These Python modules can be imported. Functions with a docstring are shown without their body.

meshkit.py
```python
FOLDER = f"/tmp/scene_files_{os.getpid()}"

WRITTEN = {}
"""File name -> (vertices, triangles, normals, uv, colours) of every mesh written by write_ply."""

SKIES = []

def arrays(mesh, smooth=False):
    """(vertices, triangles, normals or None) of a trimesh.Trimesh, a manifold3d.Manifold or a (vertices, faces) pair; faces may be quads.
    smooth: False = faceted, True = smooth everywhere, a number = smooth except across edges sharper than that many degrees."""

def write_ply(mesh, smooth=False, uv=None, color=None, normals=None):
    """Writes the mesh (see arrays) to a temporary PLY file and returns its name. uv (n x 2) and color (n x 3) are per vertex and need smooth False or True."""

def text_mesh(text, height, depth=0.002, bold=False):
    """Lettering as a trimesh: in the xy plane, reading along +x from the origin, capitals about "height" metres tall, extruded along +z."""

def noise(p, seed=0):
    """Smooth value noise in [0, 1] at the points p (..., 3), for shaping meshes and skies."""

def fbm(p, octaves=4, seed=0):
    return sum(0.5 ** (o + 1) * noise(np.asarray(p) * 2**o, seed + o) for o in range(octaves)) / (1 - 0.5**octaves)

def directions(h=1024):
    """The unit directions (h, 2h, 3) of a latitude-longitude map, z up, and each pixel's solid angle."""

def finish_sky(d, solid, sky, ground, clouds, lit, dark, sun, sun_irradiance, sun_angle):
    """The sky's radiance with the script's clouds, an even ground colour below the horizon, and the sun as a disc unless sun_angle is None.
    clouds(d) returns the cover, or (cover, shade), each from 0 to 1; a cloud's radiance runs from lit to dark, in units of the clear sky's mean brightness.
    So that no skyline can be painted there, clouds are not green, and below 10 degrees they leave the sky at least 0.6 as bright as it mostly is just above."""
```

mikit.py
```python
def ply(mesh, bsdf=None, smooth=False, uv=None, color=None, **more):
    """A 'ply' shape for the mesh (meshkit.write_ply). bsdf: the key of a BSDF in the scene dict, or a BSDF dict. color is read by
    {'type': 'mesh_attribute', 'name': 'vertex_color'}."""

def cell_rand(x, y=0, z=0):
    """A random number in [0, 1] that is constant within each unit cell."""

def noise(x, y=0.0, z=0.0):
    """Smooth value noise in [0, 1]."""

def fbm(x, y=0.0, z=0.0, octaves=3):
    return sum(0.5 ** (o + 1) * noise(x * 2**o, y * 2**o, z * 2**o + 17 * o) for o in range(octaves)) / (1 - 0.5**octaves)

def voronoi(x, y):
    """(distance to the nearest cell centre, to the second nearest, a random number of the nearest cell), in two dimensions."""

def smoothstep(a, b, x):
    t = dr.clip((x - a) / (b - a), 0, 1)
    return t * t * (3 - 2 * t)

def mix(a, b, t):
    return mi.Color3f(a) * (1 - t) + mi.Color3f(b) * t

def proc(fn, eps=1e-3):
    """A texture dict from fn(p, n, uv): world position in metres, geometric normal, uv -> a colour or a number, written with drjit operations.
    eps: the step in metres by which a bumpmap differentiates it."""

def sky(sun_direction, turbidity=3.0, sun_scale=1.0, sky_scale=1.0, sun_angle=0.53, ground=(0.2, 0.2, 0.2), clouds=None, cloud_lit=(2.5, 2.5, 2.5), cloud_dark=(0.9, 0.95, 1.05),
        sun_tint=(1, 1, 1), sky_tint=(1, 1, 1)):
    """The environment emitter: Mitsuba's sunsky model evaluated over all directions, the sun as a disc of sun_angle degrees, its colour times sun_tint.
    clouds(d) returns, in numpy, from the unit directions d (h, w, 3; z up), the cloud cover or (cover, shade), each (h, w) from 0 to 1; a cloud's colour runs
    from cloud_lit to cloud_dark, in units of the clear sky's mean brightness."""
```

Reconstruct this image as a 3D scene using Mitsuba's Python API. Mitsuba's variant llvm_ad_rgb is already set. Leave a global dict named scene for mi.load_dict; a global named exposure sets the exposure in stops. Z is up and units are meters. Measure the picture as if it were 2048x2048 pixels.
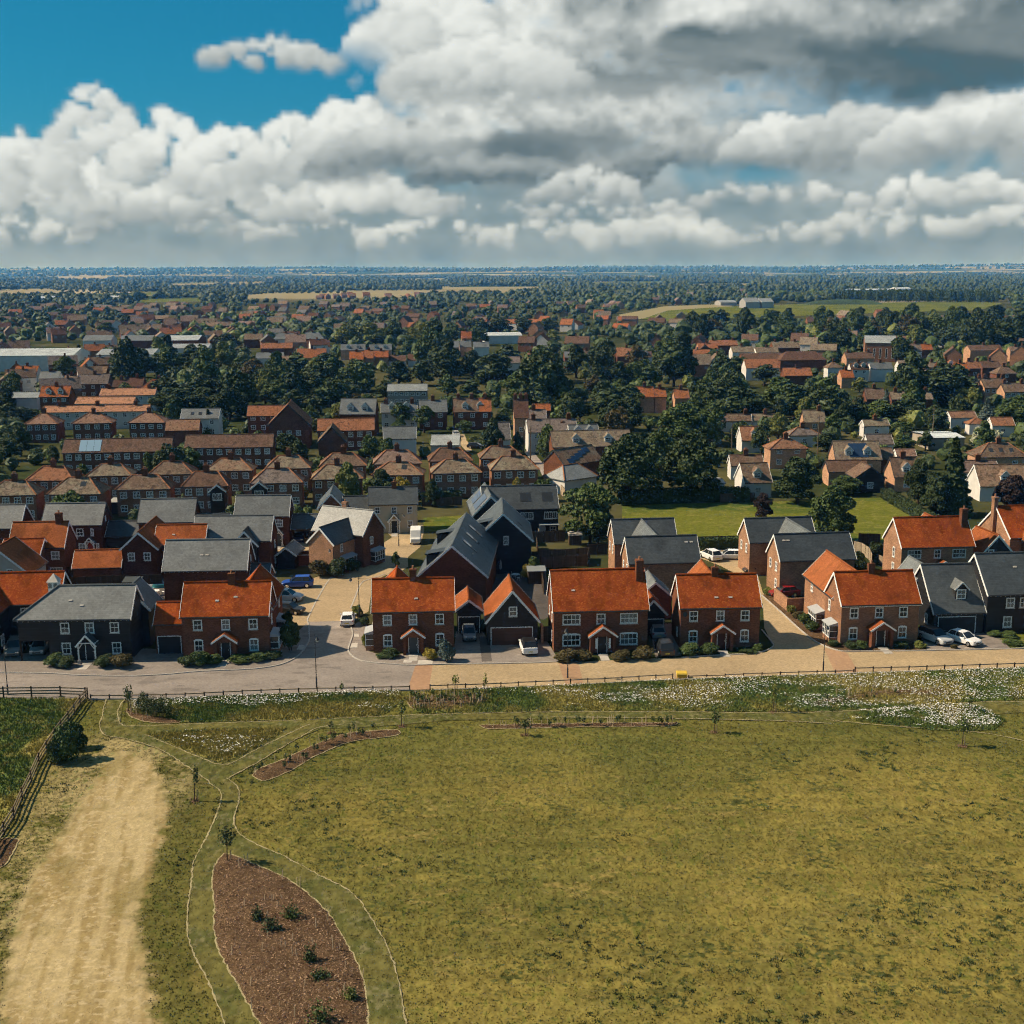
"""A row of new brick houses beside a dry field, an English town behind, seen from a drone. Units: metres, x right, y away, z up."""
import math, random
import numpy as np
import drjit as dr
import mitsuba as mi
import mikit, meshkit
from mikit import noise, fbm, voronoi, cell_rand, smoothstep, mix

T = mi.ScalarTransform4f
scene, labels = {}, {}
rng = np.random.default_rng(7)
random.seed(7)

# ------------------------------------------------------------------ camera, sky, air, exposure
PITCH, ROLL, EYE = 11.453, 0.28, 44.0
_p, _r = math.radians(PITCH), math.radians(ROLL)
_fwd = np.array([0, math.cos(_p), -math.sin(_p)])
_up0 = np.array([0, math.sin(_p), math.cos(_p)])
_up = _up0 * math.cos(_r) + np.array([1.0, 0, 0]) * math.sin(_r)
scene['camera'] = {'type': 'perspective', 'fov': 46.4, 'fov_axis': 'x', 'near_clip': 1.0, 'far_clip': 60000.0,
                   'to_world': T().look_at(origin=[0, 0, EYE], target=[0, float(EYE * 0 + _fwd[1] * 100), float(EYE + _fwd[2] * 100)], up=_up.tolist()),
                   'medium': {'type': 'ref', 'id': 'air'}}
scene['air'] = {'type': 'homogeneous', 'albedo': {'type': 'rgb', 'value': [0.93, 0.95, 0.97]},
                'sigma_t': {'type': 'rgb', 'value': [0.9e-5, 3.4e-5, 9.0e-5]}}
exposure = 2.1
SUN = (-0.735, 0.065, 0.675)


def fb(p, o=4, s=0):
    return meshkit.fbm(p, o, s)


# cumulus: (azimuth right of +y, elevation of the flat base, half width, height, whiteness, base darkness) in degrees, far ones first
HEAPS = [
    (-22, 1.30, 3, 1.26, 0.91, 0.31), (-15.5, 1.60, 4.5, 1.03, 0.81, 0.46), (-9, 1.50, 3, 0.92, 0.86, 0.37), (-3.5, 1.20, 3.5, 1.15, 0.91, 0.31), (1.5, 1.10, 3, 1.26, 0.96, 0.31), (7, 1.20, 3.2, 1.49, 0.98, 0.31),
    (12.5, 1.20, 2.4, 0.92, 0.91, 0.31), (17, 1.40, 4, 1.26, 0.96, 0.34), (22.5, 1.30, 3, 1.38, 0.96, 0.31), (4.5, 2.30, 4, 1.03, 0.91, 0.37), (12, 2.90, 3.6, 1.03, 1.00, 0.37), (19.5, 2.60, 4.2, 1.49, 1.00, 0.37),
    (-1.5, 2.50, 3.2, 0.80, 0.96, 0.37), (-20.5, 2.50, 3.4, 2.53, 1.00, 0.34), (-13.5, 2.20, 5.5, 1.72, 0.98, 0.53), (-7, 2.60, 4, 1.72, 1.00, 0.37), (-12.8, 3.00, 1.5, 0.95, 0.85, 0.30), (-19.5, 3.00, 1.8, 0.92, 1.00, 0.31),
    (-24.4, 3.70, 1.5, 3.30, 1.00, 0.30), (-21.6, 3.50, 2.2, 2.30, 0.95, 0.40), (-18.5, 3.90, 2, 4.30, 1.05, 0.30), (-15.6, 3.80, 2.1, 3.00, 1.00, 0.35), (-12.6, 3.50, 2.5, 2.70, 0.95, 0.40), (-9.6, 4.00, 2.6, 2.70, 0.95, 0.40),
    (-7, 4.10, 2.7, 3.70, 0.95, 0.45), (-10.8, 8.90, 2.9, 1.30, 0.75, 0.35), (-4, 4.24, 4.6, 2.40, 0.75, 0.70), (1, 3.89, 5, 1.80, 0.70, 0.80), (3.6, 3.05, 2.4, 1.50, 0.85, 0.50), (10, 4.44, 4.5, 2.00, 0.62, 0.70),
    (12.4, 4.46, 2.4, 2.40, 0.95, 0.50), (15.5, 4.54, 3, 2.40, 0.75, 0.60), (20, 4.47, 3.4, 2.90, 0.95, 0.50), (23.5, 4.88, 2.6, 2.60, 0.90, 0.50),
]


def clouds(d):
    az = np.degrees(np.arctan2(d[..., 0], d[..., 1]))
    el = np.degrees(np.arcsin(np.clip(d[..., 2], -1, 1)))
    r = np.random.default_rng(12)
    # broken cumulus over the rest of the dome
    k = 3.0 / (d[..., 2] + 0.30)
    around = fb(np.stack([d[..., 0] * k, d[..., 1] * k, 0 * az], -1), 6, 77)
    cover = np.clip((around - 0.60) / 0.05, 0, 1)
    light = np.clip(0.75 - (around - 0.60) * 3.2, 0.25, 1)
    col = np.where(np.abs(az) < 31, np.clip((el - 13) / 6, 0, 1), 1.0)
    cover = cover * np.maximum(col, np.clip((np.abs(az) - 27) / 8, 0, 1))
    light = np.where(cover > 0, light, 0.5)
    rows, cols = np.nonzero((np.abs(az) < 34) & (el < 19) & (el > -0.2))
    r0, r1, c0, c1 = rows.min(), rows.max() + 1, cols.min(), cols.max() + 1
    A, E = az[r0:r1, c0:c1], el[r0:r1, c0:c1]
    cv, lt = cover[r0:r1, c0:c1].copy(), light[r0:r1, c0:c1].copy()
    q = np.stack([A, E * 1.25, 0 * A], -1)
    n1, n2, n3 = fb(q * 0.35 + 5, 4, 1), fb(q * 1.1 + 9, 4, 2), fb(q * 2.6, 3, 3)
    dA, dE = 0.9 * (fb(q * 0.8 + 30, 4, 4) - 0.5), 0.9 * (fb(q * 0.8 + 60, 4, 5) - 0.5)

    nS = fb(np.stack([A * 0.13 + 3, E * 0.75 + 0.10 * A, 0 * A], -1), 4, 6)

    def lay(c, l):
        nonlocal cv, lt
        t = cv + c - cv * c
        lt = np.where(t > 1e-4, (lt * cv * (1 - c) + l * c) / np.maximum(t, 1e-4), lt)
        cv = t

    # thin grey-blue haze low over the plain
    lay(0.92 * np.exp(-np.maximum(E, 0) / 2.0), 0.38 + 0.10 * n1 + 0 * E)
    lay(0.78 * np.clip((5.2 + 2.0 * (n1 - 0.5) - E) / 1.6, 0, 1), 0.30 + 0.35 * (nS - 0.5) + 0.2 * (n2 - 0.5))
    lay(np.clip((0.5 + A * 0.06) * (n1 - 0.25) * 3, 0, 0.8) * np.exp(-((E - 5.5) / 2.2) ** 2) * (A > -2), 0.50 + 0.3 * (n2 - 0.5))

    def heap(a, e, w, h, white, dark):
        nonlocal cv, lt
        m = (np.abs(A - a) < w * 1.5 + 1) & (E > e - 1.0) & (E < e + h * 1.4 + 0.8)
        if not m.any():
            return
        n = int(34 + 24 * w * h / 3)
        body, lum = np.zeros(m.sum()), np.full(m.sum(), 0.3)
        a_, e_ = A[m] + dA[m] * 0.8, E[m] + dE[m] * 0.7
        puffs = []
        for i in range(n):
            x = r.uniform(-1, 1)
            top = (1 - abs(x) ** 1.8) ** 0.8
            z = top * r.random() ** 0.55
            puffs.append((x, z, (0.16 + 0.26 * r.random()) * min(w, h * 1.25) * (1.05 - 0.5 * z)))
        puffs.sort(key=lambda p: -p[1])
        for x, z, s in puffs:
            X, Y = (a_ - a - x * w) / s, (e_ - e - z * h) / (s * 0.85)
            rr = np.sqrt(X * X + Y * Y) + 0.55 * (n2[m] - 0.5) + 0.35 * (n3[m] - 0.5)
            c = np.clip((1.12 - rr) / max(0.44, 0.38 / s), 0, 1)
            c = c * c * (3 - 2 * c)
            up = np.clip((e_ - e) / h, 0, 1.2)
            L = white * (0.88 - 0.20 * X + 0.24 * Y) * (1 - dark * np.clip(1.25 - up * 1.45, 0, 1)) * (0.72 + 0.55 * n1[m]) + 0.16 * (n3[m] - 0.5)
            body = body + c - body * c
            lum = lum * (1 - c) + np.clip(L, 0, 1.0) * c
        base = np.clip((E[m] - e + 0.5 + 0.9 * (n2[m] - 0.5) + 0.5 * (n1[m] - 0.5)) / (0.35 + 0.26 * h), 0, 1)      # flat, fading bases
        c = body * base
        t = cv[m] + c - cv[m] * c
        lt[m] = np.where(t > 1e-4, (lt[m] * cv[m] * (1 - c) + lum * c) / np.maximum(t, 1e-4), lt[m])
        cv[m] = t

    for hp in HEAPS:
        heap(*hp)

    # the great cloud overhead at the right: ragged white left edge, dark belly
    def blob(ca, ce, w, h, soft, l, wob=1.0):
        X, Y = (A + wob * 1.6 * dA - ca) / w, (E + wob * 1.3 * dE - ce) / h
        rr = np.sqrt(X * X + Y * Y) + 0.5 * (n2 - 0.5) * wob
        lay(np.clip((1 - rr) / soft, 0, 1), l)

    rough = 0.62 * (n2 - 0.5) + 0.4 * (n3 - 0.5)
    blob(-1.5, 8.7, 5.2, 3.6, 0.3, np.clip(0.80 + rough + 0.05 * (E - 9), 0, 1))
    blob(12.0, 13.5, 19.0, 6.4, 0.25, np.clip(0.74 + 1.1 * (n1 - 0.5) + 0.7 * rough - 0.012 * (A - 2), 0, 1))
    blob(4.0, 7.2, 7.5, 2.6, 0.45, np.clip(0.60 + rough + 0.10 * (E - 7), 0, 1))
    for ca, ce, w, h, l in ((1.8, 5.5, 5.6, 0.9, 0.26), (4.0, 8.2, 7.0, 1.0, 0.30), (11.0, 9.5, 9.5, 1.6, 0.20), (18.5, 8.6, 8.5, 1.9, 0.04), (24.0, 9.8, 7.0, 2.4, 0.14), (16.0, 12.6, 12.0, 1.0, 0.36)):
        blob(ca, ce, w, h, 0.5, np.clip(l - 0.06 + 0.12 * rough + 0.45 * (nS - 0.5), 0, 1), 0.8)
    heap(-3.6, 9.3, 3.0, 3.6, 0.98, 0.2)
    heap(-1.0, 7.6, 4.0, 2.6, 0.88, 0.4)
    cover[r0:r1, c0:c1], light[r0:r1, c0:c1] = cv, lt
    return cover, np.clip(1 - light, 0, 1)


scene['sky'] = mikit.sky(SUN, turbidity=3.0, clouds=clouds, cloud_lit=(5.9, 6.1, 5.8), cloud_dark=(0.36, 0.74, 0.92), sky_scale=0.19, sky_tint=(0.24, 2.25, 2.75), ground=(0.12, 0.13, 0.07))


# ------------------------------------------------------------------ mesh and scene helpers
class M:
    """Collects faces of one mesh."""

    def __init__(self):
        self.v, self.f, self.n = [], [], 0

    def add(self, v, f):
        v = np.asarray(v, float)
        self.v.append(v)
        for face in f:
            face = [i + self.n for i in face]
            for k in range(1, len(face) - 1):
                self.f.append((face[0], face[k], face[k + 1]))
        self.n += len(v)
        return self

    def arr(self, v, f):
        self.v.append(np.asarray(v, float))
        self.f.extend((np.asarray(f) + self.n).tolist())
        self.n += len(v)
        return self

    def box(self, x0, y0, z0, x1, y1, z1):
        v = [(x, y, z) for z in (z0, z1) for y in (y0, y1) for x in (x0, x1)]
        return self.add(v, BOXF)

    def frame(self, o, a, b, c, lo, hi):
        """box between lo and hi in the frame (o; a, b, c)"""
        v = [np.asarray(o) + np.asarray(a) * x + np.asarray(b) * y + np.asarray(c) * z for z in (lo[2], hi[2]) for y in (lo[1], hi[1]) for x in (lo[0], hi[0])]
        return self.add(v, BOXF)

    def beam(self, p, q, w, h, up=(0, 0, 1), ext=0.0):
        p, q = np.asarray(p, float), np.asarray(q, float)
        t = (q - p) / np.linalg.norm(q - p)
        p, q = p - t * ext, q + t * ext
        s = np.cross(t, up)
        s /= np.linalg.norm(s) + 1e-12
        u = np.cross(s, t)
        v = [e + s * i * w / 2 + u * j * h / 2 for e in (p, q) for j in (-1, 1) for i in (-1, 1)]
        return self.add(v, BOXF)

    def tube(self, pts, r, sides=6):
        pts = np.asarray(pts, float)
        r = np.broadcast_to(r, len(pts))
        t = np.gradient(pts, axis=0)
        t /= np.linalg.norm(t, axis=1, keepdims=True) + 1e-12
        ref = np.where(np.abs(t[:, 2:]) < 0.9, [[0, 0, 1.0]], [[1.0, 0, 0]])
        a = np.cross(t, ref)
        a /= np.linalg.norm(a, axis=1, keepdims=True) + 1e-12
        b = np.cross(t, a)
        ang = np.arange(sides) * 2 * np.pi / sides
        v = pts[:, None] + r[:, None, None] * (np.cos(ang)[None, :, None] * a[:, None] + np.sin(ang)[None, :, None] * b[:, None])
        f = []
        k = len(pts)
        for i in range(k - 1):
            for j in range(sides):
                f.append((i * sides + j, i * sides + (j + 1) % sides, (i + 1) * sides + (j + 1) % sides, (i + 1) * sides + j))
        f.append(tuple(range(sides))[::-1])
        f.append(tuple((k - 1) * sides + j for j in range(sides)))
        return self.add(v.reshape(-1, 3), f)

    def prism(self, poly, z0, z1):
        """vertical prism over a convex or simple polygon [(x, y)]"""
        k = len(poly)
        v = [(x, y, z0) for x, y in poly] + [(x, y, z1) for x, y in poly]
        self.add(v, [(i, (i + 1) % k, (i + 1) % k + k, i + k) for i in range(k)])
        tri = triangulate(poly)
        self.add([(x, y, z1) for x, y in poly], tri)
        self.add([(x, y, z0) for x, y in poly], [t[::-1] for t in tri])
        return self

    def get(self, xf=None):
        v = np.vstack(self.v)
        if xf is not None:
            v = v @ xf[:3, :3].T + xf[:3, 3]
        return v, np.asarray(self.f, int).reshape(-1, 3)


BOXF = [(0, 2, 3, 1), (4, 5, 7, 6), (0, 1, 5, 4), (2, 6, 7, 3), (0, 4, 6, 2), (1, 3, 7, 5)]


def triangulate(poly):
    import mapbox_earcut as earcut
    r = earcut.triangulate_float64(np.asarray(poly, float), np.array([len(poly)], np.uint32))
    t = np.asarray(r).reshape(-1, 3)
    p = np.asarray(poly, float)
    out = []
    for a, b, c in t:
        u, w = p[b] - p[a], p[c] - p[a]
        cr = u[0] * w[1] - u[1] * w[0]
        out.append((a, b, c) if cr > 0 else (a, c, b))
    return out


def pose(x, y, deg=0.0, z=0.0, s=1.0):
    a = math.radians(deg)
    m = np.eye(4)
    m[:2, :2] = [[math.cos(a), -math.sin(a)], [math.sin(a), math.cos(a)]]
    m[:3, :3] *= s
    m[:3, 3] = (x, y, z)
    return m


_taken = {}


def numbered(name):
    k = _taken.get(name, -1) + 1
    _taken[name] = k
    return name if k == 0 else f'{name}_{k:03d}'


def thing(name, label, cat, group=None):
    key = numbered(name)
    labels[key] = {'label': label, 'category': cat}
    if group:
        labels[key]['group'] = group
    return key


def split_smooth(v, f, smooth):
    import trimesh
    m = trimesh.graph.smooth_shade(trimesh.Trimesh(v, f, process=False), angle=np.radians(smooth), facet_minarea=None)
    return np.array(m.vertices), np.array(m.faces)


def put(parent, name, mesh, bsdf, xf=None, smooth=False, tint=None, color=None, label=None, kind=None):
    key = numbered(f'{parent}__{name}')
    v, f = mesh.get(xf) if isinstance(mesh, M) else mesh
    if smooth and smooth is not True and (tint is not None or color is not None):
        v, f = split_smooth(v, f, smooth)
        smooth = True
    extra = {}
    if tint is not None:
        extra['uv'] = np.tile(np.asarray(tint, float), (len(v), 1))
    if color is not None:
        extra['color'] = np.tile(np.asarray(color, float), (len(v), 1))
    scene[key] = mikit.ply((v, f), 'mat_' + bsdf, smooth=smooth, **extra)
    if label or kind:
        labels[key] = {k: x for k, x in (('label', label), ('kind', kind)) if x}
    return key


def solo(name, label, cat, mesh, bsdf, kind=None, group=None, smooth=False, tint=None, color=None, xf=None):
    """a thing, stuff or structure that is one mesh"""
    key = numbered(name)
    v, f = mesh.get(xf) if isinstance(mesh, M) else mesh
    extra = {}
    if tint is not None:
        extra['uv'] = np.tile(np.asarray(tint, float), (len(v), 1)) if np.ndim(tint) == 1 else tint
    if color is not None:
        extra['color'] = np.tile(np.asarray(color, float), (len(v), 1)) if np.ndim(color) == 1 else color
    scene[key] = mikit.ply((v, f), 'mat_' + bsdf, smooth=smooth, **extra)
    labels[key] = {'label': label, 'category': cat}
    if kind:
        labels[key]['kind'] = kind
    if group:
        labels[key]['group'] = group
    return key


# ------------------------------------------------------------------ materials
def two(b):
    return {'type': 'twosided', 'bsdf': b}


def rgb(*c):
    return {'type': 'rgb', 'value': list(c)}


def diffuse(fn):
    return two({'type': 'diffuse', 'reflectance': mikit.proc(fn)})


def gloss(fn, rough=0.5, spec=0.5):
    return two({'type': 'principled', 'base_color': mikit.proc(fn), 'roughness': rough, 'specular': spec})


def C(*c):
    return mi.Color3f(*c)


def along(p, n):
    """horizontal distance along a wall or a roof course"""
    l = dr.maximum(dr.sqrt(n.x * n.x + n.y * n.y), 1e-3)
    return (p.y * n.x - p.x * n.y) / l


# -- the field: straw-dry strip, worn patches and greener patches lie on the ground itself
STRIP = [(-36.6, 105.0, 0.6), (-34.8, 101.0, 2.2), (-33.4, 96.4, 3.3), (-32.6, 91.9, 3.8), (-31.9, 87.0, 4.2), (-31.3, 81.3, 4.2), (-29.8, 74.0, 4.1), (-28.3, 70.0, 4.3), (-26.0, 63.4, 4.3), (-23.2, 55.0, 4.4)]


def field_color(p, n, uv):
    x, y = p.x, p.y
    n1, n2, n3 = fbm(x * 0.09, y * 0.09, 3, 3), fbm(x * 0.45, y * 0.8, 7, 3), fbm(x * 2.6, y * 3.4, 1, 3)
    n4 = noise(x * 9, y * 9, 5)
    base = mix(C(0.212, 0.174, 0.046), C(0.134, 0.124, 0.033), smoothstep(0.38, 0.66, n1 * 0.6 + n2 * 0.4))
    base = mix(base, C(0.285, 0.215, 0.070), smoothstep(0.52, 0.78, n2 * 0.5 + n3 * 0.5) * 0.75)
    base = mix(base, C(0.044, 0.062, 0.020), smoothstep(0.56, 0.74, n3 * 0.65 + fbm(x * 0.3, y * 0.3, 11, 2) * 0.35) * 0.8)
    # greener towards the road end of the field and beside the strip
    edge = smoothstep(93, 107, y + 6 * (n1 - 0.5))
    base = mix(base, C(0.085, 0.095, 0.026), edge * 0.55)
    d = mi.Float(1e3)
    for (ax, ay, aw), (bx, by, bw) in zip(STRIP[:-1], STRIP[1:]):
        vx, vy = bx - ax, by - ay
        t = dr.clip(((x - ax) * vx + (y - ay) * vy) / (vx * vx + vy * vy), 0, 1)
        d = dr.minimum(d, dr.sqrt(dr.square(x - ax - vx * t) + dr.square(y - ay - vy * t)) - (aw + (bw - aw) * t))
    d0 = d
    d = d + 1.6 * (n2 - 0.5) + 1.1 * (n3 - 0.5)
    west = smoothstep(-28.5, -34.0, x + 0.27 * (y - 75.0) * -0.55)      # patchy dry grass towards the fence
    straw = mix(C(0.41, 0.325, 0.170), C(0.30, 0.225, 0.100), smoothstep(0.38, 0.66, fbm((x + 0.22 * y) * 1.1, y * 0.10, 2, 3)))
    straw = mix(straw, C(0.48, 0.39, 0.23), smoothstep(0.5, 0.75, n3) * 0.6)
    straw = straw * 1.0
    straw = mix(straw, C(0.16, 0.13, 0.04), smoothstep(0.55, 0.75, fbm(x * 0.5, y * 0.35, 19, 3)) * 0.55 * smoothstep(-4.5, -1.0, d))
    green = mix(C(0.075, 0.080, 0.022), C(0.120, 0.108, 0.032), n3)
    base = mix(base, green, smoothstep(5.5, 2.0, d) * 0.85)
    thin = smoothstep(7.5, 1.0, d0) * west * smoothstep(0.36, 0.62, fbm(x * 0.28, y * 0.2, 41, 3) * 0.6 + n3 * 0.4)
    base = mix(base, C(0.36, 0.29, 0.14), thin * 0.8)
    ins = smoothstep(0.5, -0.6, d)
    base = mix(base, straw, ins)
    sp = noise(x * 3.4, y * 2.0, 15)
    sp2 = noise(x * 5.3 + 7, y * 3.1, 25)
    base = base * (1.02 + (0.52 * (sp - 0.5) + 0.36 * (sp2 - 0.5)) * (1 - 0.6 * ins)) * (1.0 + (0.22 * noise(x * 0.04, y * 0.95, 77) - 0.10) * (1 - ins))
    return mix(base, base * C(0.60, 0.70, 0.60), smoothstep(0.60, 0.82, sp * 0.6 + fbm(x * 0.7, y * 0.5, 33, 2) * 0.4) * (1 - 0.8 * ins)) * (0.9 + 0.2 * n4)


def meadow_color(p, n, uv):
    x, y = p.x, p.y
    n1, n3 = fbm(x * 0.16, y * 0.16, 3, 3), fbm(x * 1.6, y * 1.6, 9, 3)
    c = mix(C(0.120, 0.165, 0.046), C(0.300, 0.265, 0.080), smoothstep(0.42, 0.64, n1))
    c = mix(c, C(0.28, 0.22, 0.075), smoothstep(0.55, 0.75, n3) * 0.5)
    return c * (0.75 + 0.5 * noise(x * 7, y * 7, 2))


def path_color(p, n, uv):
    x, y = p.x, p.y
    n2, n3 = fbm(x * 0.5, y * 0.6, 4, 3), fbm(x * 2.4, y * 1.9, 5, 3)
    c = mix(C(0.138, 0.126, 0.040), C(0.090, 0.096, 0.030), smoothstep(0.35, 0.65, n2))
    c = mix(c, C(0.24, 0.21, 0.11), smoothstep(0.52, 0.78, n3 * 0.6 + n2 * 0.4) * 0.55)
    return c * (0.55 + 0.5 * noise(x * 3.4, y * 2.0, 15) + 0.4 * noise(x * 5.3, y * 3.1, 25))


def ground_color(p, n, uv):
    x, y = p.x, p.y
    n1, n2 = fbm(x * 0.035, y * 0.035, 3, 3), fbm(x * 0.5, y * 0.5, 7, 2)
    near = mix(C(0.040, 0.050, 0.018), C(0.085, 0.080, 0.035), smoothstep(0.4, 0.65, n1))
    near = near * (0.75 + 0.5 * n2)
    a, b, c = voronoi(x * 0.0022 + 0.2 * n1, y * 0.0030)
    fld = mix(C(0.040, 0.065, 0.020), C(0.34, 0.29, 0.15), smoothstep(0.5, 0.8, c))
    fld = mix(fld, C(0.10, 0.12, 0.04), smoothstep(0.15, 0.0, c))
    return mix(near, fld, smoothstep(1700, 2300, y))


def turf_color(p, n, uv):
    x, y = p.x, p.y
    n1, n2 = fbm(x * 0.06, y * 0.10, 3, 3), fbm(x * 0.9, y * 1.4, 7, 3)
    c = mix(C(0.130, 0.140, 0.022), C(0.075, 0.105, 0.022), smoothstep(0.35, 0.65, n1))
    return mix(c, C(0.20, 0.18, 0.05), smoothstep(0.5, 0.75, n2) * 0.6) * (0.8 + 0.4 * noise(x * 3, y * 3))


def asphalt_color(p, n, uv):
    x, y = p.x, p.y
    g = 0.190 + 0.05 * (fbm(x * 0.25, y * 0.5, 2, 3) - 0.5) + 0.05 * (noise(x * 6, y * 6) - 0.5)
    g = g * (0.82 + 0.18 * uv.y) * (0.80 + 0.4 * fbm(x * 0.09, y * 0.35, 12, 3)) * (1 - 0.22 * smoothstep(0.62, 0.75, fbm(x * 0.5, y * 1.1, 40, 3)))
    return C(g * 1.22, g * 1.05, g * 0.90)


def paver_color(p, n, uv):
    x, y = p.x, p.y
    r = cell_rand(dr.floor(x / 0.21), dr.floor(y / 0.105 + 0.5 * dr.floor(x / 0.21)), 3)
    w = fbm(x * 0.2, y * 0.3, 2, 3)
    c = mix(C(0.41, 0.310, 0.180), C(0.32, 0.235, 0.130), r)
    c = mix(c, C(0.34, 0.19, 0.11), uv.x)
    return c * (0.78 + 0.34 * w) * (0.9 + 0.2 * noise(x * 4, y * 4))


def brick_color(p, n, uv):
    s, z = along(p, n), p.z
    row = dr.floor(z / 0.075)
    r = cell_rand(dr.floor(s / 0.225 + 0.5 * row), row, 5)
    w = fbm(s * 0.7, z * 1.2, 3, 3)
    c = mix(C(0.150, 0.052, 0.028), C(0.46, 0.27, 0.165), uv.x)
    return c * (0.72 + 0.5 * r) * (0.75 + 0.5 * w) * uv.y


def board_color(p, n, uv):
    s, z = along(p, n), p.z
    row = dr.floor(z / 0.19)
    t = z / 0.19 - row
    c = mix(C(0.011, 0.011, 0.012), C(0.021, 0.021, 0.022), cell_rand(row, dr.floor(s / 3.1 + row * 0.37), 2))
    return c * (0.85 + 0.3 * fbm(s * 1.2, z * 6, 1, 2)) * dr.select(t < 0.12, 0.35, 1.0)


def render_color(p, n, uv):
    w = fbm(along(p, n) * 0.8, p.z * 0.8, 2, 3)
    c = mix(C(0.62, 0.50, 0.34), C(0.72, 0.70, 0.66), uv.x)
    return c * (0.8 + 0.3 * w) * uv.y


def tile_cells(p, n, w, h, seed):
    s = along(p, n)
    nh = dr.maximum(dr.sqrt(n.x * n.x + n.y * n.y), 0.05)
    t = p.z / nh
    row = dr.floor(t / h)
    return s, t, cell_rand(dr.floor(s / w + 0.5 * row), row, seed), t / h - row


def roof_red_color(p, n, uv):
    s, t, r, e = tile_cells(p, n, 0.20, 0.16, 7)
    w, w2 = fbm(s * 0.35, t * 0.35, 3, 3), fbm(s * 1.6, t * 1.6, 8, 3)
    c = mix(C(0.350, 0.080, 0.022), C(0.270, 0.052, 0.016), smoothstep(0.3, 0.7, w2 * 0.6 + r * 0.4))
    c = mix(c, C(0.420, 0.130, 0.030), smoothstep(0.5, 1.0, r) * 0.55)
    c = mix(c, C(0.36, 0.155, 0.070), uv.x)
    c = mix(c, c * C(0.62, 0.66, 0.62), smoothstep(0.52, 0.72, fbm(s * 0.9, t * 0.5, 31, 3)) * 0.7)
    return c * (0.76 + 0.34 * r) * (0.74 + 0.52 * w) * dr.select(e < 0.14, 0.7, 1.0) * uv.y


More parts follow.
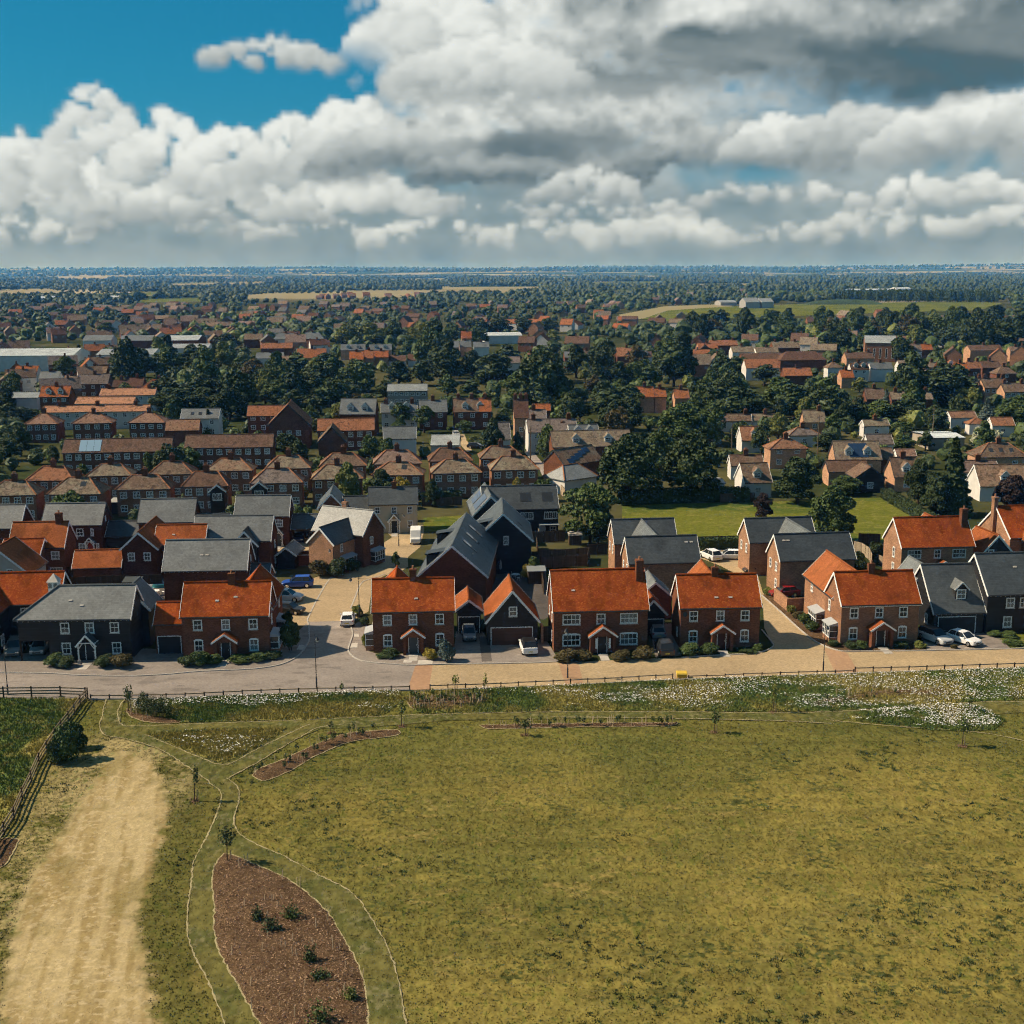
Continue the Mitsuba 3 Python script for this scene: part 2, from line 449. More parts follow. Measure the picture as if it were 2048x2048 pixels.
def roof_slate_color(p, n, uv):
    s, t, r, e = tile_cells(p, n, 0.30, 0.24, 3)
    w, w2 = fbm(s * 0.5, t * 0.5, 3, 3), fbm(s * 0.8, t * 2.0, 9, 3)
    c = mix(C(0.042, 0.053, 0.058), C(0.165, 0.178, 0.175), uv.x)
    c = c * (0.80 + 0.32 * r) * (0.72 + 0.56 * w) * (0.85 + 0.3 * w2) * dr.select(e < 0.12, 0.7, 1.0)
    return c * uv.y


def roof_old_color(p, n, uv):
    """old tiles of every colour: uv.x runs brown, tan, orange, grey; lichen in patches"""
    s, t, r, e = tile_cells(p, n, 0.30, 0.26, 9)
    w, w2 = fbm(s * 0.8, t * 0.8, 3, 4), fbm(s * 2.6, t * 2.6, 8, 2)
    u = uv.x * 4
    c = mix(C(0.115, 0.060, 0.042), C(0.215, 0.168, 0.122), dr.clip(u, 0, 1))
    c = mix(c, C(0.330, 0.110, 0.042), dr.clip(u - 1, 0, 1))
    c = mix(c, C(0.360, 0.185, 0.110), dr.clip(u - 2, 0, 1))
    c = mix(c, C(0.150, 0.150, 0.145), dr.clip(u - 3, 0, 1))
    lichen = smoothstep(0.48, 0.68, w * 0.6 + w2 * 0.4)
    c = mix(c, C(0.255, 0.235, 0.165), lichen * 0.75 * dr.clip(1.0 - dr.abs(u - 0.85) / 0.8, 0.12, 1))
    c = mix(c, C(0.050, 0.040, 0.032), smoothstep(0.56, 0.74, fbm(s * 1.7, t * 1.7, 23, 3)) * 0.55)
    return c * (0.75 + 0.5 * r) * uv.y


def wood_color(p, n, uv):
    w = fbm(p.x * 1.5 + p.z * 2, p.y * 1.5, p.z * 9, 3)
    c = mix(C(0.11, 0.072, 0.045), C(0.27, 0.215, 0.15), uv.x)
    return c * (0.65 + 0.7 * w) * (0.8 + 0.4 * cell_rand(dr.floor(along(p, n) / 0.12), 0, 4)) * uv.y


def glass_color(p, n, uv):
    w = 0.5 + 0.5 * dr.sin(along(p, n) * 42)
    return mix(C(0.012, 0.016, 0.018), C(0.42, 0.42, 0.40) * (0.6 + 0.4 * w), uv.x)


def bark_color(p, n, uv):
    return C(0.085, 0.062, 0.043) * (0.6 + 0.8 * fbm(p.x * 6, p.y * 6, p.z * 2, 2))


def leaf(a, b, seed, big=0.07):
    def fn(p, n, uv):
        tree = 0.6 * noise(p.x * big, p.y * big, seed) + 0.4 * fbm(p.x * 0.011, p.y * 0.008, seed, 2)  # tone by tree, plus broad dark patches painted for cloud shadows
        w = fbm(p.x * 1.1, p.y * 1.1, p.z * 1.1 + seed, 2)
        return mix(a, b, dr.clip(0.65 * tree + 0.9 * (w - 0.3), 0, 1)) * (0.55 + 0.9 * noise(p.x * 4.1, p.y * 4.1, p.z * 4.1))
    return two({'type': 'principled', 'base_color': mikit.proc(fn), 'roughness': 0.6, 'specular': 0.25})


def mulch_color(p, n, uv):
    x, y = p.x, p.y
    w, k = fbm(x * 1.2, y * 1.2, 3, 3), noise(x * 14, y * 14, p.z * 14)
    c = mix(C(0.048, 0.031, 0.017), C(0.140, 0.088, 0.050), k)
    return mix(c, C(0.28, 0.19, 0.11), smoothstep(0.72, 0.9, noise(x * 19, y * 19, 8))) * (0.7 + 0.6 * w)


def chip_color(p, n, uv):
    return mix(C(0.065, 0.032, 0.020), C(0.50, 0.34, 0.22), uv.x) * (0.8 + 0.4 * noise(p.x * 20, p.y * 20, p.z * 20))


def stone_color(p, n, uv):
    return C(0.46, 0.43, 0.38) * (0.75 + 0.4 * fbm(p.x * 2, p.y * 2, p.z * 2, 3)) * uv.y


MAT = {
    'field_grass': diffuse(field_color), 'meadow_grass': diffuse(meadow_color), 'path_grass': diffuse(path_color), 'open_ground': diffuse(ground_color),
    'turf': diffuse(turf_color), 'asphalt': gloss(asphalt_color, 0.75, 0.3), 'pavers': gloss(paver_color, 0.8, 0.3), 'brick': diffuse(brick_color),
    'boards': gloss(board_color, 0.55, 0.4), 'render_wall': diffuse(render_color), 'roof_red': diffuse(roof_red_color), 'roof_slate': gloss(roof_slate_color, 0.5, 0.5),
    'roof_old': diffuse(roof_old_color), 'wood': diffuse(wood_color), 'glass': gloss(glass_color, 0.06, 0.6), 'bark': diffuse(bark_color), 'mulch': diffuse(mulch_color),
    'chips': diffuse(chip_color), 'stone': diffuse(stone_color),
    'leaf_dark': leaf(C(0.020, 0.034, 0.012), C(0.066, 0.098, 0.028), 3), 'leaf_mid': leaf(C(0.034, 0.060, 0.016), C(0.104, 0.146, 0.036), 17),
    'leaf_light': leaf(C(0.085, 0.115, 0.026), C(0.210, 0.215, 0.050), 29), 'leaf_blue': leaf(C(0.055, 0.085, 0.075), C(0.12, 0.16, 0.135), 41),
    'leaf_purple': leaf(C(0.018, 0.012, 0.012), C(0.050, 0.030, 0.026), 53), 'leaf_yellow': leaf(C(0.20, 0.17, 0.025), C(0.36, 0.28, 0.05), 61),
    'leaf_white': leaf(C(0.30, 0.32, 0.20), C(0.58, 0.58, 0.42), 67), 'leaf_brown': leaf(C(0.055, 0.052, 0.018), C(0.120, 0.090, 0.030), 71),
    'white_paint': two({'type': 'principled', 'base_color': rgb(0.78, 0.78, 0.75), 'roughness': 0.45, 'specular': 0.4}),
    'straw': two({'type': 'diffuse', 'reflectance': rgb(0.37, 0.32, 0.18)}),
    'stubble': two({'type': 'diffuse', 'reflectance': rgb(0.27, 0.235, 0.125)}),
    'petals': two({'type': 'diffuse', 'reflectance': rgb(0.74, 0.74, 0.70)}),
    'solar_glass': two({'type': 'principled', 'base_color': rgb(0.020, 0.045, 0.095), 'roughness': 0.15, 'specular': 0.7}),
    'dark_metal': two({'type': 'principled', 'base_color': rgb(0.035, 0.037, 0.040), 'roughness': 0.5, 'specular': 0.5}),
    'tyre': two({'type': 'diffuse', 'reflectance': rgb(0.018, 0.018, 0.018)}),
    'chrome': two({'type': 'roughconductor', 'material': 'Al', 'alpha': 0.25}),
    'paint': two({'type': 'principled', 'base_color': {'type': 'mesh_attribute', 'name': 'vertex_color'}, 'roughness': 0.6, 'specular': 0.35}),
    'car_paint': two({'type': 'principled', 'base_color': {'type': 'mesh_attribute', 'name': 'vertex_color'}, 'roughness': 0.3, 'specular': 0.5, 'clearcoat': 0.8, 'clearcoat_gloss': 0.9}),
}
scene.update({'mat_' + k: b for k, b in MAT.items()})


# ------------------------------------------------------------------ ground, field, roads
def inside(poly, pts):
    p, x, y = np.asarray(poly, float), pts[:, 0], pts[:, 1]
    ok = np.zeros(len(pts), bool)
    for (x0, y0), (x1, y1) in zip(p, np.roll(p, -1, 0)):
        if y0 != y1:
            ok ^= ((y0 > y) != (y1 > y)) & (x < (x1 - x0) * (y - y0) / (y1 - y0) + x0)
    return ok


def scatter(poly, n, r):
    p = np.asarray(poly)
    lo, hi = p.min(0), p.max(0)
    q = r.uniform(lo, hi, (n, 2))
    return q[inside(poly, q)]


def curve(pts, step=0.5):
    """a smooth line through the points"""
    from scipy.interpolate import PchipInterpolator
    p = np.asarray(pts, float)
    t = np.r_[0, np.cumsum(np.linalg.norm(np.diff(p, axis=0), axis=1))]
    u = np.linspace(0, t[-1], max(3, int(t[-1] / step)))
    return np.stack([PchipInterpolator(t, p[:, k])(u) for k in range(p.shape[1])], 1)


def ribbon(pts, w, z0, z1=None, jitter=0.0, r=None):
    """a strip of width w along a line; with z1 a kerb from z0 to z1"""
    p = np.asarray(pts, float)
    t = np.gradient(p, axis=0)
    t /= np.linalg.norm(t, axis=1, keepdims=True)
    nrm = np.stack([-t[:, 1], t[:, 0]], 1)
    wl, wr = (w / 2 * (1 + jitter * (r.random(len(p)) - 0.5) * 2 if r is not None else np.ones(len(p))) for _ in range(2))
    a, b = p + nrm * wl[:, None], p - nrm * wr[:, None]
    k, m = len(p), M()
    if z1 is None:
        v = np.vstack([np.c_[a, np.full(k, z0)], np.c_[b, np.full(k, z0)]])
        return m.add(v, [(i, i + k, i + k + 1, i + 1) for i in range(k - 1)])
    v = np.vstack([np.c_[a, np.full(k, z0)], np.c_[b, np.full(k, z0)], np.c_[b, np.full(k, z1)], np.c_[a, np.full(k, z1)]])
    f = [(i + s * k, i + 1 + s * k, i + 1 + (s + 1) % 4 * k, i + (s + 1) % 4 * k) for s in range(4) for i in range(k - 1)]
    return m.add(v, f)


def sheet(name, label, cat, poly, z, bsdf, tint=(0.0, 1.0), kind='structure'):
    m = M().add([(x, y, z) for x, y in poly], triangulate(poly))
    return solo(name, label, cat, m, bsdf, kind=kind, tint=tint)


def blades(xy, h, w, per, r, lean=0.5, z=0.0, spread=0.06):
    """grass: per blades at every point, each one triangle"""
    n = len(xy) * per
    b = np.repeat(xy, per, 0) + r.normal(0, spread, (n, 2))
    hh = np.repeat(np.broadcast_to(h, len(xy)), per) * r.uniform(0.6, 1.15, n)
    ang, la = r.uniform(0, 2 * np.pi, n), r.uniform(0, 2 * np.pi, n)
    d = np.stack([np.cos(ang), np.sin(ang)], 1) * (w / 2 * r.uniform(0.7, 1.3, n))[:, None]
    tip = b + np.stack([np.cos(la), np.sin(la)], 1) * (hh * lean * r.random(n))[:, None]
    zz = np.full(n, z)
    v = np.stack([np.c_[b - d, zz], np.c_[b + d, zz], np.c_[tip, zz + hh]], 1).reshape(-1, 3)
    return v, np.arange(3 * n).reshape(-1, 3)


def bump(x, y):
    return 0.02 + 0.05 * meshkit.fbm(np.stack([x * 0.5, y * 0.5, 0 * x], -1), 3, 4) + 0.05 * meshkit.fbm(np.stack([x * 0.08, y * 0.08, 0 * x], -1), 2, 9)


def grid_mesh(xs, ys, zf):
    X, Y = np.meshgrid(xs, ys)
    v = np.stack([X, Y, zf(X, Y)], -1).reshape(-1, 3)
    nx = len(xs)
    i = (np.arange(len(ys) - 1)[:, None] * nx + np.arange(nx - 1)[None]).reshape(-1)
    q = np.stack([i, i + 1, i + nx + 1, i + nx], 1)
    return v, np.vstack([q[:, [0, 1, 2]], q[:, [0, 2, 3]]])


gx = np.r_[-15000, -9000, -5000, -3000, -1500, np.linspace(-700, 700, 29), 1500, 3000, 5000, 9000, 15000]
gy = np.r_[-150, np.linspace(0, 900, 31), 1200, 1600, 2200, 3000, 4000, 5500, 7500, 10000, 14500]
solo('ground', 'dry gardens, verges and distant farmland under the whole town', 'ground', grid_mesh(gx, gy, lambda x, y: 0 * x), 'open_ground', kind='structure')


def hill_z(x, y):
    n = meshkit.fbm(np.stack([x / 2600.0, y / 1500.0, 0 * x], -1), 4, 5)
    ramp = np.clip((y - 7000) / 5000, 0, 1)
    return -3 + ramp * (30 + 62 * n * np.clip(1.15 - x / 16000, 0.6, 1.5))


solo('hills', 'low wooded blue hills along the horizon', 'hill', grid_mesh(np.linspace(-9000, 9000, 120), np.linspace(6500, 14000, 26), hill_z), 'open_ground', kind='structure', smooth=True)

# the dry field in front
FIELD_EDGE = [(-63.95,118.63),(-53.74,119.22),(-40.32,118.36),(-22.46,120.73),(-9.2,121.23),(15.12,123.79),(37.43,125.74),(57.41,127.53),(72.26,128.95)]
fy = np.asarray(FIELD_EDGE)


def in_field(x, y):
    return y < np.interp(x, fy[:, 0], fy[:, 1])


fxs, fys = np.arange(-72, 72.1, 0.6), np.arange(44, 132, 0.6)
fv, ff = grid_mesh(fxs, fys, bump)
keep = in_field(*fv[:, :2].T)[ff].all(1)
solo('field', 'sun-dried mown grass field with a straw coloured strip on the left', 'field', (fv, ff[keep]), 'field_grass', kind='structure', smooth=True)

r1 = np.random.default_rng(11)
q = np.c_[r1.uniform(-60, 64, 130000), 50 + 76 * r1.random(130000) ** 1.25]
q = q[in_field(*q.T)]
S_ = np.asarray(STRIP)
on = np.abs(q[:, 0] - np.interp(-q[:, 1], -S_[:, 1], S_[:, 0])) < np.interp(-q[:, 1], -S_[:, 1], S_[:, 2]) + 0.2
v, f = blades(q, np.where(on & (q[:, 1] < 105), 0.035, 0.12), 0.10, 2, r1, lean=1.0, spread=0.1)
v[:, 2] += bump(v[:, 0], v[:, 1]) - 0.01
solo('grass', 'short dry grass covering the field', 'grass', (v, f), 'field_grass', kind='stuff')

# dark rosettes of weeds scattered through the dry grass
q = np.c_[r1.uniform(-40, 62, 9000), r1.uniform(54, 126, 9000)]
dens = meshkit.fbm(np.c_[q * 0.12, 0 * q[:, 0]], 3, 3) + 0.22 * np.clip((q[:, 0] - 5) / 30, 0, 1) * np.clip((95 - q[:, 1]) / 25, 0, 1)
q = q[in_field(*q.T) & (dens > np.where(q[:, 0] < 4, 0.67, 0.625)) & (r1.random(len(q)) < 0.6) & (q[:, 0] > -26 - (105 - q[:, 1]) * -0.0 + np.where(q[:, 1] < 75, 3, 0))]
v, f = blades(np.repeat(q, 5, 0) + r1.normal(0, 0.09, (len(q) * 5, 2)), 0.15, 0.10, 3, r1, lean=1.3, spread=0.11)
v[:, 2] += bump(v[:, 0], v[:, 1])
solo('weed_clumps', 'dark green weed rosettes dotted over the dry field', 'weeds', (v, f), 'leaf_dark', kind='stuff')
q = np.c_[r1.uniform(-58, -33, 900), r1.uniform(56, 112, 900)]
dens = meshkit.fbm(np.c_[q * 0.16, 0 * q[:, 0]], 3, 13)
q = q[(dens > 0.56) & (q[:, 0] < np.interp(-q[:, 1], -S_[:, 1], S_[:, 0] - S_[:, 2]) - 0.6)]
v, f = blades(np.repeat(q, 6, 0) + r1.normal(0, 0.12, (len(q) * 6, 2)), 0.14, 0.08, 3, r1, lean=1.2, spread=0.1)
v[:, 2] += bump(v[:, 0], v[:, 1])
solo('weed_clumps', 'green tufts growing in the straw strip on the left', 'weeds', (v, f), 'leaf_dark', kind='stuff')

# rough meadow behind the diagonal fence
MEADOW = [(-66.83,118.14),(-53.61,118.93),(-47.45,119.01),(-44.79,118.9),(-44.73,116.83),(-44.38,112.49),(-44.0,107.81),(-43.25,101.88),(-42.38,97.87),(-41.73,94.34),(-40.94,90.58),(-40.61,87.67),(-38.9,74.27),(-42.05,71.18)]
sheet('meadow', 'long green meadow grass behind the diagonal rail fence', 'meadow', MEADOW, 0.16, 'meadow_grass')
q = scatter(MEADOW, 26000, r1)
v, f = blades(q, 0.38, 0.12, 4, r1, lean=0.9, z=0.1, spread=0.15)
solo('meadow_grass_blades', 'long rough grass of the meadow at left', 'grass', (v, f), 'meadow_grass', kind='stuff')

# tall verge between the road and the mown path
VERGE_A = [(-40.02,118.07),(-31.62,119.08),(-22.35,120.12),(-12.1,120.88),(-11.58,118.17),(-12.77,114.56),(-14.17,113.58),(-21.37,112.8),(-32.9,112.24),(-38.61,114.92)]
VERGE_B = [(-11.32,118.77),(-9.15,120.61),(4.18,122.04),(15.08,123.46),(26.16,124.59),(37.34,125.41),(48.78,126.57),(57.94,127.2),(53.75,117.31),(50.1,117.26),(45.21,116.62),(38.7,115.54),(31.68,114.46),(25.7,114.38),(14.12,114.93),(3.96,114.79),(-8.19,114.35),(-9.74,114.74)]
VERGE_C = [(-35.56,109.19),(-29.4,110.17),(-22.22,110.39),(-23.72,106.34),(-26.46,101.97),(-29.17,104.01),(-32.92,107.08)]
VERGE_D = [(33.63,113.8),(38.48,114.83),(43.93,115.89),(47.37,115.51),(48.65,111.71),(46.73,109.35),(43.86,108.81),(40.24,109.52),(36.32,111.02),(33.65,112.04)]
VERGES = (('long grass with daisies between the left road and the path', VERGE_A, 9000), ('long daisy-filled grass beside the paved road', VERGE_B, 26000),
          ('triangle of long grass where the mown paths meet', VERGE_C, 4500), ('island of daisies between the paths at the right', VERGE_D, 4000))
for lab, poly, n in VERGES:
    sheet('verge', lab, 'verge', poly, 0.13, 'meadow_grass')
    q = scatter(poly, n, r1)
    v, f = blades(q, 0.36, 0.10, 4, r1, lean=0.8, z=0.08, spread=0.12)
    solo('verge_grass', 'blades of the ' + lab, 'grass', (v, f), 'meadow_grass', kind='stuff')


def daisies(lab, poly, n, thr, boost=None):
    q = scatter(poly, n, r1)
    d = meshkit.fbm(np.c_[q * [0.16, 0.45], 0 * q[:, 0]], 4, 21) + (boost(q) if boost else 0)
    q = q[d + 0.12 * (r1.random(len(q)) - 0.5) > thr]
    k = len(q)
    c = np.c_[q, r1.uniform(0.34, 0.5, k)]
    s, a = r1.uniform(0.04, 0.08, k), r1.uniform(0, 6.28, k)
    e1 = np.stack([np.cos(a), np.sin(a), r1.normal(0, 0.3, k)], 1) * s[:, None]
    e2 = np.stack([-np.sin(a), np.cos(a), r1.normal(0, 0.3, k)], 1) * s[:, None]
    v = np.stack([c - e1, c - e2, c + e1, c + e2], 1).reshape(-1, 3)
    i = np.arange(k)[:, None] * 4
    solo('daisies', lab, 'flowers', (v, np.vstack([i + [0, 1, 2], i + [0, 2, 3]])), 'petals', kind='stuff')


daisies('white daisies along the road in the left verge', VERGE_A, 5200, 0.53, lambda q: 0.18 * np.clip((q[:, 1] - 116.5) / 3, -1, 1) - 0.1 * np.clip((q[:, 0] + 20) / 6, 0, 1))
daisies('drifts of white daisies in the right verge', VERGE_B, 14500, 0.52, lambda q: 0.10 * np.clip((q[:, 0] - 4) / 16, -1, 1) + 0.1 * np.clip((q[:, 1] - 121) / 4, -1, 1))
daisies('white daisies in the triangle of long grass', VERGE_C, 1100, 0.52, lambda q: 0.1 * np.clip((q[:, 1] - 108) / 4, -1, 1))
daisies('white daisies covering the island between the paths', VERGE_D, 3900, 0.43)

# mown paths with pale worn edges
PATH_A = [(-42.39,118.63),(-40.73,118.66),(-39.04,112.16),(-38.25,111.23),(-30.82,111.86),(-21.35,112.66),(-9.57,113.91),(14.09,114.65),(25.74,114.11),(31.65,114.33),(50.35,116.98),(53.62,117.02),(52.3,113.91),(48.54,113.32),(44.4,114.36),(33.22,112.31),(31.41,111.09),(27.17,111.69),(13.87,112.72),(-6.07,112.46),(-11.43,111.19),(-15.77,110.48),(-18.7,110.44),(-20.54,108.11),(-23.42,102.01),(-25.15,98.92),(-23.81,96.54),(-23.15,93.67),(-22.9,90.95),(-22.19,88.73),(-20.41,86.61),(-17.73,84.51),(-14.48,81.46),(-11.72,78.94),(-9.66,74.85),(-8.31,71.59),(-7.34,68.09),(-6.49,63.6),(-6.15,61.19),(-16.34,61.11),(-17.2,63.52),(-19.2,67.77),(-21.1,71.25),(-22.1,73.6),(-23.71,80.77),(-24.32,84.21),(-24.35,88.71),(-24.67,93.66),(-25.03,95.52),(-26.42,97.64),(-29.99,101.93),(-33.31,105.5),(-37.59,108.14),(-39.19,108.76),(-40.52,110.68),(-41.6,114.87)]
m = M().add([(x, y, 0.128) for x, y in PATH_A], triangulate(PATH_A))
solo('path', 'mown grass path winding from the road down through the field', 'path', m, 'path_grass', kind='structure')
q = scatter(PATH_A, 26000, r1)
v, f = blades(q, 0.09, 0.09, 2, r1, lean=1.0, z=0.12, spread=0.1)
solo('path_grass', 'short trodden grass on the mown paths', 'grass', (v, f), 'path_grass', kind='stuff')
PATH_LINES = [[(-42.6,118.93),(-41.6,114.59),(-40.52,110.68),(-39.19,108.76),(-37.59,108.14),(-33.31,105.5),(-29.99,101.93),(-26.42,97.64),(-25.03,95.52),(-24.67,93.66),(-24.35,88.71),(-24.32,84.21),(-23.71,80.77),(-22.1,73.6),(-21.1,71.25),(-19.2,67.77),(-17.2,63.52),(-16.39,61.56)],
              [(-25.34,98.81),(-23.81,96.54),(-23.15,93.67),(-22.9,90.95),(-22.19,88.73),(-20.41,86.61),(-17.73,84.51),(-14.48,81.46),(-11.72,78.94),(-9.66,74.85),(-8.31,71.59),(-7.34,68.09),(-6.49,63.6),(-6.19,61.64)],
              [(-40.67,118.81),(-39.04,112.16),(-38.05,111.24),(-30.82,111.86),(-21.35,112.66),(-9.57,113.91),(3.95,114.51),(14.07,114.51),(25.71,113.97),(31.61,114.19),(39.68,115.41),(50.29,116.83),(53.3,116.87)],
              [(-35.61,109.06),(-32.64,106.6),(-29.12,103.66),(-26.4,101.75),(-23.65,105.98),(-21.46,109.5),(-20.07,111.61)], [(-25.15,98.92),(-23.42,102.01),(-20.54,108.11),(-18.86,110.83),(-15.91,111.53)],
              [(3.91,113.13),(13.87,112.72),(27.17,111.69),(31.38,110.96)], [(31.06,112.01),(36.16,110.5),(45.08,108.45),(48.73,106.04)]]
m = M()
for line in PATH_LINES:
    c = curve(line, 0.35)
    c += r1.normal(0, 0.03, c.shape)
    k = ribbon(c, 0.09, 0.142, jitter=0.95, r=r1)
    m.arr(*k.get())
    q = np.repeat(c, 4, 0)[r1.random(len(c) * 4) < 0.2 + 0.8 * meshkit.noise(np.c_[np.repeat(c, 4, 0) * 0.35, np.zeros(len(c) * 4)], 5)]
    q = q + r1.normal(0, 0.10, q.shape)
    m.arr(*blades(q, 0.09, 0.05, 2, r1, lean=1.6, z=0.13, spread=0.05))
solo('cut_grass', 'pale dry cuttings lying along the edges of the mown paths', 'grass', m, 'straw', kind='stuff')


# mulch beds with canes
def mulch_bed(label, poly, chips, canes, mound=0.18, cane_h=0.85):
    from scipy.spatial import Delaunay, cKDTree
    key = thing('mulch_bed', label, 'mulch bed')
    ring = curve(list(poly) + [poly[0]], 0.4)[:-1]
    ring = ring + r1.normal(0, 0.04, ring.shape)
    lo, hi = ring.min(0), ring.max(0)
    inn = scatter(ring, int(np.prod(hi - lo) * 3) + 20, r1)
    dist = cKDTree(ring).query(inn)[0]
    inn, dist = inn[dist > 0.15], dist[dist > 0.15]
    p = np.vstack([ring, inn])
    z = np.r_[np.full(len(ring), 0.12), 0.14 + mound * np.clip(dist / 1.2, 0, 1) + r1.normal(0, 0.015, len(inn))]
    t = Delaunay(p).simplices
    t = t[inside(ring, p[t].mean(1))]
    put(key, 'soil', (np.c_[p, z], t), 'mulch')
    q = scatter(ring, chips, r1)
    dd, ii = cKDTree(p).query(q)
    k = len(q)
    c = np.c_[q, z[ii] + 0.02]
    a, s = r1.uniform(0, 6.28, k), r1.uniform(0.035, 0.095, k)
    e1 = np.stack([np.cos(a), np.sin(a), r1.normal(0, 0.35, k)], 1) * s[:, None]
    e2 = np.stack([-np.sin(a), np.cos(a), r1.normal(0, 0.35, k)], 1) * (s * 0.5)[:, None]
    v = np.stack([c - e1, c - e2, c + e1, c + e2], 1).reshape(-1, 3)
    i = np.arange(k)[:, None] * 4
    uv = np.repeat(np.c_[r1.random(k) ** 2.2, np.ones(k)], 4, 0)
    ck = numbered(f'{key}__bark_chips')
    scene[ck] = mikit.ply((v, np.vstack([i + [0, 1, 2], i + [0, 2, 3]])), 'mat_chips', uv=uv)
    labels[ck] = {'kind': 'stuff'}
    if canes:
        m = M()
        for x, y in scatter(ring, canes, r1):
            lean = r1.normal(0, 0.06, 2)
            m.tube([(x, y, 0.1), (x + lean[0], y + lean[1], cane_h * r1.uniform(0.7, 1.3))], 0.028, 4)
        put(key, 'planting_canes', m, 'wood', tint=(1.0, 1.6), kind='stuff')
    m = ribbon(np.vstack([ring, ring[:2]]), 0.10, 0.135, jitter=0.7, r=r1)
    put(key, 'edging', m, 'straw')
    return key


BED_BIG = [(-22.34,84.87),(-22.53,83.13),(-21.17,77.05),(-19.84,72.27),(-18.05,68.76),(-16.44,65.95),(-15.13,63.53),(-14.18,61.8),(-8.44,61.85),(-8.71,63.58),(-9.08,66.01),(-10.06,69.78),(-11.3,72.65),(-12.85,75.93),(-14.47,78.35),(-16.9,81.13),(-19.4,83.0),(-21.25,84.48)]
BED_DIAG = [(-23.19,99.48),(-22.04,98.22),(-20.18,100.06),(-18.3,103.56),(-15.31,107.06),(-10.89,109.12),(-11.31,110.01),(-15.61,109.32),(-18.94,106.04),(-21.16,102.83),(-22.97,100.57)]
BED_MID = [(-3.24,111.03),(3.85,111.39),(16.26,111.55),(15.86,110.76),(3.82,110.34),(-2.38,110.0)]
BED_ROAD = [(-11.09,119.07),(-2.38,119.64),(-3.01,117.12),(-8.86,115.18),(-10.41,116.01)]
BED_RIGHT = [(30.37,116.99),(35.08,119.11),(39.49,120.69),(46.6,121.09),(45.84,118.67),(39.71,118.14),(34.99,116.91),(32.01,115.73)]
BED_LEFT = [(-39.58,116.04),(-36.98,114.24),(-33.05,112.78),(-33.32,111.96),(-35.87,112.2),(-38.46,113.8)]
mulch_bed('large leaf-shaped bed of brown bark mulch in the foreground', BED_BIG, 20000, 110)
mulch_bed('narrow curved bed of mulch running up from the path junction', BED_DIAG, 2500, 70)
mulch_bed('long thin mulch bed planted with saplings along the path', BED_MID, 2200, 80)
mulch_bed('mulch bed full of canes between the path and the paved road', BED_ROAD, 2500, 120)
mulch_bed('mulch bed among the daisies at the right', BED_RIGHT, 2500, 60)
mulch_bed('patch of reddish mulch beside the fence at the left edge', [(-40.84,85.82),(-40.21,87.67),(-39.13,87.34),(-38.63,85.19),(-38.45,83.28),(-39.3,82.27)], 300, 4)
mulch_bed('crescent of mulch under the shrubs at the left end of the verge', BED_LEFT, 900, 30)

# the roads
ROAD = [(-71.76,127.49),(-57.31,127.7),(-52.1,127.44),(-47.8,126.65),(-42.65,126.39),(-39.16,126.78),(-34.98,127.87),(-29.09,128.64),(-26.3,130.27),(-24.88,133.93),(-24.66,138.17),(-25.3,142.65),(-26.29,147.41),(-20.79,147.51),(-20.34,144.66),(-19.71,141.29),(-19.48,135.53),(-18.74,133.1),(-17.21,131.12),(-14.82,130.26),(-11.05,129.61),(-11.24,123.89),(-10.93,121.52),(-22.46,120.73),(-40.56,119.11),(-53.93,119.68),(-67.38,119.18)]
sheet('road', 'grey asphalt road curving past the left houses', 'road', ROAD, 0.008, 'asphalt', (0, 1.0))
BAND = [(-11.05,129.61),(-9.07,129.64),(-9.05,123.76),(-8.91,121.7),(-10.93,121.52),(-11.24,123.89)]
sheet('paved_road', 'band of reddish block paving across the road', 'paving', BAND, 0.012, 'pavers', (0.8, 1))
PAVED = [(-9.07,129.64),(5.18,130.57),(8.45,130.79),(22.57,132.34),(29.78,133.85),(30.78,135.56),(31.29,137.1),(31.18,138.87),(31.48,143.59),(33.49,154.04),(33.87,161.37),(33.55,168.23),(31.48,175.32),(29.23,180.36),(30.78,187.85),(36.47,185.88),(36.55,174.2),(34.72,160.08),(36.25,138.55),(37.21,135.66),(38.9,133.8),(48.63,134.01),(60.27,134.51),(72.6,135.26),(69.58,129.25),(57.55,127.88),(37.52,126.07),(15.15,124.11),(4.19,122.67),(-8.9,121.54),(-9.05,123.76)]
sheet('paved_road', 'yellow block paved road in front of the right hand houses', 'paving', PAVED, 0.008, 'pavers')
for bp in ([(5.18,130.57),(7.48,130.78),(7.67,123.04),(5.71,122.85)], [(36.81,135.27),(39.03,133.62),(38.41,126.08),(35.7,125.88)]):
    sheet('paved_road', 'reddish paved band across the yellow road ' + ('by the red house with the tall chimney' if len(labels) % 2 else 'by the lane mouth'), 'paving', bp, 0.016, 'pavers', (0.7, 0.97))
LANE = [(-25.73,145.22),(-29.57,145.15),(-31.74,158.86),(-31.94,164.73),(-28.22,170.52),(-25.06,179.9),(-21.55,190.31),(-20.19,196.33),(-21.86,201.03),(-23.78,204.26),(-19.82,206.88),(-15.28,205.3),(-14.91,189.01),(-16.34,182.06),(-15.78,175.62),(-17.26,171.32),(-18.67,170.7),(-20.11,167.2),(-18.98,151.68),(-20.73,147.06),(-20.52,145.52)]
sheet('paved_road', 'yellow block paved side street leading up to the cream house', 'paving', LANE, 0.012, 'pavers', (0.05, 1.0))
sheet('paved_road', 'raised grey crossing band at the mouth of the side street', 'paving', [(-26.15,146.97),(-20.79,147.51),(-20.37,144.87),(-25.33,142.86)], 0.020, 'asphalt', (0, 1.9))
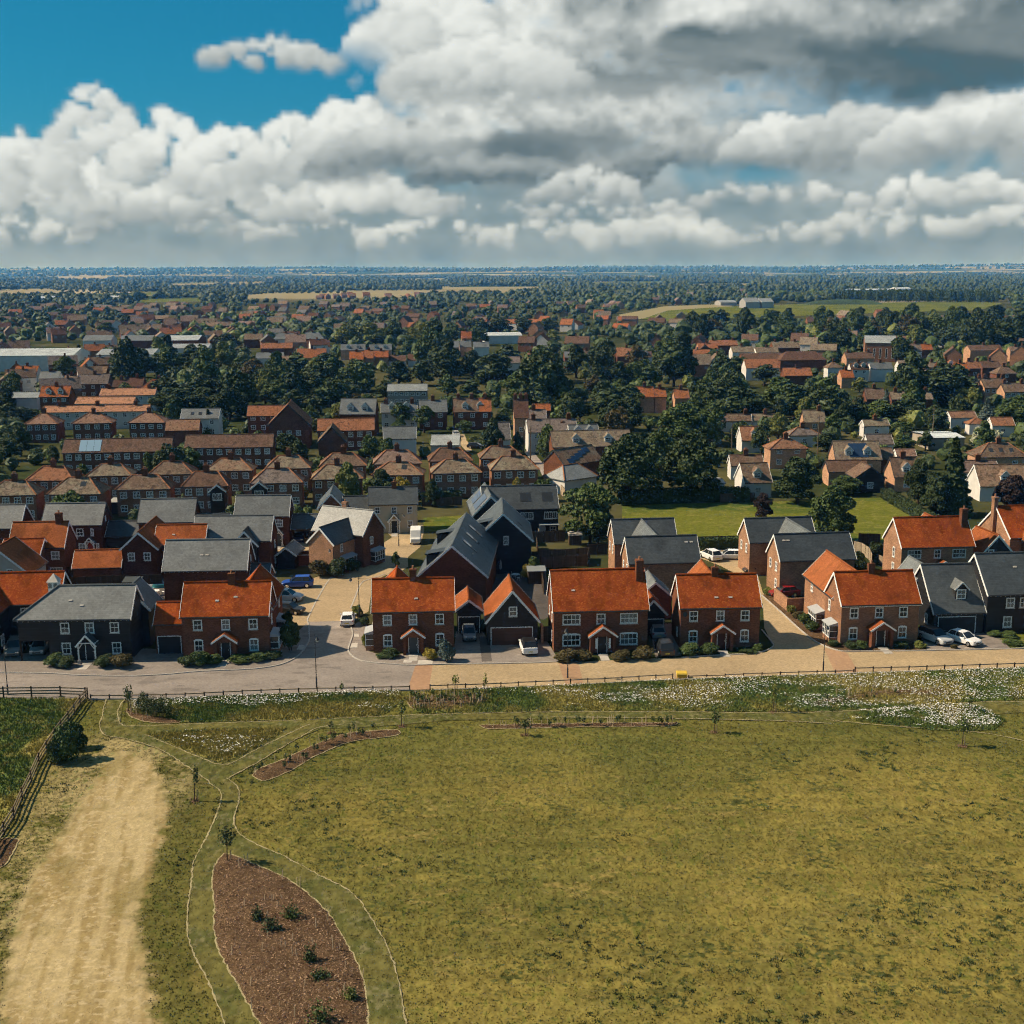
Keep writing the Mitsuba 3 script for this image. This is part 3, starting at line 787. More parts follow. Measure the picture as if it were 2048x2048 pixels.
PAVE_L = [(-75.15,133.89),(-60.17,134.51),(-51.67,135.4),(-43.65,136.3),(-36.73,134.88),(-29.75,135.37),(-27.8,137.53),(-26.83,142.21),(-26.2,146.52),(-25.3,142.65),(-24.66,138.17),(-24.88,133.93),(-26.3,130.27),(-29.09,128.64),(-34.98,127.87),(-39.16,126.78),(-42.65,126.39),(-47.8,126.65),(-52.1,127.44),(-57.31,127.7),(-71.76,127.49)]
sheet('pavement', 'grey pavement and drives in front of the left houses', 'pavement', PAVE_L, 0.024, 'asphalt', (0, 0.75))
PAVE_M = [(-20.34,144.66),(-19.71,147.08),(-17.98,144.91),(-16.96,134.81),(-15.33,133.34),(-6.94,134.96),(-7.01,142.54),(-3.78,142.59),(-2.9,138.92),(4.08,139.03),(4.98,133.28),(5.18,130.74),(1.57,130.16),(-9.08,129.82),(-14.82,130.26),(-17.21,131.12),(-18.74,133.1),(-19.48,135.53),(-19.71,141.29)]
sheet('pavement', 'grey drives beside the black barn garage', 'pavement', PAVE_M, 0.020, 'asphalt', (0, 0.9))
sheet('pavement', 'dark strip of paving between the two middle drives', 'pavement', [(-4.15,140.31),(-2.93,140.33),(-2.38,130.99),(-3.53,130.79)], 0.032, 'asphalt', (0, -2.0))
sheet('pavement', 'drive squeezed between the two middle red houses', 'pavement', [(17.3,145.5),(20.09,145.55),(19.59,132.59),(16.5,131.99)], 0.012, 'asphalt', (0, -0.5))
PAVE_R = [(50.36,142.23),(51.72,143.5),(59.59,143.63),(58.63,134.67),(48.68,134.14)]
sheet('pavement', 'grey drive with parked cars in front of the slate barn', 'pavement', PAVE_R, 0.020, 'asphalt', (0, 0.7))
sheet('pavement', 'planted border along the lane edge of the far right house', 'pavement', [(34.2,158.52),(36.41,161.15),(37.78,143.27),(39.69,136.08),(48.91,136.61),(48.62,134.33),(39.13,133.99),(37.26,135.85),(36.3,138.75)], 0.022, 'mulch')
sheet('turf', 'small front lawn at the right edge', 'lawn', [(58.59,139.51),(63.71,140.8),(61.28,135.09),(59.07,134.86)], 0.02, 'turf')
PARK = [(20.97,223.46),(36.05,224.83),(51.7,226.23),(65.02,229.11),(72.41,229.3),(74.77,211.73),(73.27,197.26),(64.04,192.17),(54.35,186.95),(43.2,187.42),(30.38,187.85),(17.7,186.87)]
sheet('park_lawn', 'bright mown green behind the slate-roofed pairs', 'lawn', PARK, 0.02, 'turf')
sheet('park_lawn', 'small back lawn behind the cream house', 'lawn', [(-16.14,212.22),(-9.06,214.19),(-8.52,201.33),(-15.1,200.38)], 0.02, 'turf')
sheet('courtyard', 'block paved parking court beside the open carport', 'paving', [(-41.42,199.78),(-32.85,200.78),(-30.68,191.2),(-31.52,182.41),(-32.22,176.54),(-36.64,177.72)], 0.016, 'pavers', (0.1, 0.9))
sheet('patio', 'dark paved gardens behind the barn garage', 'paving', [(-4.23,177.11),(4.94,177.93),(5.0,149.31),(3.98,147.48),(-3.2,153.15)], 0.012, 'asphalt', (0, -2.5))
sheet('back_yard', 'dark gravelled yards between the left houses', 'paving', [(-92.63,199.41),(-42.4,204.66),(-36.26,175.83),(-32.9,164.16),(-32.5,155.06),(-70.43,149.61)], 0.008, 'asphalt', (0, -2.0))
sheet('back_lane', 'pale street running away beyond the hipped houses', 'road', [(7.06,275.54),(10.35,279.39),(9.89,242.92),(11.7,237.31),(7.65,237.2),(6.24,264.85),(3.13,291.0),(4.48,299.49)], 0.02, 'asphalt', (0, 1.8))
sheet('back_lane', 'sandy track beside the round barn roofs', 'road', [(-15.41,324.16),(-12.95,324.25),(-9.92,294.73),(-11.07,292.19),(-14.46,312.44)], 0.02, 'pavers', (0, 1.1))

# pale kerbs
KERBS = [('pale kerb curving along the left pavement', [(-62.87,127.62),(-57.31,127.7),(-52.1,127.44),(-47.8,126.65),(-42.65,126.39),(-39.16,126.78),(-34.98,127.87),(-29.09,128.64),(-26.3,130.27),(-24.88,133.93),(-24.66,138.17),(-25.3,142.65),(-26.29,147.41)]),
         ('pale kerb around the corner house by the side street', [(-20.73,147.06),(-20.34,144.66),(-19.71,141.29),(-19.48,135.53),(-18.74,133.1),(-17.21,131.12),(-14.82,130.26),(-11.05,129.61),(-9.08,129.82),(1.57,130.16),(5.12,130.56)]),
         ('pale kerb in front of the middle red house', [(19.49,131.86),(22.58,132.45),(27.85,133.26),(30.12,134.68),(31.12,136.59),(31.09,138.47),(30.95,142.53)]),
         ('pale kerb sweeping round the right house and its lane', [(34.27,158.52),(35.07,150.29),(36.25,138.55),(37.21,135.66),(38.9,133.8),(48.63,134.01),(61.12,134.71)]),
         ('thin kerb line up the left side of the side street', [(-26.36,147.41),(-26.56,152.5),(-26.7,157.92),(-26.72,163.73),(-26.62,168.22),(-24.55,176.07)]),
         ('thin kerb line up the right side of the side street', [(-21.53,153.06),(-21.62,158.79),(-21.77,164.37),(-21.59,166.89),(-20.38,168.92),(-18.73,171.3)]),
         ('low kerb between road and left verge', [(-44.42,119.05),(-37.94,119.14),(-27.66,120.2),(-22.43,120.58),(-17.7,120.95),(-10.92,121.36)]),
         ('low kerb between paved road and right verge', [(-8.67,121.39),(4.19,122.51),(15.13,123.95),(26.26,125.08),(37.75,126.07),(58.16,127.71)])]
for i, (lab, line) in enumerate(KERBS):
    solo('kerb', lab, 'kerb', ribbon(curve(line, 0.6), 0.16, 0, 0.06 if i in (4, 5) else 0.11), 'stone', kind='structure', tint=(0, 1))
# pale tactile slabs
for i, s in enumerate(([(-19.64,141.7),(-19.02,141.71),(-18.8,140.48),(-19.41,140.47)], [(-19.37,137.86),(-18.68,138.07),(-18.51,136.31),(-19.32,136.11)], [(-12.54,131.55),(-11.67,131.56),(-11.53,130.49),(-12.55,130.47)], [(-10.85,131.39),(-9.19,131.42),(-9.14,129.82),(-10.84,129.79)], [(-25.61,137.37),(-24.64,136.99),(-24.64,135.26),(-25.6,135.62)])):
    solo('paving_slab', ('small white slab by the side street kerb', 'cream slab on the corner pavement', 'white slab before the corner house path', 'cream slab beside the reddish road band', 'tan slab on the left corner of the side street')[i],
         'slab', M().prism(s, 0.02, 0.045), 'stone', tint=(0, 1.15))

scene['haze'] = {'type': 'cube', 'to_world': T().translate([0, 7250, 52]).scale([16000, 7600, 58]), 'bsdf': {'type': 'null'}, 'interior': {'type': 'ref', 'id': 'air'}}
labels['haze'] = {'label': 'thin blue summer haze over the distant countryside', 'category': 'haze', 'kind': 'stuff'}


# ------------------------------------------------------------------ houses
class House:
    def __init__(self, name, label, cat, at, deg, group=None):
        self.key = thing(name, label, cat, group)
        self.xf = pose(at[0], at[1], deg)

    def put(self, name, mesh, bsdf, parent=None, **k):
        return put(parent or self.key, name, mesh, bsdf, xf=self.xf, **k)

    def block(self, x0, x1, y0, y1, he, hr, axis='x', hip=(0, 0), wall=('brick', (0, 1)), roof=('roof_red', (0, 1)), oh=0.3, vg=0.14, barge=True, gutter=True,
              rafters=False, z0=0.0, detail=True, hipmat=None, ridge=True, barge_dark=False):
        return Block(self, x0, x1, y0, y1, he, hr, axis, hip, wall, roof, oh, vg, barge, gutter, rafters, z0, detail, hipmat, ridge, barge_dark)


class Block:
    """Walls under a gabled or hipped roof. The outline is the roof's; the ridge runs along a, b crosses it."""

    def __init__(s, H, x0, x1, y0, y1, he, hr, axis, hip, wall, roof, oh, vg, barge, gutter, rafters, z0, detail, hipmat, ridge, barge_dark):
        s.H, s.he, s.hr, s.axis = H, he, hr, axis
        s.cx, s.cy = (x0 + x1) / 2, (y0 + y1) / 2
        A, B = ((x1 - x0) / 2, (y1 - y0) / 2) if axis == 'x' else ((y1 - y0) / 2, (x1 - x0) / 2)
        s.A, s.B, s.k = A, B, (hr - he) / B
        t = 0.16
        h0, h1 = hip
        R0, R1 = (-A + h0, 0, hr), (A - h1, 0, hr)
        c = [(-A, -B, he), (A, -B, he), (A, B, he), (-A, B, he)]
        top = c + [R0, R1]
        faces = [(0, 1, 5, 4), (2, 3, 4, 5)] + ([(3, 0, 4)] if h0 else []) + ([(1, 2, 5)] if h1 else [])
        per = [0, 1] + ([5] if not h1 else []) + [2, 3] + ([4] if not h0 else [])
        v = [s.loc(p) for p in top] + [s.loc((p[0], p[1], p[2] - t)) for p in top]
        m = M().add(v, faces + [tuple(i + 6 for i in q[::-1]) for q in faces] + [(per[i], per[i] + 6, per[(i + 1) % len(per)] + 6, per[(i + 1) % len(per)]) for i in range(len(per))])
        s.roof = H.put('roof', m, roof[0], tint=roof[1])
        # walls
        w0, w1 = (oh if h0 else vg), (oh if h1 else vg)
        a0, a1, b = -A + w0, A - w1, B - oh
        zt = he + oh * s.k - t + 0.03
        ztop = hr - t + 0.03
        m = M()
        wv = [(a0, -b, z0), (a1, -b, z0), (a1, b, z0), (a0, b, z0), (a0, -b, zt), (a1, -b, zt), (a1, b, zt), (a0, b, zt), (a0, 0, ztop), (a1, 0, ztop)]
        m.add([s.loc(p) for p in wv], [(0, 1, 5, 4), (2, 3, 7, 6), (1, 2, 6) + ((9,) if not h1 else ()) + (5,), (3, 0, 4) + ((8,) if not h0 else ()) + (7,)])
        s.wall = H.put('wall', m, wall[0], tint=wall[1])
        s.w = dict(a0=a0, a1=a1, b=b)
        if not detail:
            return
        for e, hh, ra in ((-1, h0, R0), (1, h1, R1)):
            if hh:
                continue
            m = M()
            for sb in (-1, 1):
                p, q2 = np.array((e * (A + 0.03), sb * (B + 0.02), he - 0.15)), np.array((e * (A + 0.03), 0, hr - 0.13))
                m.beam(s.loc(p), s.loc(q2), 0.05, 0.26, up=s.loc((0, sb, 1.0), True), ext=0.03)
            if barge:
                if barge_dark:
                    H.put('bargeboard', m, 'dark_metal')
                else:
                    H.put('bargeboard', m, 'white_paint')
        if gutter:
            for sb in (-1, 1):
                m = M().beam(s.loc((-A - 0.02, sb * (B + 0.055), he - 0.10)), s.loc((A + 0.02, sb * (B + 0.055), he - 0.10)), 0.11, 0.10)
                H.put('gutter', m, 'dark_metal')
        if rafters:
            m = M()
            for x in np.arange(-A + 0.4, A - 0.2, 0.62):
                for sb in (-1, 1):
                    m.beam(s.loc((x, sb * (B - 0.03), he - 0.24)), s.loc((x, sb * (B - oh + 0.02), he - 0.24 + (oh - 0.05) * s.k)), 0.07, 0.10)
            H.put('rafter_feet', m, 'white_paint', kind='stuff')
        if ridge:
            m = M()
            lines = [(R0, R1)]
            if h0:
                lines += [(R0, c[0]), (R0, c[3])]
            if h1:
                lines += [(R1, c[1]), (R1, c[2])]
            for p, q2 in lines:
                m.tube([s.loc((p[0], p[1], p[2] + 0.02)), s.loc((q2[0], q2[1], q2[2] + 0.02))], 0.13, 6)
            mat = hipmat or (roof[0], (roof[1][0], roof[1][1] * 0.75))
            H.put('ridge_tiles', m, mat[0], tint=mat[1])

    def loc(s, p, vec=False):
        a, b, z = p
        o = (0, 0) if vec else (s.cx, s.cy)
        return np.array((o[0] + a, o[1] + b, z)) if s.axis == 'x' else np.array((o[0] - b, o[1] + a, z))

    def face(s, name):
        """(origin at the foot of the wall's middle, tangent to the right seen from outside, outward normal)"""
        w = s.w
        if s.axis == 'x':
            X0, X1, Y0, Y1 = s.cx + w['a0'], s.cx + w['a1'], s.cy - w['b'], s.cy + w['b']
        else:
            X0, X1, Y0, Y1 = s.cx - w['b'], s.cx + w['b'], s.cy + w['a0'], s.cy + w['a1']
        mx, my = (X0 + X1) / 2, (Y0 + Y1) / 2
        return {'F': ((mx, Y0, 0), (1, 0, 0), (0, -1, 0)), 'B': ((mx, Y1, 0), (-1, 0, 0), (0, 1, 0)), 'L': ((X0, my, 0), (0, -1, 0), (-1, 0, 0)), 'R': ((X1, my, 0), (0, 1, 0), (1, 0, 0))}[name]

    def slope(s, name):
        """(middle of the eave, tangent to the right seen from outside, up the slope, normal, slope length)"""
        d = {'F': (0, -1), 'B': (0, 1), 'L': (-1, 0), 'R': (1, 0)}[name]
        out = np.array((d[0], d[1], 0.0))
        e = np.array((s.cx, s.cy, s.he)) + out * s.B
        L = math.hypot(s.B, s.hr - s.he)
        up = (-out * s.B + np.array((0, 0, s.hr - s.he))) / L
        t = np.array((-d[1], d[0], 0.0))
        return e, t, up, np.cross(t, up), L

    # ---- openings
    def window(s, face, x, z, w, h, style='sash', curtain=None, frame='white_paint', arch=False, simple=False, sill=True):
        o, t, n = (np.array(q, float) for q in s.face(face))
        return window(s.H, o, t, n, x, z, w, h, style, curtain, simple=simple, sill=sill, arch=arch)

    def door(s, face, x, w=0.95, h=2.1, color=(0.05, 0.05, 0.055), z=0.0, frame=True, proud=0.0, name='door'):
        o, t, n = (np.array(q, float) for q in s.face(face))
        return door(s.H, o, t, n, x, w, h, color, z, frame, proud, name)

    def skylight(s, face, x, u, w=0.8, h=1.2, mat='glass', name='skylight'):
        e, t, up, n, L = s.slope(face)
        c = e + t * x + up * (u * L)
        fr = M().frame(c, t, up, n, (-w / 2 - 0.06, -h / 2 - 0.06, 0.0), (w / 2 + 0.06, h / 2 + 0.06, 0.05))
        k = s.H.put(name, fr, 'dark_metal')
        s.H.put('pane', M().frame(c, t, up, n, (-w / 2, -h / 2, 0.03), (w / 2, h / 2, 0.066)), mat, parent=k, **({'tint': (0.08, 1)} if mat == 'glass' else {}))

    def vent(s, face, x, u):
        e, t, up, n, L = s.slope(face)
        s.H.put('roof_vent', M().frame(e + t * x + up * (u * L), t, up, n, (-0.22, -0.1, -0.02), (0.22, 0.1, 0.08)), 'stone', tint=(0, 1.1))

    def solar(s, face, x, u, cols, rows, w=1.0, h=1.6, mat=None):
        e, t, up, n, L = s.slope(face)
        c = e + t * x + up * (u * L)
        k = s.H.put('solar_panel_rack', M().frame(c, t, up, n, (-cols * w / 2, -rows * h / 2, 0.0), (cols * w / 2, rows * h / 2, 0.05)), 'dark_metal')
        for i in range(cols):
            for j in range(rows):
                x0, y0 = (i - cols / 2) * w + 0.03, (j - rows / 2) * h + 0.03
                s.H.put('solar_panel', M().frame(c, t, up, n, (x0, y0, 0.04), (x0 + w - 0.06, y0 + h - 0.06, 0.09)), mat[0] if mat else 'solar_glass', parent=k, color=mat[1] if mat else None)

    def chimney(s, x, y, w=0.75, d=0.6, up=1.1, pots=1, wall=None, z0=None, ztop=None):
        wall = wall or ('brick', (0.15, 0.8))
        zt = ztop or s.hr + up
        zb = z0 if z0 is not None else s.hr - 1.2
        m = M().box(x - w / 2, y - d / 2, zb, x + w / 2, y + d / 2, zt - 0.28)
        m.box(x - w / 2 - 0.06, y - d / 2 - 0.06, zt - 0.28, x + w / 2 + 0.06, y + d / 2 + 0.06, zt - 0.14)
        m.box(x - w / 2 - 0.02, y - d / 2 - 0.02, zt - 0.14, x + w / 2 + 0.02, y + d / 2 + 0.02, zt)
        k = s.H.put('chimney', m, wall[0], tint=wall[1])
        for i in range(pots):
            px = x + (i - (pots - 1) / 2) * 0.34
            s.H.put('chimney_pot', M().tube([(px, y, zt - 0.02), (px, y, zt + 0.22), (px, y, zt + 0.40)], [0.13, 0.11, 0.12], 8), 'paint', parent=k, color=(0.33, 0.16, 0.09))
        return k

    def flashing(s, x, y, w, d):
        z = s.hr - s.k * abs(y - s.cy - d / 2) if s.axis == 'x' else s.hr
        s.H.put('lead_flashing', M().beam((x - w / 2 - 0.08, y - d / 2 - 0.05, s.hr - s.k * (s.cy - y + d / 2 + 0.05) + 0.05), (x + w / 2 + 0.08, y - d / 2 - 0.05, s.hr - s.k * (s.cy - y + d / 2 + 0.05) + 0.05), 0.25, 0.05), 'stone', tint=(0, 0.9))

    def dormer(s, face, x, zb, w, h, pitch=45, roof=('roof_slate', (0.5, 1)), wall=('boards', (0, 1)), flat=False, win=True, curtain=0.2):
        """a window dormer standing on the slope with its sill at height zb"""
        e, t, up, n, L = s.slope(face)
        out = np.array((n[0], n[1], 0.0))
        out /= np.linalg.norm(out)
        run = (zb - s.he) / s.k                       # how far in from the eave the front stands
        o = np.array((e[0], e[1], 0.0)) + t * x - out * run
        back = h / s.k + 0.3
        f = lambda a, b, z: o + t * a - out * b + np.array((0, 0, z))
        zt = zb + h
        m = M()
        hw = w / 2
        rise = hw * math.tan(math.radians(pitch))
        top = [] if flat else [f(0, 0, zt + rise)]
        m.add([f(-hw, 0, zb - 0.25), f(hw, 0, zb - 0.25), f(hw, 0, zt), *top, f(-hw, 0, zt)], [tuple(range(4 + len(top)))])
        for sg in (-1, 1):
            m.add([f(sg * hw, 0, zb - 0.25), f(sg * hw, back, zt - 0.02), f(sg * hw, 0, zt)], [(0, 1, 2)])
        k = s.H.put('dormer', m, wall[0], tint=wall[1])
        m = M()
        if flat:
            bk = (zt - zb + 0.55) / s.k
            m.frame(f(0, 0, zt), t, -out, np.array((0, 0, 1.0)), (-hw - 0.15, -0.2, 0), (hw + 0.15, 0.01, 0.14))
            v = [f(-hw - 0.15, -0.2, zt + 0.1), f(hw + 0.15, -0.2, zt + 0.1), f(hw + 0.15, bk, zt + 0.55), f(-hw - 0.15, bk, zt + 0.55)]
            m.add(v, [(0, 1, 2, 3)])
        else:
            bk = (zt + rise - zb) / s.k + 0.1
            for sg in (-1, 1):
                a = [f(sg * (hw + 0.18), -0.2, zt - 0.18 * math.tan(math.radians(pitch))), f(0, -0.2, zt + rise), f(0, bk, zt + rise), f(sg * (hw + 0.18), max(0.1, h / s.k), zt - 0.18 * math.tan(math.radians(pitch)))]
                m.add(a + [q + np.array((0, 0, 0.1)) for q in a], [(0, 1, 2, 3), (4, 5, 6, 7), (0, 1, 5, 4), (2, 3, 7, 6), (0, 3, 7, 4)])
            b = M()
            for sg in (-1, 1):
                b.beam(f(sg * (hw + 0.2), -0.23, zt - 0.2 * math.tan(math.radians(pitch))), f(0, -0.23, zt + rise + 0.02), 0.05, 0.16, up=np.array((0, 0, 1.0)))
            s.H.put('bargeboard', b, 'white_paint', parent=k)
        s.H.put('dormer_roof', m, roof[0], parent=k, tint=roof[1])
        if win:
            window(s.H, o, t, out, 0, zb - 0.02, w * 0.78, h * 0.92, 'sash', curtain, parent=k, flatkids=True)
        return k


def window(H, o, t, n, x, z, w, h, style='sash', curtain=None, parent=None, simple=False, flatkids=False, sill=True, arch=False):
    """white frame standing a little proud of the wall, with panes, bars and sill"""
    up = np.array((0, 0, 1.0))
    o = o + t * x
    c = rng.random() ** 1.5 * 0.6 if curtain is None else curtain
    fw = 0.125 if not simple else 0.13
    m = M()
    bar = lambda x0, x1, z0, z1, p=0.06: m.frame(o, t, up, n, (x0, z + z0, -0.02), (x1, z + z1, p))
    bar(-w / 2, -w / 2 + fw, 0, h)
    bar(w / 2 - fw, w / 2, 0, h)
    bar(-w / 2 + fw, w / 2 - fw, 0, fw)
    bar(-w / 2 + fw, w / 2 - fw, h - fw, h)
    if arch:
        m.add([o + t * a + up * (z + b) + n * 0.05 for a, b in ((-w / 2, h), (w / 2, h), (w / 4, h + 0.12), (-w / 4, h + 0.12))], [(0, 1, 2, 3)])
    cols = 2 if style in ('wide', 'pair') else 3 if style == 'triple' else 1
    rows = 2 if style in ('sash', 'wide') else 1
    cw = (w - 2 * fw) / cols
    for i in range(1, cols):
        bar(-w / 2 + fw + cw * i - 0.04, -w / 2 + fw + cw * i + 0.04, fw, h - fw)
    if rows == 2:
        bar(-w / 2 + fw, w / 2 - fw, h / 2 - 0.045, h / 2 + 0.045, 0.065)
    if not simple:
        for i in range(cols):
            cx = -w / 2 + fw + cw * (i + 0.5)
            bar(cx - 0.02, cx + 0.02, fw, h - fw, 0.045)
    k = H.put('window', m, 'white_paint', parent=parent)
    p = k if not flatkids else parent
    if simple:
        H.put('pane', M().frame(o, t, up, n, (-w / 2 + 0.03, z + 0.03, -0.03), (w / 2 - 0.03, z + h - 0.03, 0.02)), 'glass', parent=p, tint=(c, 1))
    else:
        for i in range(cols):
            for j in range(rows):
                x0, z0 = -w / 2 + fw + cw * i, fw + (h - 2 * fw) / rows * j
                H.put('pane', M().frame(o, t, up, n, (x0, z + z0, -0.03), (x0 + cw, z + z0 + (h - 2 * fw) / rows, 0.02)), 'glass', parent=p, tint=(np.clip(c + 0.16 * rng.normal(), 0, 1), 1))
        if sill and not flatkids:
            H.put('sill', M().frame(o, t, up, n, (-w / 2 - 0.06, z - 0.09, -0.02), (w / 2 + 0.06, z - 0.005, 0.12)), 'stone', parent=k, tint=(0, 1.05))
    return k


def door(H, o, t, n, x, w, h, color, z=0.0, frame=True, proud=0.0, name='door'):
    up = np.array((0, 0, 1.0))
    o = o + t * x + n * proud
    k = H.put(name, M().frame(o, t, up, n, (-w / 2, z, -0.03), (w / 2, z + h, 0.04)), 'paint', color=color)
    if frame:
        m = M()
        for a in (-w / 2 - 0.08, w / 2):
            m.frame(o, t, up, n, (a, z, -0.02), (a + 0.08, z + h, 0.07))
        m.frame(o, t, up, n, (-w / 2 - 0.08, z + h, -0.02), (w / 2 + 0.08, z + h + 0.09, 0.07))
        H.put('door_frame', m, 'white_paint', parent=k)
    if name == 'door':
        H.put('handle', M().frame(o, t, up, n, (w / 2 - 0.16, z + 1.0, 0.04), (w / 2 - 0.11, z + 1.14, 0.09)), 'chrome', parent=k)
    else:
        m = M()
        for i in range(1, 5):
            m.frame(o, t, up, n, (-w / 2 + 0.05, z + h * i / 5 - 0.015, 0.035), (w / 2 - 0.05, z + h * i / 5 + 0.015, 0.055))
        H.put('door_rib', m, 'paint', parent=k, color=tuple(0.6 * q for q in color), kind='stuff')
    return k


def porch(H, x, y, w=2.0, d=1.5, he=2.25, hr=3.1, roof=('roof_red', (0.2, 1)), wall=('brick', (0.1, 1)), open_posts=False, doorcol=(0.03, 0.03, 0.03), doorw=0.95, side=False, back=None):
    """gabled porch in front of the wall at y, the door inside"""
    yb = y if back is None else back
    m = M()
    yf = y - d
    for sg in (-1, 1):
        a = [(x + sg * (w / 2 + 0.22), yf - 0.15, he - 0.22 * (hr - he) / (w / 2)), (x, yf - 0.15, hr), (x, yb + 0.03, hr), (x + sg * (w / 2 + 0.22), yb + 0.03, he - 0.22 * (hr - he) / (w / 2))]
        m.add(a + [(p, q, r + 0.12) for p, q, r in a], [(0, 1, 2, 3), (4, 5, 6, 7), (0, 1, 5, 4), (0, 3, 7, 4), (2, 3, 7, 6)])
    k = H.put('porch', m, roof[0], tint=roof[1])
    m = M()
    for sg in (-1, 1):
        m.beam((x + sg * (w / 2 + 0.24), yf - 0.18, he - 0.24 * (hr - he) / (w / 2) + 0.0), (x, yf - 0.18, hr + 0.02), 0.06, 0.2, up=(0, 0, 1))
    H.put('bargeboard', m, 'white_paint', parent=k)
    m = M()
    if open_posts:
        for sg in (-1, 1):
            m.box(x + sg * w / 2 - 0.07, yf, 0.35, x + sg * w / 2 + 0.07, yf + 0.14, he + 0.1)
            m.beam((x + sg * w / 2, yf + 0.07, he - 0.6), (x + sg * (w / 2 - 0.5), yf + 0.07, he + 0.1), 0.09, 0.09)
            m.beam((x + sg * w / 2, yf + 0.07, he + 0.06), (x + sg * w / 2, yb, he + 0.06), 0.12, 0.12)
        m.beam((x - w / 2, yf + 0.07, he + 0.12), (x + w / 2, yf + 0.07, he + 0.12), 0.12, 0.12)
        H.put('porch_frame', m, 'white_paint', parent=k)
        for sg in (-1, 1):
            H.put('post_base', M().box(x + sg * w / 2 - 0.16, yf - 0.08, 0, x + sg * w / 2 + 0.16, yf + 0.24, 0.4), 'stone', parent=k, tint=(0, 1.1))
    else:
        for sg in (-1, 1):
            a, b = sorted((x + sg * (w / 2), x + sg * (w / 2 - 0.35)))
            m.box(a, yf, 0, b, yb, he + 0.0)
        rise = (hr - he)
        m.add([(x - w / 2 + 0.02, yf + 0.02, he - 0.12), (x + w / 2 - 0.02, yf + 0.02, he - 0.12), (x + w / 2 - 0.02, yf + 0.02, he), (x, yf + 0.02, hr), (x - w / 2 + 0.02, yf + 0.02, he)], [(0, 1, 2, 3, 4)])
        H.put('porch_wall', m, wall[0], parent=k, tint=wall[1])
    t, n = np.array((1.0, 0, 0)), np.array((0, -1.0, 0))
    dk = door(H, np.array((x, yb, 0.0)) if open_posts else np.array((x, yf + 0.7, 0.0)), t, n, 0, doorw, 2.05, doorcol)
    if not open_posts:
        H.put('porch_back', M().box(x - w / 2 + 0.3, yf + 0.72, 0, x + w / 2 - 0.3, yf + 0.8, he), wall[0], parent=k, tint=wall[1])
        if side:
            for sg in (-1, 1):
                H.put('side_light', M().box(x + sg * (doorw / 2 + 0.28) - 0.12, yf - 0.03, 0.75, x + sg * (doorw / 2 + 0.28) + 0.12, yf + 0.02, 2.0), 'white_paint', parent=k)
    H.put('step', M().box(x - 0.55, yf - 0.55, 0.0, x + 0.55, yf + 0.05, 0.09), 'stone', tint=(0, 1.0))
    solo('garden_path', 'pale slab path to the door of the ' + labels[H.key]['label'], 'path', M().box(x - 0.5, yf - 2.2, 0.01, x + 0.5, yf - 0.56, 0.045), 'stone', kind='structure', tint=(0, 1.05), xf=H.xf)
    return k


def bay(H, o, t, n, x, w=2.3, d=0.9, z0=0.6, h=1.55, base=('brick', (0.6, 1)), cols=4):
    """square bay window with a grey lean-to roof"""
    up = np.array((0, 0, 1.0))
    o = np.asarray(o, float) + np.asarray(t, float) * x
    t, n = np.asarray(t, float), np.asarray(n, float)
    k = H.put('bay_window', M().frame(o, t, n, up, (-w / 2 + 0.03, 0.0, 0.0), (w / 2 - 0.03, d - 0.03, z0)), base[0], tint=base[1])
    m = M()
    cw = w / cols
    for i in range(cols + 1):
        a = -w / 2 + cw * i
        m.frame(o, t, n, up, (max(a - 0.05, -w / 2), d - 0.09, z0), (min(a + 0.05, w / 2), d, z0 + h))
    for zz in (z0, z0 + h * 0.5 - 0.04, z0 + h - 0.08):
        m.frame(o, t, n, up, (-w / 2, d - 0.085, zz), (w / 2, d + 0.01, zz + 0.08))
        for a in (-w / 2, w / 2 - 0.09):
            m.frame(o, t, n, up, (a, 0, zz + 0.002), (a + 0.09, d - 0.02, zz + 0.078))
    H.put('bay_frame', m, 'white_paint', parent=k)
    H.put('pane', M().frame(o, t, n, up, (-w / 2 + 0.05, 0.0, z0 + 0.02), (w / 2 - 0.05, d - 0.05, z0 + h - 0.02)), 'glass', parent=k, tint=(0.12, 1))
    v = [o + t * a + n * b + up * c for a, b, c in ((-w / 2 - 0.12, d + 0.12, z0 + h), (w / 2 + 0.12, d + 0.12, z0 + h), (w / 2 + 0.12, 0, z0 + h + 0.35), (-w / 2 - 0.12, 0, z0 + h + 0.35),
                                                      (-w / 2 - 0.12, d + 0.12, z0 + h - 0.1), (w / 2 + 0.12, d + 0.12, z0 + h - 0.1), (w / 2 + 0.12, 0, z0 + h - 0.1), (-w / 2 - 0.12, 0, z0 + h - 0.1))]
    H.put('bay_roof', M().add(v, [(0, 1, 2, 3), (0, 1, 5, 4), (1, 2, 6, 5), (0, 3, 7, 4), (4, 5, 6, 7)]), 'paint', parent=k, color=(0.36, 0.38, 0.39))


# ------------------------------------------------------------------ the front row
FR_ROW = None
RED, SLATE = ('roof_red', (0.0, 1.0)), ('roof_slate', (0.15, 1.0))
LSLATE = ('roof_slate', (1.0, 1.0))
BRK, BRK_O = ('brick', (0.14, 0.95)), ('brick', (0.85, 1.0))
BLK = ('boards', (0, 1))


def three_by_two(b, xs, ws=(1.05, 1.0, 1.05), lower=(0, 2), zu=3.3, hu=1.28, zl=0.72, hl=1.42):
    for i, (x, w) in enumerate(zip(xs, ws)):
        b.window('F', x, zu, w, hu, 'wide' if w > 1.5 else 'sash')
        if i in lower:
            b.window('F', x, zl, w, hl, 'wide' if w > 1.5 else 'sash', arch=True)


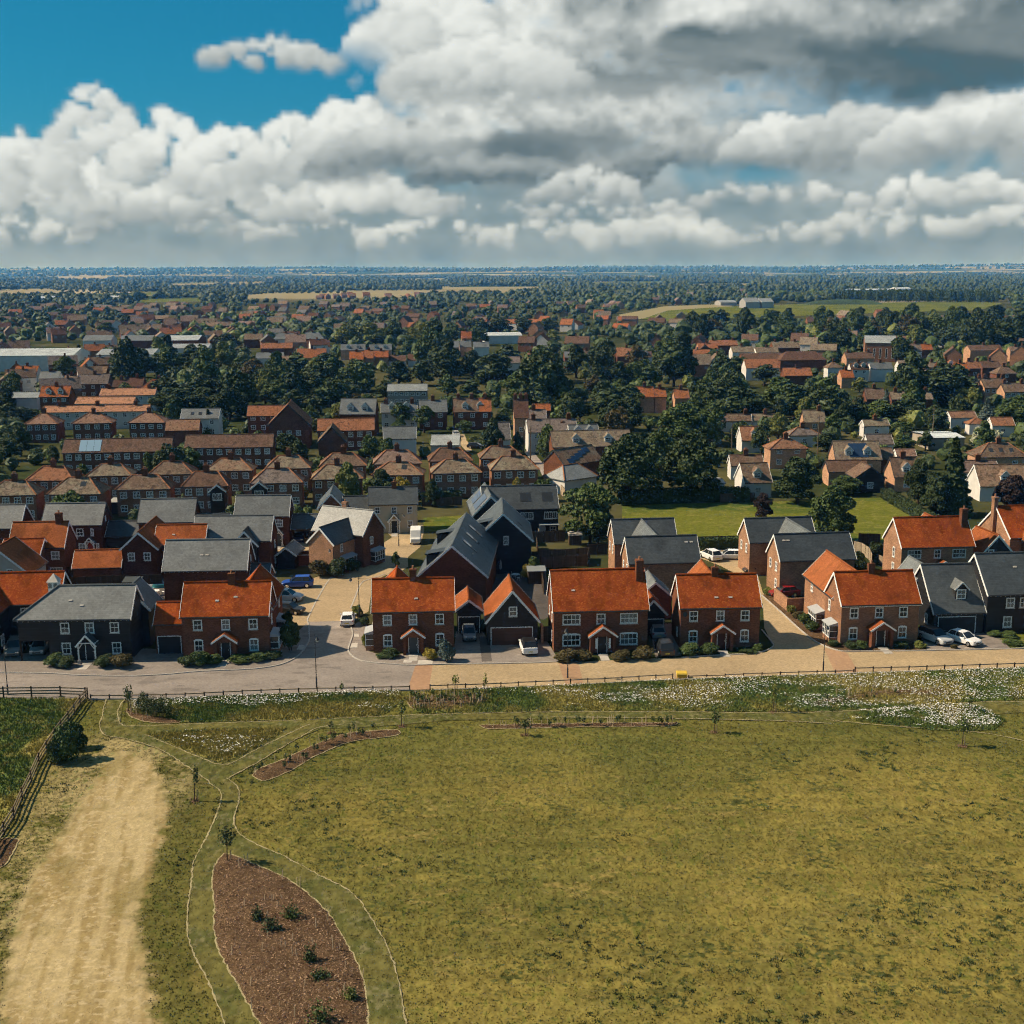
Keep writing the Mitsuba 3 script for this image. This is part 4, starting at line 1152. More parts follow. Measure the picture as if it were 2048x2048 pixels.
def front_house(label, s, xs, ws=(1.05, 1.0, 1.05), roof=RED, wall=BRK, group='red-roofed brick houses facing the field'):
    H = House('brick_house', label, 'house', s[:2], s[2], group)
    w, d, he, hr = s[3:7]
    b = H.block(-w / 2, w / 2, 0, d, he, hr, wall=wall, roof=roof)
    three_by_two(b, xs, ws)
    o, t, n = b.face('F')
    H.put('plinth', M().box(-w / 2 + 0.16, 0.26, 0, w / 2 - 0.16, 0.31, 0.35), 'brick', tint=(0.35, 0.75))
    return H, b, w, d


# far left, cut by the frame: red roof over black boards with a forward wing
s = (-59.0, 138.1, 4.0, 12.0, 6.4, 5.0, 8.2)
H = House('boarded_house', 'red-roofed house with dark boarded front wing cut off by the left edge of the photo', 'house', s[:2], s[2])
b = H.block(-9.0, 4.6, 0, 6.4, 5.0, 8.2, wall=BLK, roof=RED)
b2 = H.block(-7.6, -1.2, -5.2, 3.2, 5.0, 8.15, axis='y', wall=BLK, roof=RED)
b2.window('R', -1.5, 0.8, 1.0, 1.3)
b.window('F', 2.6, 3.3, 1.0, 1.2)

# black boarded house under slates, hipped over a carport at the left
s = (-48.76,131.77,1.57,9.88,6.24,5.0,8.23,0.7,0.99)
H = House('boarded_house', 'black boarded house with pale slate roof, white porch and small white cupola', 'house', s[:2], s[2])
w, d, he, hr = s[3:7]
b = H.block(-w / 2 - 3.4, w / 2, 0, d, he, hr, hip=(4.4, 0), wall=('boards', (0, 1)), roof=LSLATE, gutter=True, vg=0.2, z0=2.4, hipmat=('roof_slate', (0.4, 0.8)), rafters=True)
H.put('wall', M().box(-w / 2 + 0.3, 0.31, 0, w / 2 - 0.21, d - 0.31, 2.42), 'boards', tint=(0, 1), label='lower black boarded storey')
H.put('carport_post', M().box(-w / 2 - 3.05, 0.3, 0, -w / 2 - 2.9, 0.45, 2.4), 'wood', tint=(0, 0.5))
H.put('carport_post', M().box(-w / 2 - 3.05, 3.0, 0, -w / 2 - 2.9, 3.15, 2.4), 'wood', tint=(0, 0.5))
for x in (-2.75, 0.05, 2.9):
    b.window('F', x + 1.7, 3.25, 1.05, 1.3)
for x in (-2.7, 3.05):
    window(H, np.array((x, 0.31, 0.0)), np.array((1.0, 0, 0)), np.array((0, -1.0, 0)), 0, 0.75, 1.05, 1.4)
porch(H, 0.0, 0.31, w=1.9, d=1.3, he=2.3, hr=3.35, roof=('roof_slate', (0.2, 0.7)), open_posts=True, doorcol=(0.02, 0.02, 0.02))
b2 = H.block(w / 2 - 4.0, w / 2 + 0.9, d - 1.2, d + 4.0, 4.6, 7.3, axis='y', wall=BLK, roof=('roof_slate', (0.3, 0.8)))
m = M().box(-w / 2 - 0.55, d / 2 + 0.6, hr - 1.5, -w / 2 + 0.55, d / 2 + 1.7, hr + 0.25)
k = H.put('cupola', m, 'white_paint')
z = hr + 0.25
m = M().add([(-w / 2 - 0.7, d / 2 + 0.45, z), (-w / 2 + 0.7, d / 2 + 0.45, z), (-w / 2 + 0.7, d / 2 + 1.85, z), (-w / 2 - 0.7, d / 2 + 1.85, z), (-w / 2, d / 2 + 1.15, z + 0.95)], [(0, 1, 4), (1, 2, 4), (2, 3, 4), (3, 0, 4), (3, 2, 1, 0)])
H.put('cupola_roof', m, 'stone', parent=k, tint=(0, 1.3))
for sg in (-0.3, 0.3):
    H.put('louvre', M().box(-w / 2 + sg - 0.2, d / 2 + 0.57, hr - 0.5, -w / 2 + sg + 0.2, d / 2 + 0.6, hr + 0.1), 'stone', parent=k, tint=(0, 0.6))
b.vent('F', -0.6, 0.55)
b.vent('F', 0.8, 0.4)

# C: red house with the link garage
s = (-33.25,132.67,2.81,10.19,6.38,5.0,8.3,0.08,0.02)
H, b, w, d = front_house('red-tiled brick house with a link garage on its left, at the side street corner', s, (-3.16, 0.05, 3.2))
porch(H, 0.05, 0.3, w=2.5, d=1.3)
b.chimney(0.45, d / 2, 0.8, 0.6, up=1.0)
b.vent('F', -1.0, 0.45)
b.vent('F', 1.1, 0.55)
lk = H.block(-w / 2 - 3.5, -w / 2 + 0.1, 1.7, 6.2, 3.7, 5.75, wall=BRK, roof=RED)
lk.door('F', -0.1, 2.6, 2.1, (0.02, 0.02, 0.022), name='garage_door')
b2 = H.block(w / 2 - 5.6, w / 2, d - 3.4, d + 6.6, 5.0, 7.9, axis='y', wall=BRK, roof=RED)
b.window('R', -0.5, 3.3, 0.7, 1.2)
b2.window('R', 2.0, 3.3, 0.9, 1.2)
o, t, n = b.face('R')
bay(H, o, t, n, -0.6, w=2.6, d=1.0)
o, t, n = b2.face('R')
bay(H, o, t, n, 0.6, w=2.6, d=1.0)

# D: corner red house right of the side street
s = (-11.59,134.32,3.47,9.74,6.2,5.0,8.21,-0.01,-0.06)
H, b, w, d = front_house('red-tiled brick house on the right corner of the side street', s, (-3.05, -0.05, 3.05))
porch(H, -0.05, 0.3, w=2.4, d=1.3, doorcol=(0.07, 0.08, 0.085), doorw=1.0)
b.chimney(0.0, d / 2, 0.8, 0.6, up=1.15)
b.vent('F', 0.35, 0.38)
b2 = H.block(-w / 2, -w / 2 + 5.4, d - 3.4, d + 5.0, 5.0, 7.7, axis='y', wall=BRK, roof=RED)
o, t, n = b.face('L')
bay(H, o, t, n, 0.8, w=2.6, d=1.0)
b.window('L', 1.6, 3.3, 0.7, 1.2)

# D garage
H = House('garage', 'small red-roofed garage beside the corner house', 'garage', (-5.35, 141.6), 3.5)
b = H.block(-1.75, 1.75, 0, 6.4, 3.0, 4.35, axis='y', wall=BLK, roof=('roof_red', (0.4, 0.95)))
b.door('F', 0, 2.5, 2.1, (0.02, 0.02, 0.022), name='garage_door')

# E: black barn garage
H = House('barn_garage', 'black boarded double garage with steep red roof and one upper window', 'garage', (0.02, 136.9), 3.6)
b = H.block(-3.25, 3.25, 0, 7.6, 2.9, 6.75, axis='y', wall=BLK, roof=('roof_red', (0.35, 0.95)), oh=0.25)
b.door('F', -0.1, 4.9, 2.15, (0.075, 0.03, 0.018), name='garage_door')
b.window('F', 0.05, 3.55, 1.0, 1.2)
H = House('garden_wall', 'brick pier and wooden side gate between barn garage and house', 'wall', (4.05, 137.4), 3.6)
H.put('pier', M().box(-0.65, 0, 0, -0.35, 1.6, 2.1), 'brick', tint=(0.7, 1))
H.put('gate', M().box(-0.35, 0.9, 0.05, 1.0, 0.97, 1.9), 'wood', tint=(0.25, 0.9))

# F: big red house with the tall end chimney
s = (10.37,134.24,3.64,11.33,7.72,5.0,9.0,-0.26,0.78)
H, b, w, d = front_house('largest red-tiled brick house of the front row, with tall end chimney and paired windows', s, (-3.47, 0.0, 3.3), (2.1, 1.05, 2.1))
porch(H, 0.08, 0.3, w=3.0, d=1.4, he=2.3, hr=3.35, doorcol=(0.035, 0.03, 0.028), doorw=1.0, side=True)
b.chimney(w / 2 - 0.75, d / 2 - 0.75, 0.85, 0.95, up=1.3, z0=hr - 3.2, pots=1)
b.vent('F', -3.1, 0.5)
b.window('L', 1.6, 3.2, 0.7, 1.1)
b.window('L', -1.4, 3.2, 0.7, 1.1)
b.window('L', 1.2, 0.8, 0.9, 1.2)

# F garage
H = House('garage', 'narrow red-roofed garage between the two middle red houses', 'garage', (17.2, 140.2), 3.5)
b = H.block(-1.7, 1.7, 0, 6.4, 2.8, 4.6, axis='y', wall=BLK, roof=('roof_red', (0.35, 0.95)))
b.door('F', 0, 2.5, 2.1, (0.02, 0.02, 0.022), name='garage_door')
H = House('garage', 'small slate-roofed garage behind the tall end chimney', 'garage', (18.3, 147.5), 3.5)
b = H.block(-2.4, 2.4, 0, 6.0, 2.9, 4.9, axis='y', wall=BRK, roof=('roof_slate', (0.9, 1.0)))

# G
s = (24.5,135.27,2.24,9.71,6.32,5.0,8.27,-0.28,0.11)
H, b, w, d = front_house('red-tiled brick house left of the lane mouth with a satellite dish', s, (-3.17, 0.0, 2.95))
porch(H, 0.1, 0.3, w=2.5, d=1.3, doorcol=(0.05, 0.014, 0.012))
b.chimney(-0.2, d / 2, 0.75, 0.55, up=0.9)
for x in (-0.4, 1.3):
    b.vent('F', x, 0.3)
b2 = H.block(-w / 2 + 2.0, -w / 2 + 7.4, d - 3.4, d + 5.6, 5.0, 7.9, axis='y', wall=BRK, roof=('roof_red', (0.45, 0.95)))
H.put('satellite_dish', M().tube([(-w / 2 + 0.6, 0.28, 4.2), (-w / 2 + 0.62, 0.12, 4.22), (-w / 2 + 0.63, 0.02, 4.24)], [0.04, 0.2, 0.30], 10), 'dark_metal')
b.window('L', 1.0, 0.9, 0.5, 1.2, sill=False)

# H: far right, bays on the lit side
s = (43.7,136.3,4.13,9.72,6.36,5.0,8.29,-0.14,-0.03)
H, b, w, d = front_house('red-tiled brick house right of the lane with two white bay windows on its sunny side', s, (-3.2, -0.15, 2.8), wall=('brick', (0.50, 0.92)))
porch(H, -0.1, 0.3, w=2.6, d=1.4, doorcol=(0.02, 0.02, 0.02))
b.chimney(-0.3, d / 2, 0.75, 0.55, up=0.95)
H.put('eaves_board', M().box(-w / 2 + 0.1, 0.05, 4.72, w / 2 - 0.1, 0.1, 4.9), 'white_paint')
b2 = H.block(-w / 2 - 0.02, -w / 2 + 6.0, d - 3.1, d + 8.4, 5.0, 8.15, axis='y', wall=('brick', (0.60, 0.98)), roof=('roof_red', (0.5, 0.95)))
o, t, n = b.face('L')
bay(H, o, t, n, 0.6, w=2.3, d=1.0, base=('brick', (0.6, 1)))
b.window('L', -1.3, 3.2, 0.7, 1.3)
o, t, n = b2.face('L')
bay(H, o, t, n, 1.0, w=3.0, d=1.1, base=('brick', (0.6, 1)))
b2.window('L', -2.6, 3.6, 0.8, 1.1)
H = House('garden_wall', 'low brick garden wall behind the bays of the right hand house', 'wall', (37.3, 153.2), 6)
H.put('wall', M().box(-1.6, -2.2, 0, -1.35, 3.2, 1.7), 'brick', tint=(0.7, 1))
H.put('wall', M().box(-1.35, -2.2, 0, 1.4, -1.95, 1.7), 'brick', tint=(0.7, 1))

# I: slate barn garage with the dormer
H = House('barn_garage', 'black boarded garage under a sweeping slate roof with one gabled dormer', 'garage', (54.78, 140.3), 4.0)
b = H.block(-3.5, 3.1, 0, 9.4, 2.75, 7.75, wall=BLK, roof=('roof_slate', (0.28, 0.9)), rafters=True)
b.door('F', -0.2, 4.6, 2.15, (0.022, 0.024, 0.026), name='garage_door')
b.dormer('F', 0.6, 4.15, 1.5, 1.35, roof=('roof_slate', (0.8, 1.0)), wall=BLK)
b.window('L', 2.4, 0.9, 0.8, 1.2)
b2 = H.block(-4.4, 0.0, 5.6, 11.5, 4.4, 7.2, axis='y', wall=BLK, roof=('roof_slate', (0.9, 1.0)))
H = House('brick_plinth', 'red-capped low brick wall between the right house and the slate barn', 'wall', (50.9, 139.0), 4)
H.put('wall', M().box(-0.8, 0, 0, 0.9, 0.3, 0.9), 'brick', tint=(0.5, 1))

# J: black house at the right edge
H = House('boarded_house', 'black boarded slate house at the right edge with a brick gabled wing', 'house', (62.1, 140.6), 5.0)
b = H.block(-4.3, 6.0, 0, 8.3, 5.0, 9.2, wall=BLK, roof=('roof_slate', (0.2, 0.9)), rafters=True)
b.window('F', -2.1, 3.2, 1.1, 1.3)
b.window('F', -2.3, 0.75, 1.1, 1.4)
b.window('F', -0.4, 3.2, 1.0, 1.3)
b.vent('F', -0.6, 0.65)
b2 = H.block(1.2, 6.6, -1.9, 4.4, 4.6, 7.4, axis='y', wall=('brick', (0.75, 1)), roof=('roof_slate', (0.75, 1.0)))
b2.window('F', 0.4, 0.8, 1.0, 1.3)

# ------------------------------------------------------------------ second row and the side street
# big slate house behind C
s = (-40.94,154.16,2.55,11.25,6.75,5.0,8.5,-0.09,0.06)
H = House('slate_house', 'long pale slate roof over brick directly behind the left red house', 'house', s[:2], s[2], 'pale slate houses of the left block')
w, d, he, hr = s[3:7]
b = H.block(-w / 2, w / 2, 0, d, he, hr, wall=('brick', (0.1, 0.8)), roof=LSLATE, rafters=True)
b.vent('F', -0.6, 0.5)
b.vent('F', 0.1, 0.5)
b.window('R', 0.4, 5.4, 0.5, 0.8)
H.block(w / 2 - 0.1, w / 2 + 2.6, 1.0, d, 3.0, 4.9, wall=BRK, roof=('roof_slate', (0.3, 0.9)))

s = (-41.43,171.81,-5.32,11.65,6.25,5.0,8.24,-0.28,1.01)
H = House('slate_house', 'pale slate roof with a small dark cross gable, second behind the left red house', 'house', s[:2], 1.0, 'pale slate houses of the left block')
w, d, he, hr = s[3:7]
b = H.block(-w / 2, w / 2, 0, d, he, hr, wall=('brick', (0.1, 0.8)), roof=('roof_slate', (0.9, 0.95)), rafters=True)
H.block(0.2, 4.2, -1.4, 3.0, 4.6, 6.8, axis='y', wall=('boards', (0, 0.8)), roof=('roof_slate', (0.0, 0.7)))
b.window('R', 0.5, 3.2, 0.8, 1.2)
b.window('R', 0.5, 0.8, 0.8, 1.2)

s = (-68.8,168.08,8.11,8.08,6.19,5.0,8.21,-0.5,0.18)
H = House('brick_house', 'orange-tiled house with a low red wing at the far left of the block', 'house', s[:2], 3.0)
w, d, he, hr = s[3:7]
b = H.block(-w / 2, w / 2, 0, d, he, hr, wall=BRK, roof=('roof_red', (0.45, 1.0)))
b.window('F', 2.6, 3.2, 1.2, 1.2)
b.window('F', 2.6, 0.6, 1.8, 1.4, 'wide')
b.chimney(w / 2 - 1.4, d / 2, 0.9, 0.7, up=1.3)
H.block(-w / 2 - 0.3, 1.4, -2.6, 2.4, 4.6, 6.4, wall=BRK, roof=('roof_red', (0.1, 0.8)))  # darker, redder tint paints the neighbouring gable shadow onto the tiles

H = House('rendered_house', 'pale pink rendered gable cut by the left edge of the photo', 'house', (-68.5, 154.3), 2.0)
b = H.block(-4.2, 4.2, 0, 7.0, 4.6, 8.2, axis='y', wall=('render_wall', (0.55, 0.8)), roof=('roof_red', (0.5, 1.0)))
b.window('F', 1.6, 3.9, 0.9, 1.4)
H.put('satellite_dish', M().tube([(3.5, -0.02, 3.4), (3.5, -0.1, 3.42), (3.5, -0.18, 3.44)], [0.04, 0.25, 0.33], 10), 'dark_metal')

s = (-69.31,183.67,1.33,9.5,5.81,5.0,8.01,-0.13,0.28)
H = House('slate_house', 'slate-roofed brick house with a red front door under a white canopy', 'house', s[:2], s[2], 'pale slate houses of the left block')
w, d, he, hr = s[3:7]
b = H.block(-w / 2, w / 2, 0, d, he, hr, wall=('brick', (0.05, 0.6)), roof=('roof_slate', (0.9, 0.95)), barge_dark=True)
for x in (1.2, 3.1):
    b.window('F', x, 3.2, 1.1 if x < 2 else 0.5, 1.2)
    b.window('F', x + (0.2 if x < 2 else 0.7), 0.8, 1.1 if x < 2 else 0.5, 1.2)
porch(H, 2.75, 0.3, w=1.2, d=0.6, he=2.3, hr=3.0, roof=('roof_slate', (0.5, 1)), open_posts=True, doorcol=(0.28, 0.035, 0.02))
b.window('R', -0.4, 5.2, 0.5, 0.8)
H.block(w / 2, w / 2 + 7.0, 1.2, 6.0, 2.9, 4.9, wall=('boards', (0, 1)), roof=('roof_slate', (0.3, 0.8)))

H = House('slate_house', 'slate roof cut by the left edge above the orange-tiled house', 'house', (-80.5, 181.5), 2.0, 'pale slate houses of the left block')
b = H.block(-5, 4.0, 0, 6.2, 5.0, 8.2, wall=('brick', (0.1, 0.7)), roof=('roof_slate', (0.9, 0.95)))

s = (-55.04,185.61,5.66,8.92,6.24,5.0,8.23,0.03,-0.7)
H = House('slate_house', 'slate-roofed house behind the orange cross-gabled house', 'house', s[:2], 2.5, 'pale slate houses of the left block')
w, d, he, hr = s[3:7]
b = H.block(-w / 2, w / 2, 0, d, he, hr, wall=('brick', (0.1, 0.7)), roof=('roof_slate', (0.85, 0.95)), barge_dark=True)
b.window('F', -1.0, 3.3, 1.0, 1.2)
b.window('F', 2.4, 3.3, 1.0, 1.2)
H.block(w / 2 - 0.1, w / 2 + 5.2, 0.8, 5.8, 3.6, 5.6, wall=('brick', (0.1, 0.7)), roof=('roof_slate', (0.35, 0.85)))

s = (-40.68,189.87,1.41,8.96,5.74,5.0,7.97,-0.12,0.42)
H = House('slate_house', 'slate-roofed house with a pale door canopy at the back of the parking court', 'house', s[:2], s[2], 'pale slate houses of the left block')
w, d, he, hr = s[3:7]
b = H.block(-w / 2, w / 2, 0, d, he, hr, wall=('brick', (0.1, 0.65)), roof=('roof_slate', (0.8, 0.9)))
b.window('F', 2.6, 3.2, 1.6, 1.2, 'wide')
porch(H, 2.6, 0.3, w=1.3, d=0.7, he=2.3, hr=3.1, roof=('roof_slate', (0.5, 1)), open_posts=True, doorcol=(0.1, 0.09, 0.07))
b2 = H.block(w / 2, w / 2 + 6.6, 0.9, 6.4, 2.7, 4.6, wall=('boards', (0, 1)), roof=('roof_slate', (0.35, 0.85)), z0=2.2)
for x in (w / 2 + 0.2, w / 2 + 3.2, w / 2 + 6.2):
    H.put('carport_post', M().box(x, 1.2, 0, x + 0.15, 1.35, 2.3), 'wood', tint=(0, 0.6))
H.put('carport_back', M().box(w / 2 + 0.2, 6.0, 0, w / 2 + 6.4, 6.1, 2.4), 'boards', tint=(0, 1))

s = (-53.55, 166.89, 2.9, 5.34)
H = House('brick_house', 'orange-tiled house with a two-window gable and a wing to its right', 'house', s[:2], s[2])
b = H.block(-2.75, 2.75, 0, 11.4, 5.0, 7.5, axis='y', wall=('brick', (0.05, 0.7)), roof=('roof_red', (0.5, 0.95)))
for x in (-1.15, 1.1):
    b.window('F', x, 3.3, 1.0, 1.2)
b2 = H.block(1.5, 8.9, 2.4, 7.6, 5.0, 7.5, wall=('brick', (0.05, 0.7)), roof=('roof_red', (0.3, 1.05)))
b2.vent('F', -1.0, 0.5)

s = (-59.39,165.61,11.11,6.85,4.97,2.6,4.69,0.24,0.34)
H = House('garage', 'long low orange-tiled garage roof in the left block', 'garage', s[:2], 6.0)
w, d, he, hr = s[3:7]
b = H.block(-w / 2, w / 2, 0, d, he, hr, wall=BRK, roof=('roof_red', (0.45, 1.0)))
H = House('garden_shed', 'small grey slate-roofed shed beside the parking court', 'shed', (-34.0, 174.6), -4.8)
b = H.block(-1.6, 1.6, 0, 5.0, 2.2, 3.4, axis='y', wall=BLK, roof=('roof_slate', (0.6, 0.9)))

# W: house with bright slates at the bend, ridge running away to the right
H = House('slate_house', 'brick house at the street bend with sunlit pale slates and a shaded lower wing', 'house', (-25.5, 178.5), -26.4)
b = H.block(-5.0, 4.3, -1.8, 4.6, 5.0, 8.3, wall=('brick', (0.25, 0.8)), roof=('roof_slate', (1.0, 1.15)))  # pale slates and dark brick paint in the sunlit slope and shaded gable
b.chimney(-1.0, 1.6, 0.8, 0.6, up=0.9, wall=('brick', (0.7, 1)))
b2 = H.block(-2.0, 2.9, -7.3, 1.0, 4.6, 7.0, axis='y', wall=('brick', (0.8, 1.0)), roof=('roof_slate', (0.1, 0.9)))  # dark slates, orange brick: wing shade and lit gable put into colour
b.window('R', -0.6, 3.2, 0.9, 1.2)
b2.window('R', -1.8, 3.1, 0.7, 1.2)
b2.window('R', 2.0, 3.1, 0.7, 1.2)
o, t, n = b.face('R')
bay(H, o, t, n, 0.4, w=2.6, d=0.9, base=('brick', (0.2, 0.9)))
o, t, n = b2.face('R')
bay(H, o, t, n, -0.6, w=3.0, d=0.9, base=('brick', (0.2, 0.9)))

s = (-20.21,199.5,10.57,8.45,5.62,5.0,7.53,0.01,-0.15)
H = House('rendered_house', 'cream rendered house with slate roof and pointed white porch at the end of the street', 'house', s[:2], 5.0)
w, d, he, hr = s[3:7]
b = H.block(-w / 2, w / 2, 0, d, he, hr, wall=('render_wall', (0.0, 0.95)), roof=('roof_slate', (0.25, 0.9)), barge_dark=True)
for x in (-2.7, 0.1, 2.8):
    b.window('F', x, 3.35, 0.9, 1.2)
    if x > 1:
        b.window('F', x, 0.8, 0.9, 1.3)
porch(H, 0.1, 0.3, w=1.7, d=0.9, he=2.3, hr=3.3, roof=('roof_slate', (0.2, 0.7)), open_posts=True, doorcol=(0.02, 0.025, 0.03))
b.chimney(0.2, d / 2, 0.8, 0.6, up=0.9)
H.block(-w / 2 - 4.4, -w / 2 + 0.1, 1.0, 5.4, 4.0, 6.0, wall=('render_wall', (0.0, 0.9)), roof=('roof_slate', (0.15, 0.85)))
b2 = H.block(-w / 2 - 8.6, -w / 2 - 3.8, -0.6, 8.0, 4.6, 7.2, axis='y', wall=('brick', (0.2, 0.8)), roof=('roof_slate', (0.25, 0.9)))

# S: great slate roof with rooflights
H = House('slate_house', 'tall slate-roofed brick gable with flat dormers on its left and rooflights on its right', 'house', (-7.9, 150.6), -3.0)
b = H.block(-4.55, 4.75, 0, 21.5, 5.0, 9.1, axis='y', wall=('brick', (0.12, 0.75)), roof=('roof_slate', (0.22, 0.9)))
for y in (-8.3, 4.0):
    b.dormer('L', -y, 6.0, 1.9, 1.5, flat=True, wall=('boards', (0, 1)), roof=('roof_slate', (0.0, 0.8)), win=True)
for y in (-4.2, 0.4, 5.2):
    b.skylight('R', y, 0.62, 0.9, 2.4, name='rooflight')
b.vent('R', -6.8, 0.5)
H = House('boarded_house', 'tall black boarded gable with one small window behind the slate-roofed gable', 'house', (-1.3, 171.2), 1.3)
b = H.block(-4.4, 4.4, 0, 12.5, 5.0, 9.1, axis='y', wall=BLK, roof=('roof_slate', (0.22, 0.9)))
b.window('F', 0.4, 4.4, 0.75, 1.3)
b.dormer('L', 3.4, 5.9, 1.7, 1.3, flat=True, wall=BLK, roof=('roof_slate', (0.0, 0.8)))
b.skylight('R', -2.6, 0.45, 0.6, 0.8)

H = House('boarded_house', 'black boarded slate house with solar panels on its left gable and two dark rooflights', 'house', (3.6, 195.0), 6.0)
b = H.block(-8.5, 4.3, 0, 6.6, 5.0, 8.4, wall=BLK, roof=('roof_slate', (0.25, 0.9)))
b2 = H.block(-10.6, -4.4, -4.6, 8.0, 5.0, 8.2, axis='y', wall=BLK, roof=('roof_slate', (0.5, 1.0)))
b2.solar('L', -2.2, 0.52, 3, 2, 1.35, 1.4)
b2.solar('L', 2.9, 0.52, 3, 2, 1.35, 1.4)
for x in (0.9, 4.6):
    b.skylight('F', x, 0.5, 1.7, 1.7)
b.window('F', 1.0, 3.2, 2.2, 1.2, 'triple')
b.window('F', 5.0, 3.2, 2.2, 1.2, 'triple')
b.window('F', 5.4, 0.7, 1.1, 1.2)
b.door('F', 3.6, 0.9, 2.0, (0.6, 0.6, 0.58))
H.put('lean_to', M().frame((2.6, -0.1, 2.35), (1, 0, 0), (0, 1, 0), (0, 0, 1), (-1.7, -1.2, 0), (1.6, 0.35, 0.14)), 'paint', color=(0.22, 0.24, 0.25))

# slate pairs before the park
for i, (sf, sr, lab) in enumerate((((20.69,157.18,3.21,10.0,5.96,5.0,7.98,-0.09,-0.01), (19.18,169.19,4.96,9.94,4.99,5.0,7.5,0.13,-0.24), 'left'),
                                   ((41.81,158.51,9.76,10.8,5.99,5.0,8.0,0.57,0.11), (39.26,169.63,4.68,10.79,5.59,5.0,7.79,0.23,-0.29), 'right'))):
    H = House('slate_house', f'{lab} slate-roofed brick pair in front of the green park, with a linking cross roof', 'house', sf[:2], 5.0 if i == 0 else 6.5)
    w, d, he, hr = sf[3:7]
    wl = ('brick', (0.8, 0.9))
    b = H.block(-w / 2, w / 2, 0, 6.0, he, 8.1, wall=wl, roof=('roof_slate', (0.18, 0.88)))
    inv = np.linalg.inv(H.xf)
    rx, ry = (inv @ np.array((sr[0], sr[1], 0, 1)))[:2]
    ry = max(ry, 9.0)
    br = H.block(rx - w / 2 + 0.6, rx + w / 2, ry, ry + 6.0, 5.0, 8.0, wall=wl, roof=('roof_slate', (0.15, 0.9)))
    bc = H.block(rx - 4.2 + 1.4 * i + 1.6, rx + 1.2 + 1.4 * i + 1.6, 3.0, ry + 3.0, 5.0, 7.95, axis='y', wall=('brick', (0.3, 0.8)), roof=('roof_slate', (0.6, 1.0)))
    for q in (0.35, 0.5):
        b.window('L', 1.2 if q > 0.4 else -1.2, 3.2, 0.8, 1.3)
        br.window('L', 1.2 if q > 0.4 else -1.2, 3.2, 0.8, 1.3)
    b.window('L', 1.2, 0.8, 0.8, 1.3)
    b.vent('F', (-w / 2 + 1.2) if i else (w / 2 - 1.6), 0.75)
    b.vent('F', (-w / 2 + 1.8) if i else (w / 2 - 0.9), 0.75)

s = (60.8,165.82,6.07,10.87,7.11,5.0,8.68,-0.47,0.4)
H = House('brick_house', 'red-tiled brick house with sunlit left gable standing before the park hedge', 'house', s[:2], 4.8)
w, d, he, hr = s[3:7]
b = H.block(-w / 2, w / 2, 0, d, he, hr, wall=('brick', (0.72, 0.95)), roof=RED)
three_by_two(b, (-3.4, 0.0, 3.2), (2.0, 1.0, 2.0), lower=())
b.window('L', 0.6, 3.0, 0.8, 1.5)
b.window('L', 0.6, 0.6, 0.9, 1.6)
b.window('F', 3.2, 0.8, 2.0, 1.4, 'wide', arch=True)
b.chimney(w / 2 - 0.8, d / 2 - 0.9, 0.9, 0.9, up=1.3, z0=hr - 3.0, pots=1)
porch(H, 0.6, 0.3, w=2.6, d=1.4)
H.block(0.5, 5.0, d - 3.0, d + 4.5, 4.8, 7.6, axis='y', wall=BRK, roof=('roof_red', (0.45, 0.95)))
H = House('barn_garage', 'black gabled garage right of the house before the park hedge', 'garage', (70.2, 168.0), 8.0)
b = H.block(-3.2, 3.2, 0, 6.5, 2.7, 6.2, axis='y', wall=BLK, roof=('roof_red', (0.4, 0.9)))
b.window('F', -1.0, 3.0, 0.9, 1.1)

H = House('brick_house', 'red-tiled brick house with an outside chimney stack at the right edge', 'house', (79.5, 172.0), 7.0)
b = H.block(-6.3, 6.5, 0, 9.4, 5.0, 8.9, wall=('brick', (0.72, 0.95)), roof=RED)
b2 = H.block(-4.6, 0.2, -3.0, 4.0, 4.8, 7.6, axis='y', wall=('brick', (0.6, 0.9)), roof=('roof_red', (0.5, 0.95)))
m = M().box(-6.75, 4.3, 0, -6.1, 5.5, 4.5).box(-6.7, 4.5, 4.5, -6.1, 5.3, 10.0).box(-6.78, 4.42, 10.0, -6.02, 5.38, 10.3)
k = H.put('chimney', m, 'brick', tint=(0.6, 0.9))
H.put('chimney_pot', M().tube([(-6.4, 4.9, 10.25), (-6.4, 4.9, 10.75)], 0.13, 8), 'paint', parent=k, color=(0.33, 0.16, 0.09))
b.window('L', 2.6, 3.0, 0.7, 1.4)
b.window('L', -2.4, 3.0, 0.8, 1.4)
b.window('L', 2.6, 0.6, 0.9, 1.4)
b2.window('F', 0, 3.0, 1.0, 1.2)


# ------------------------------------------------------------------ the older town
FOOT = []                     # (x, y, radius) that trees keep clear of


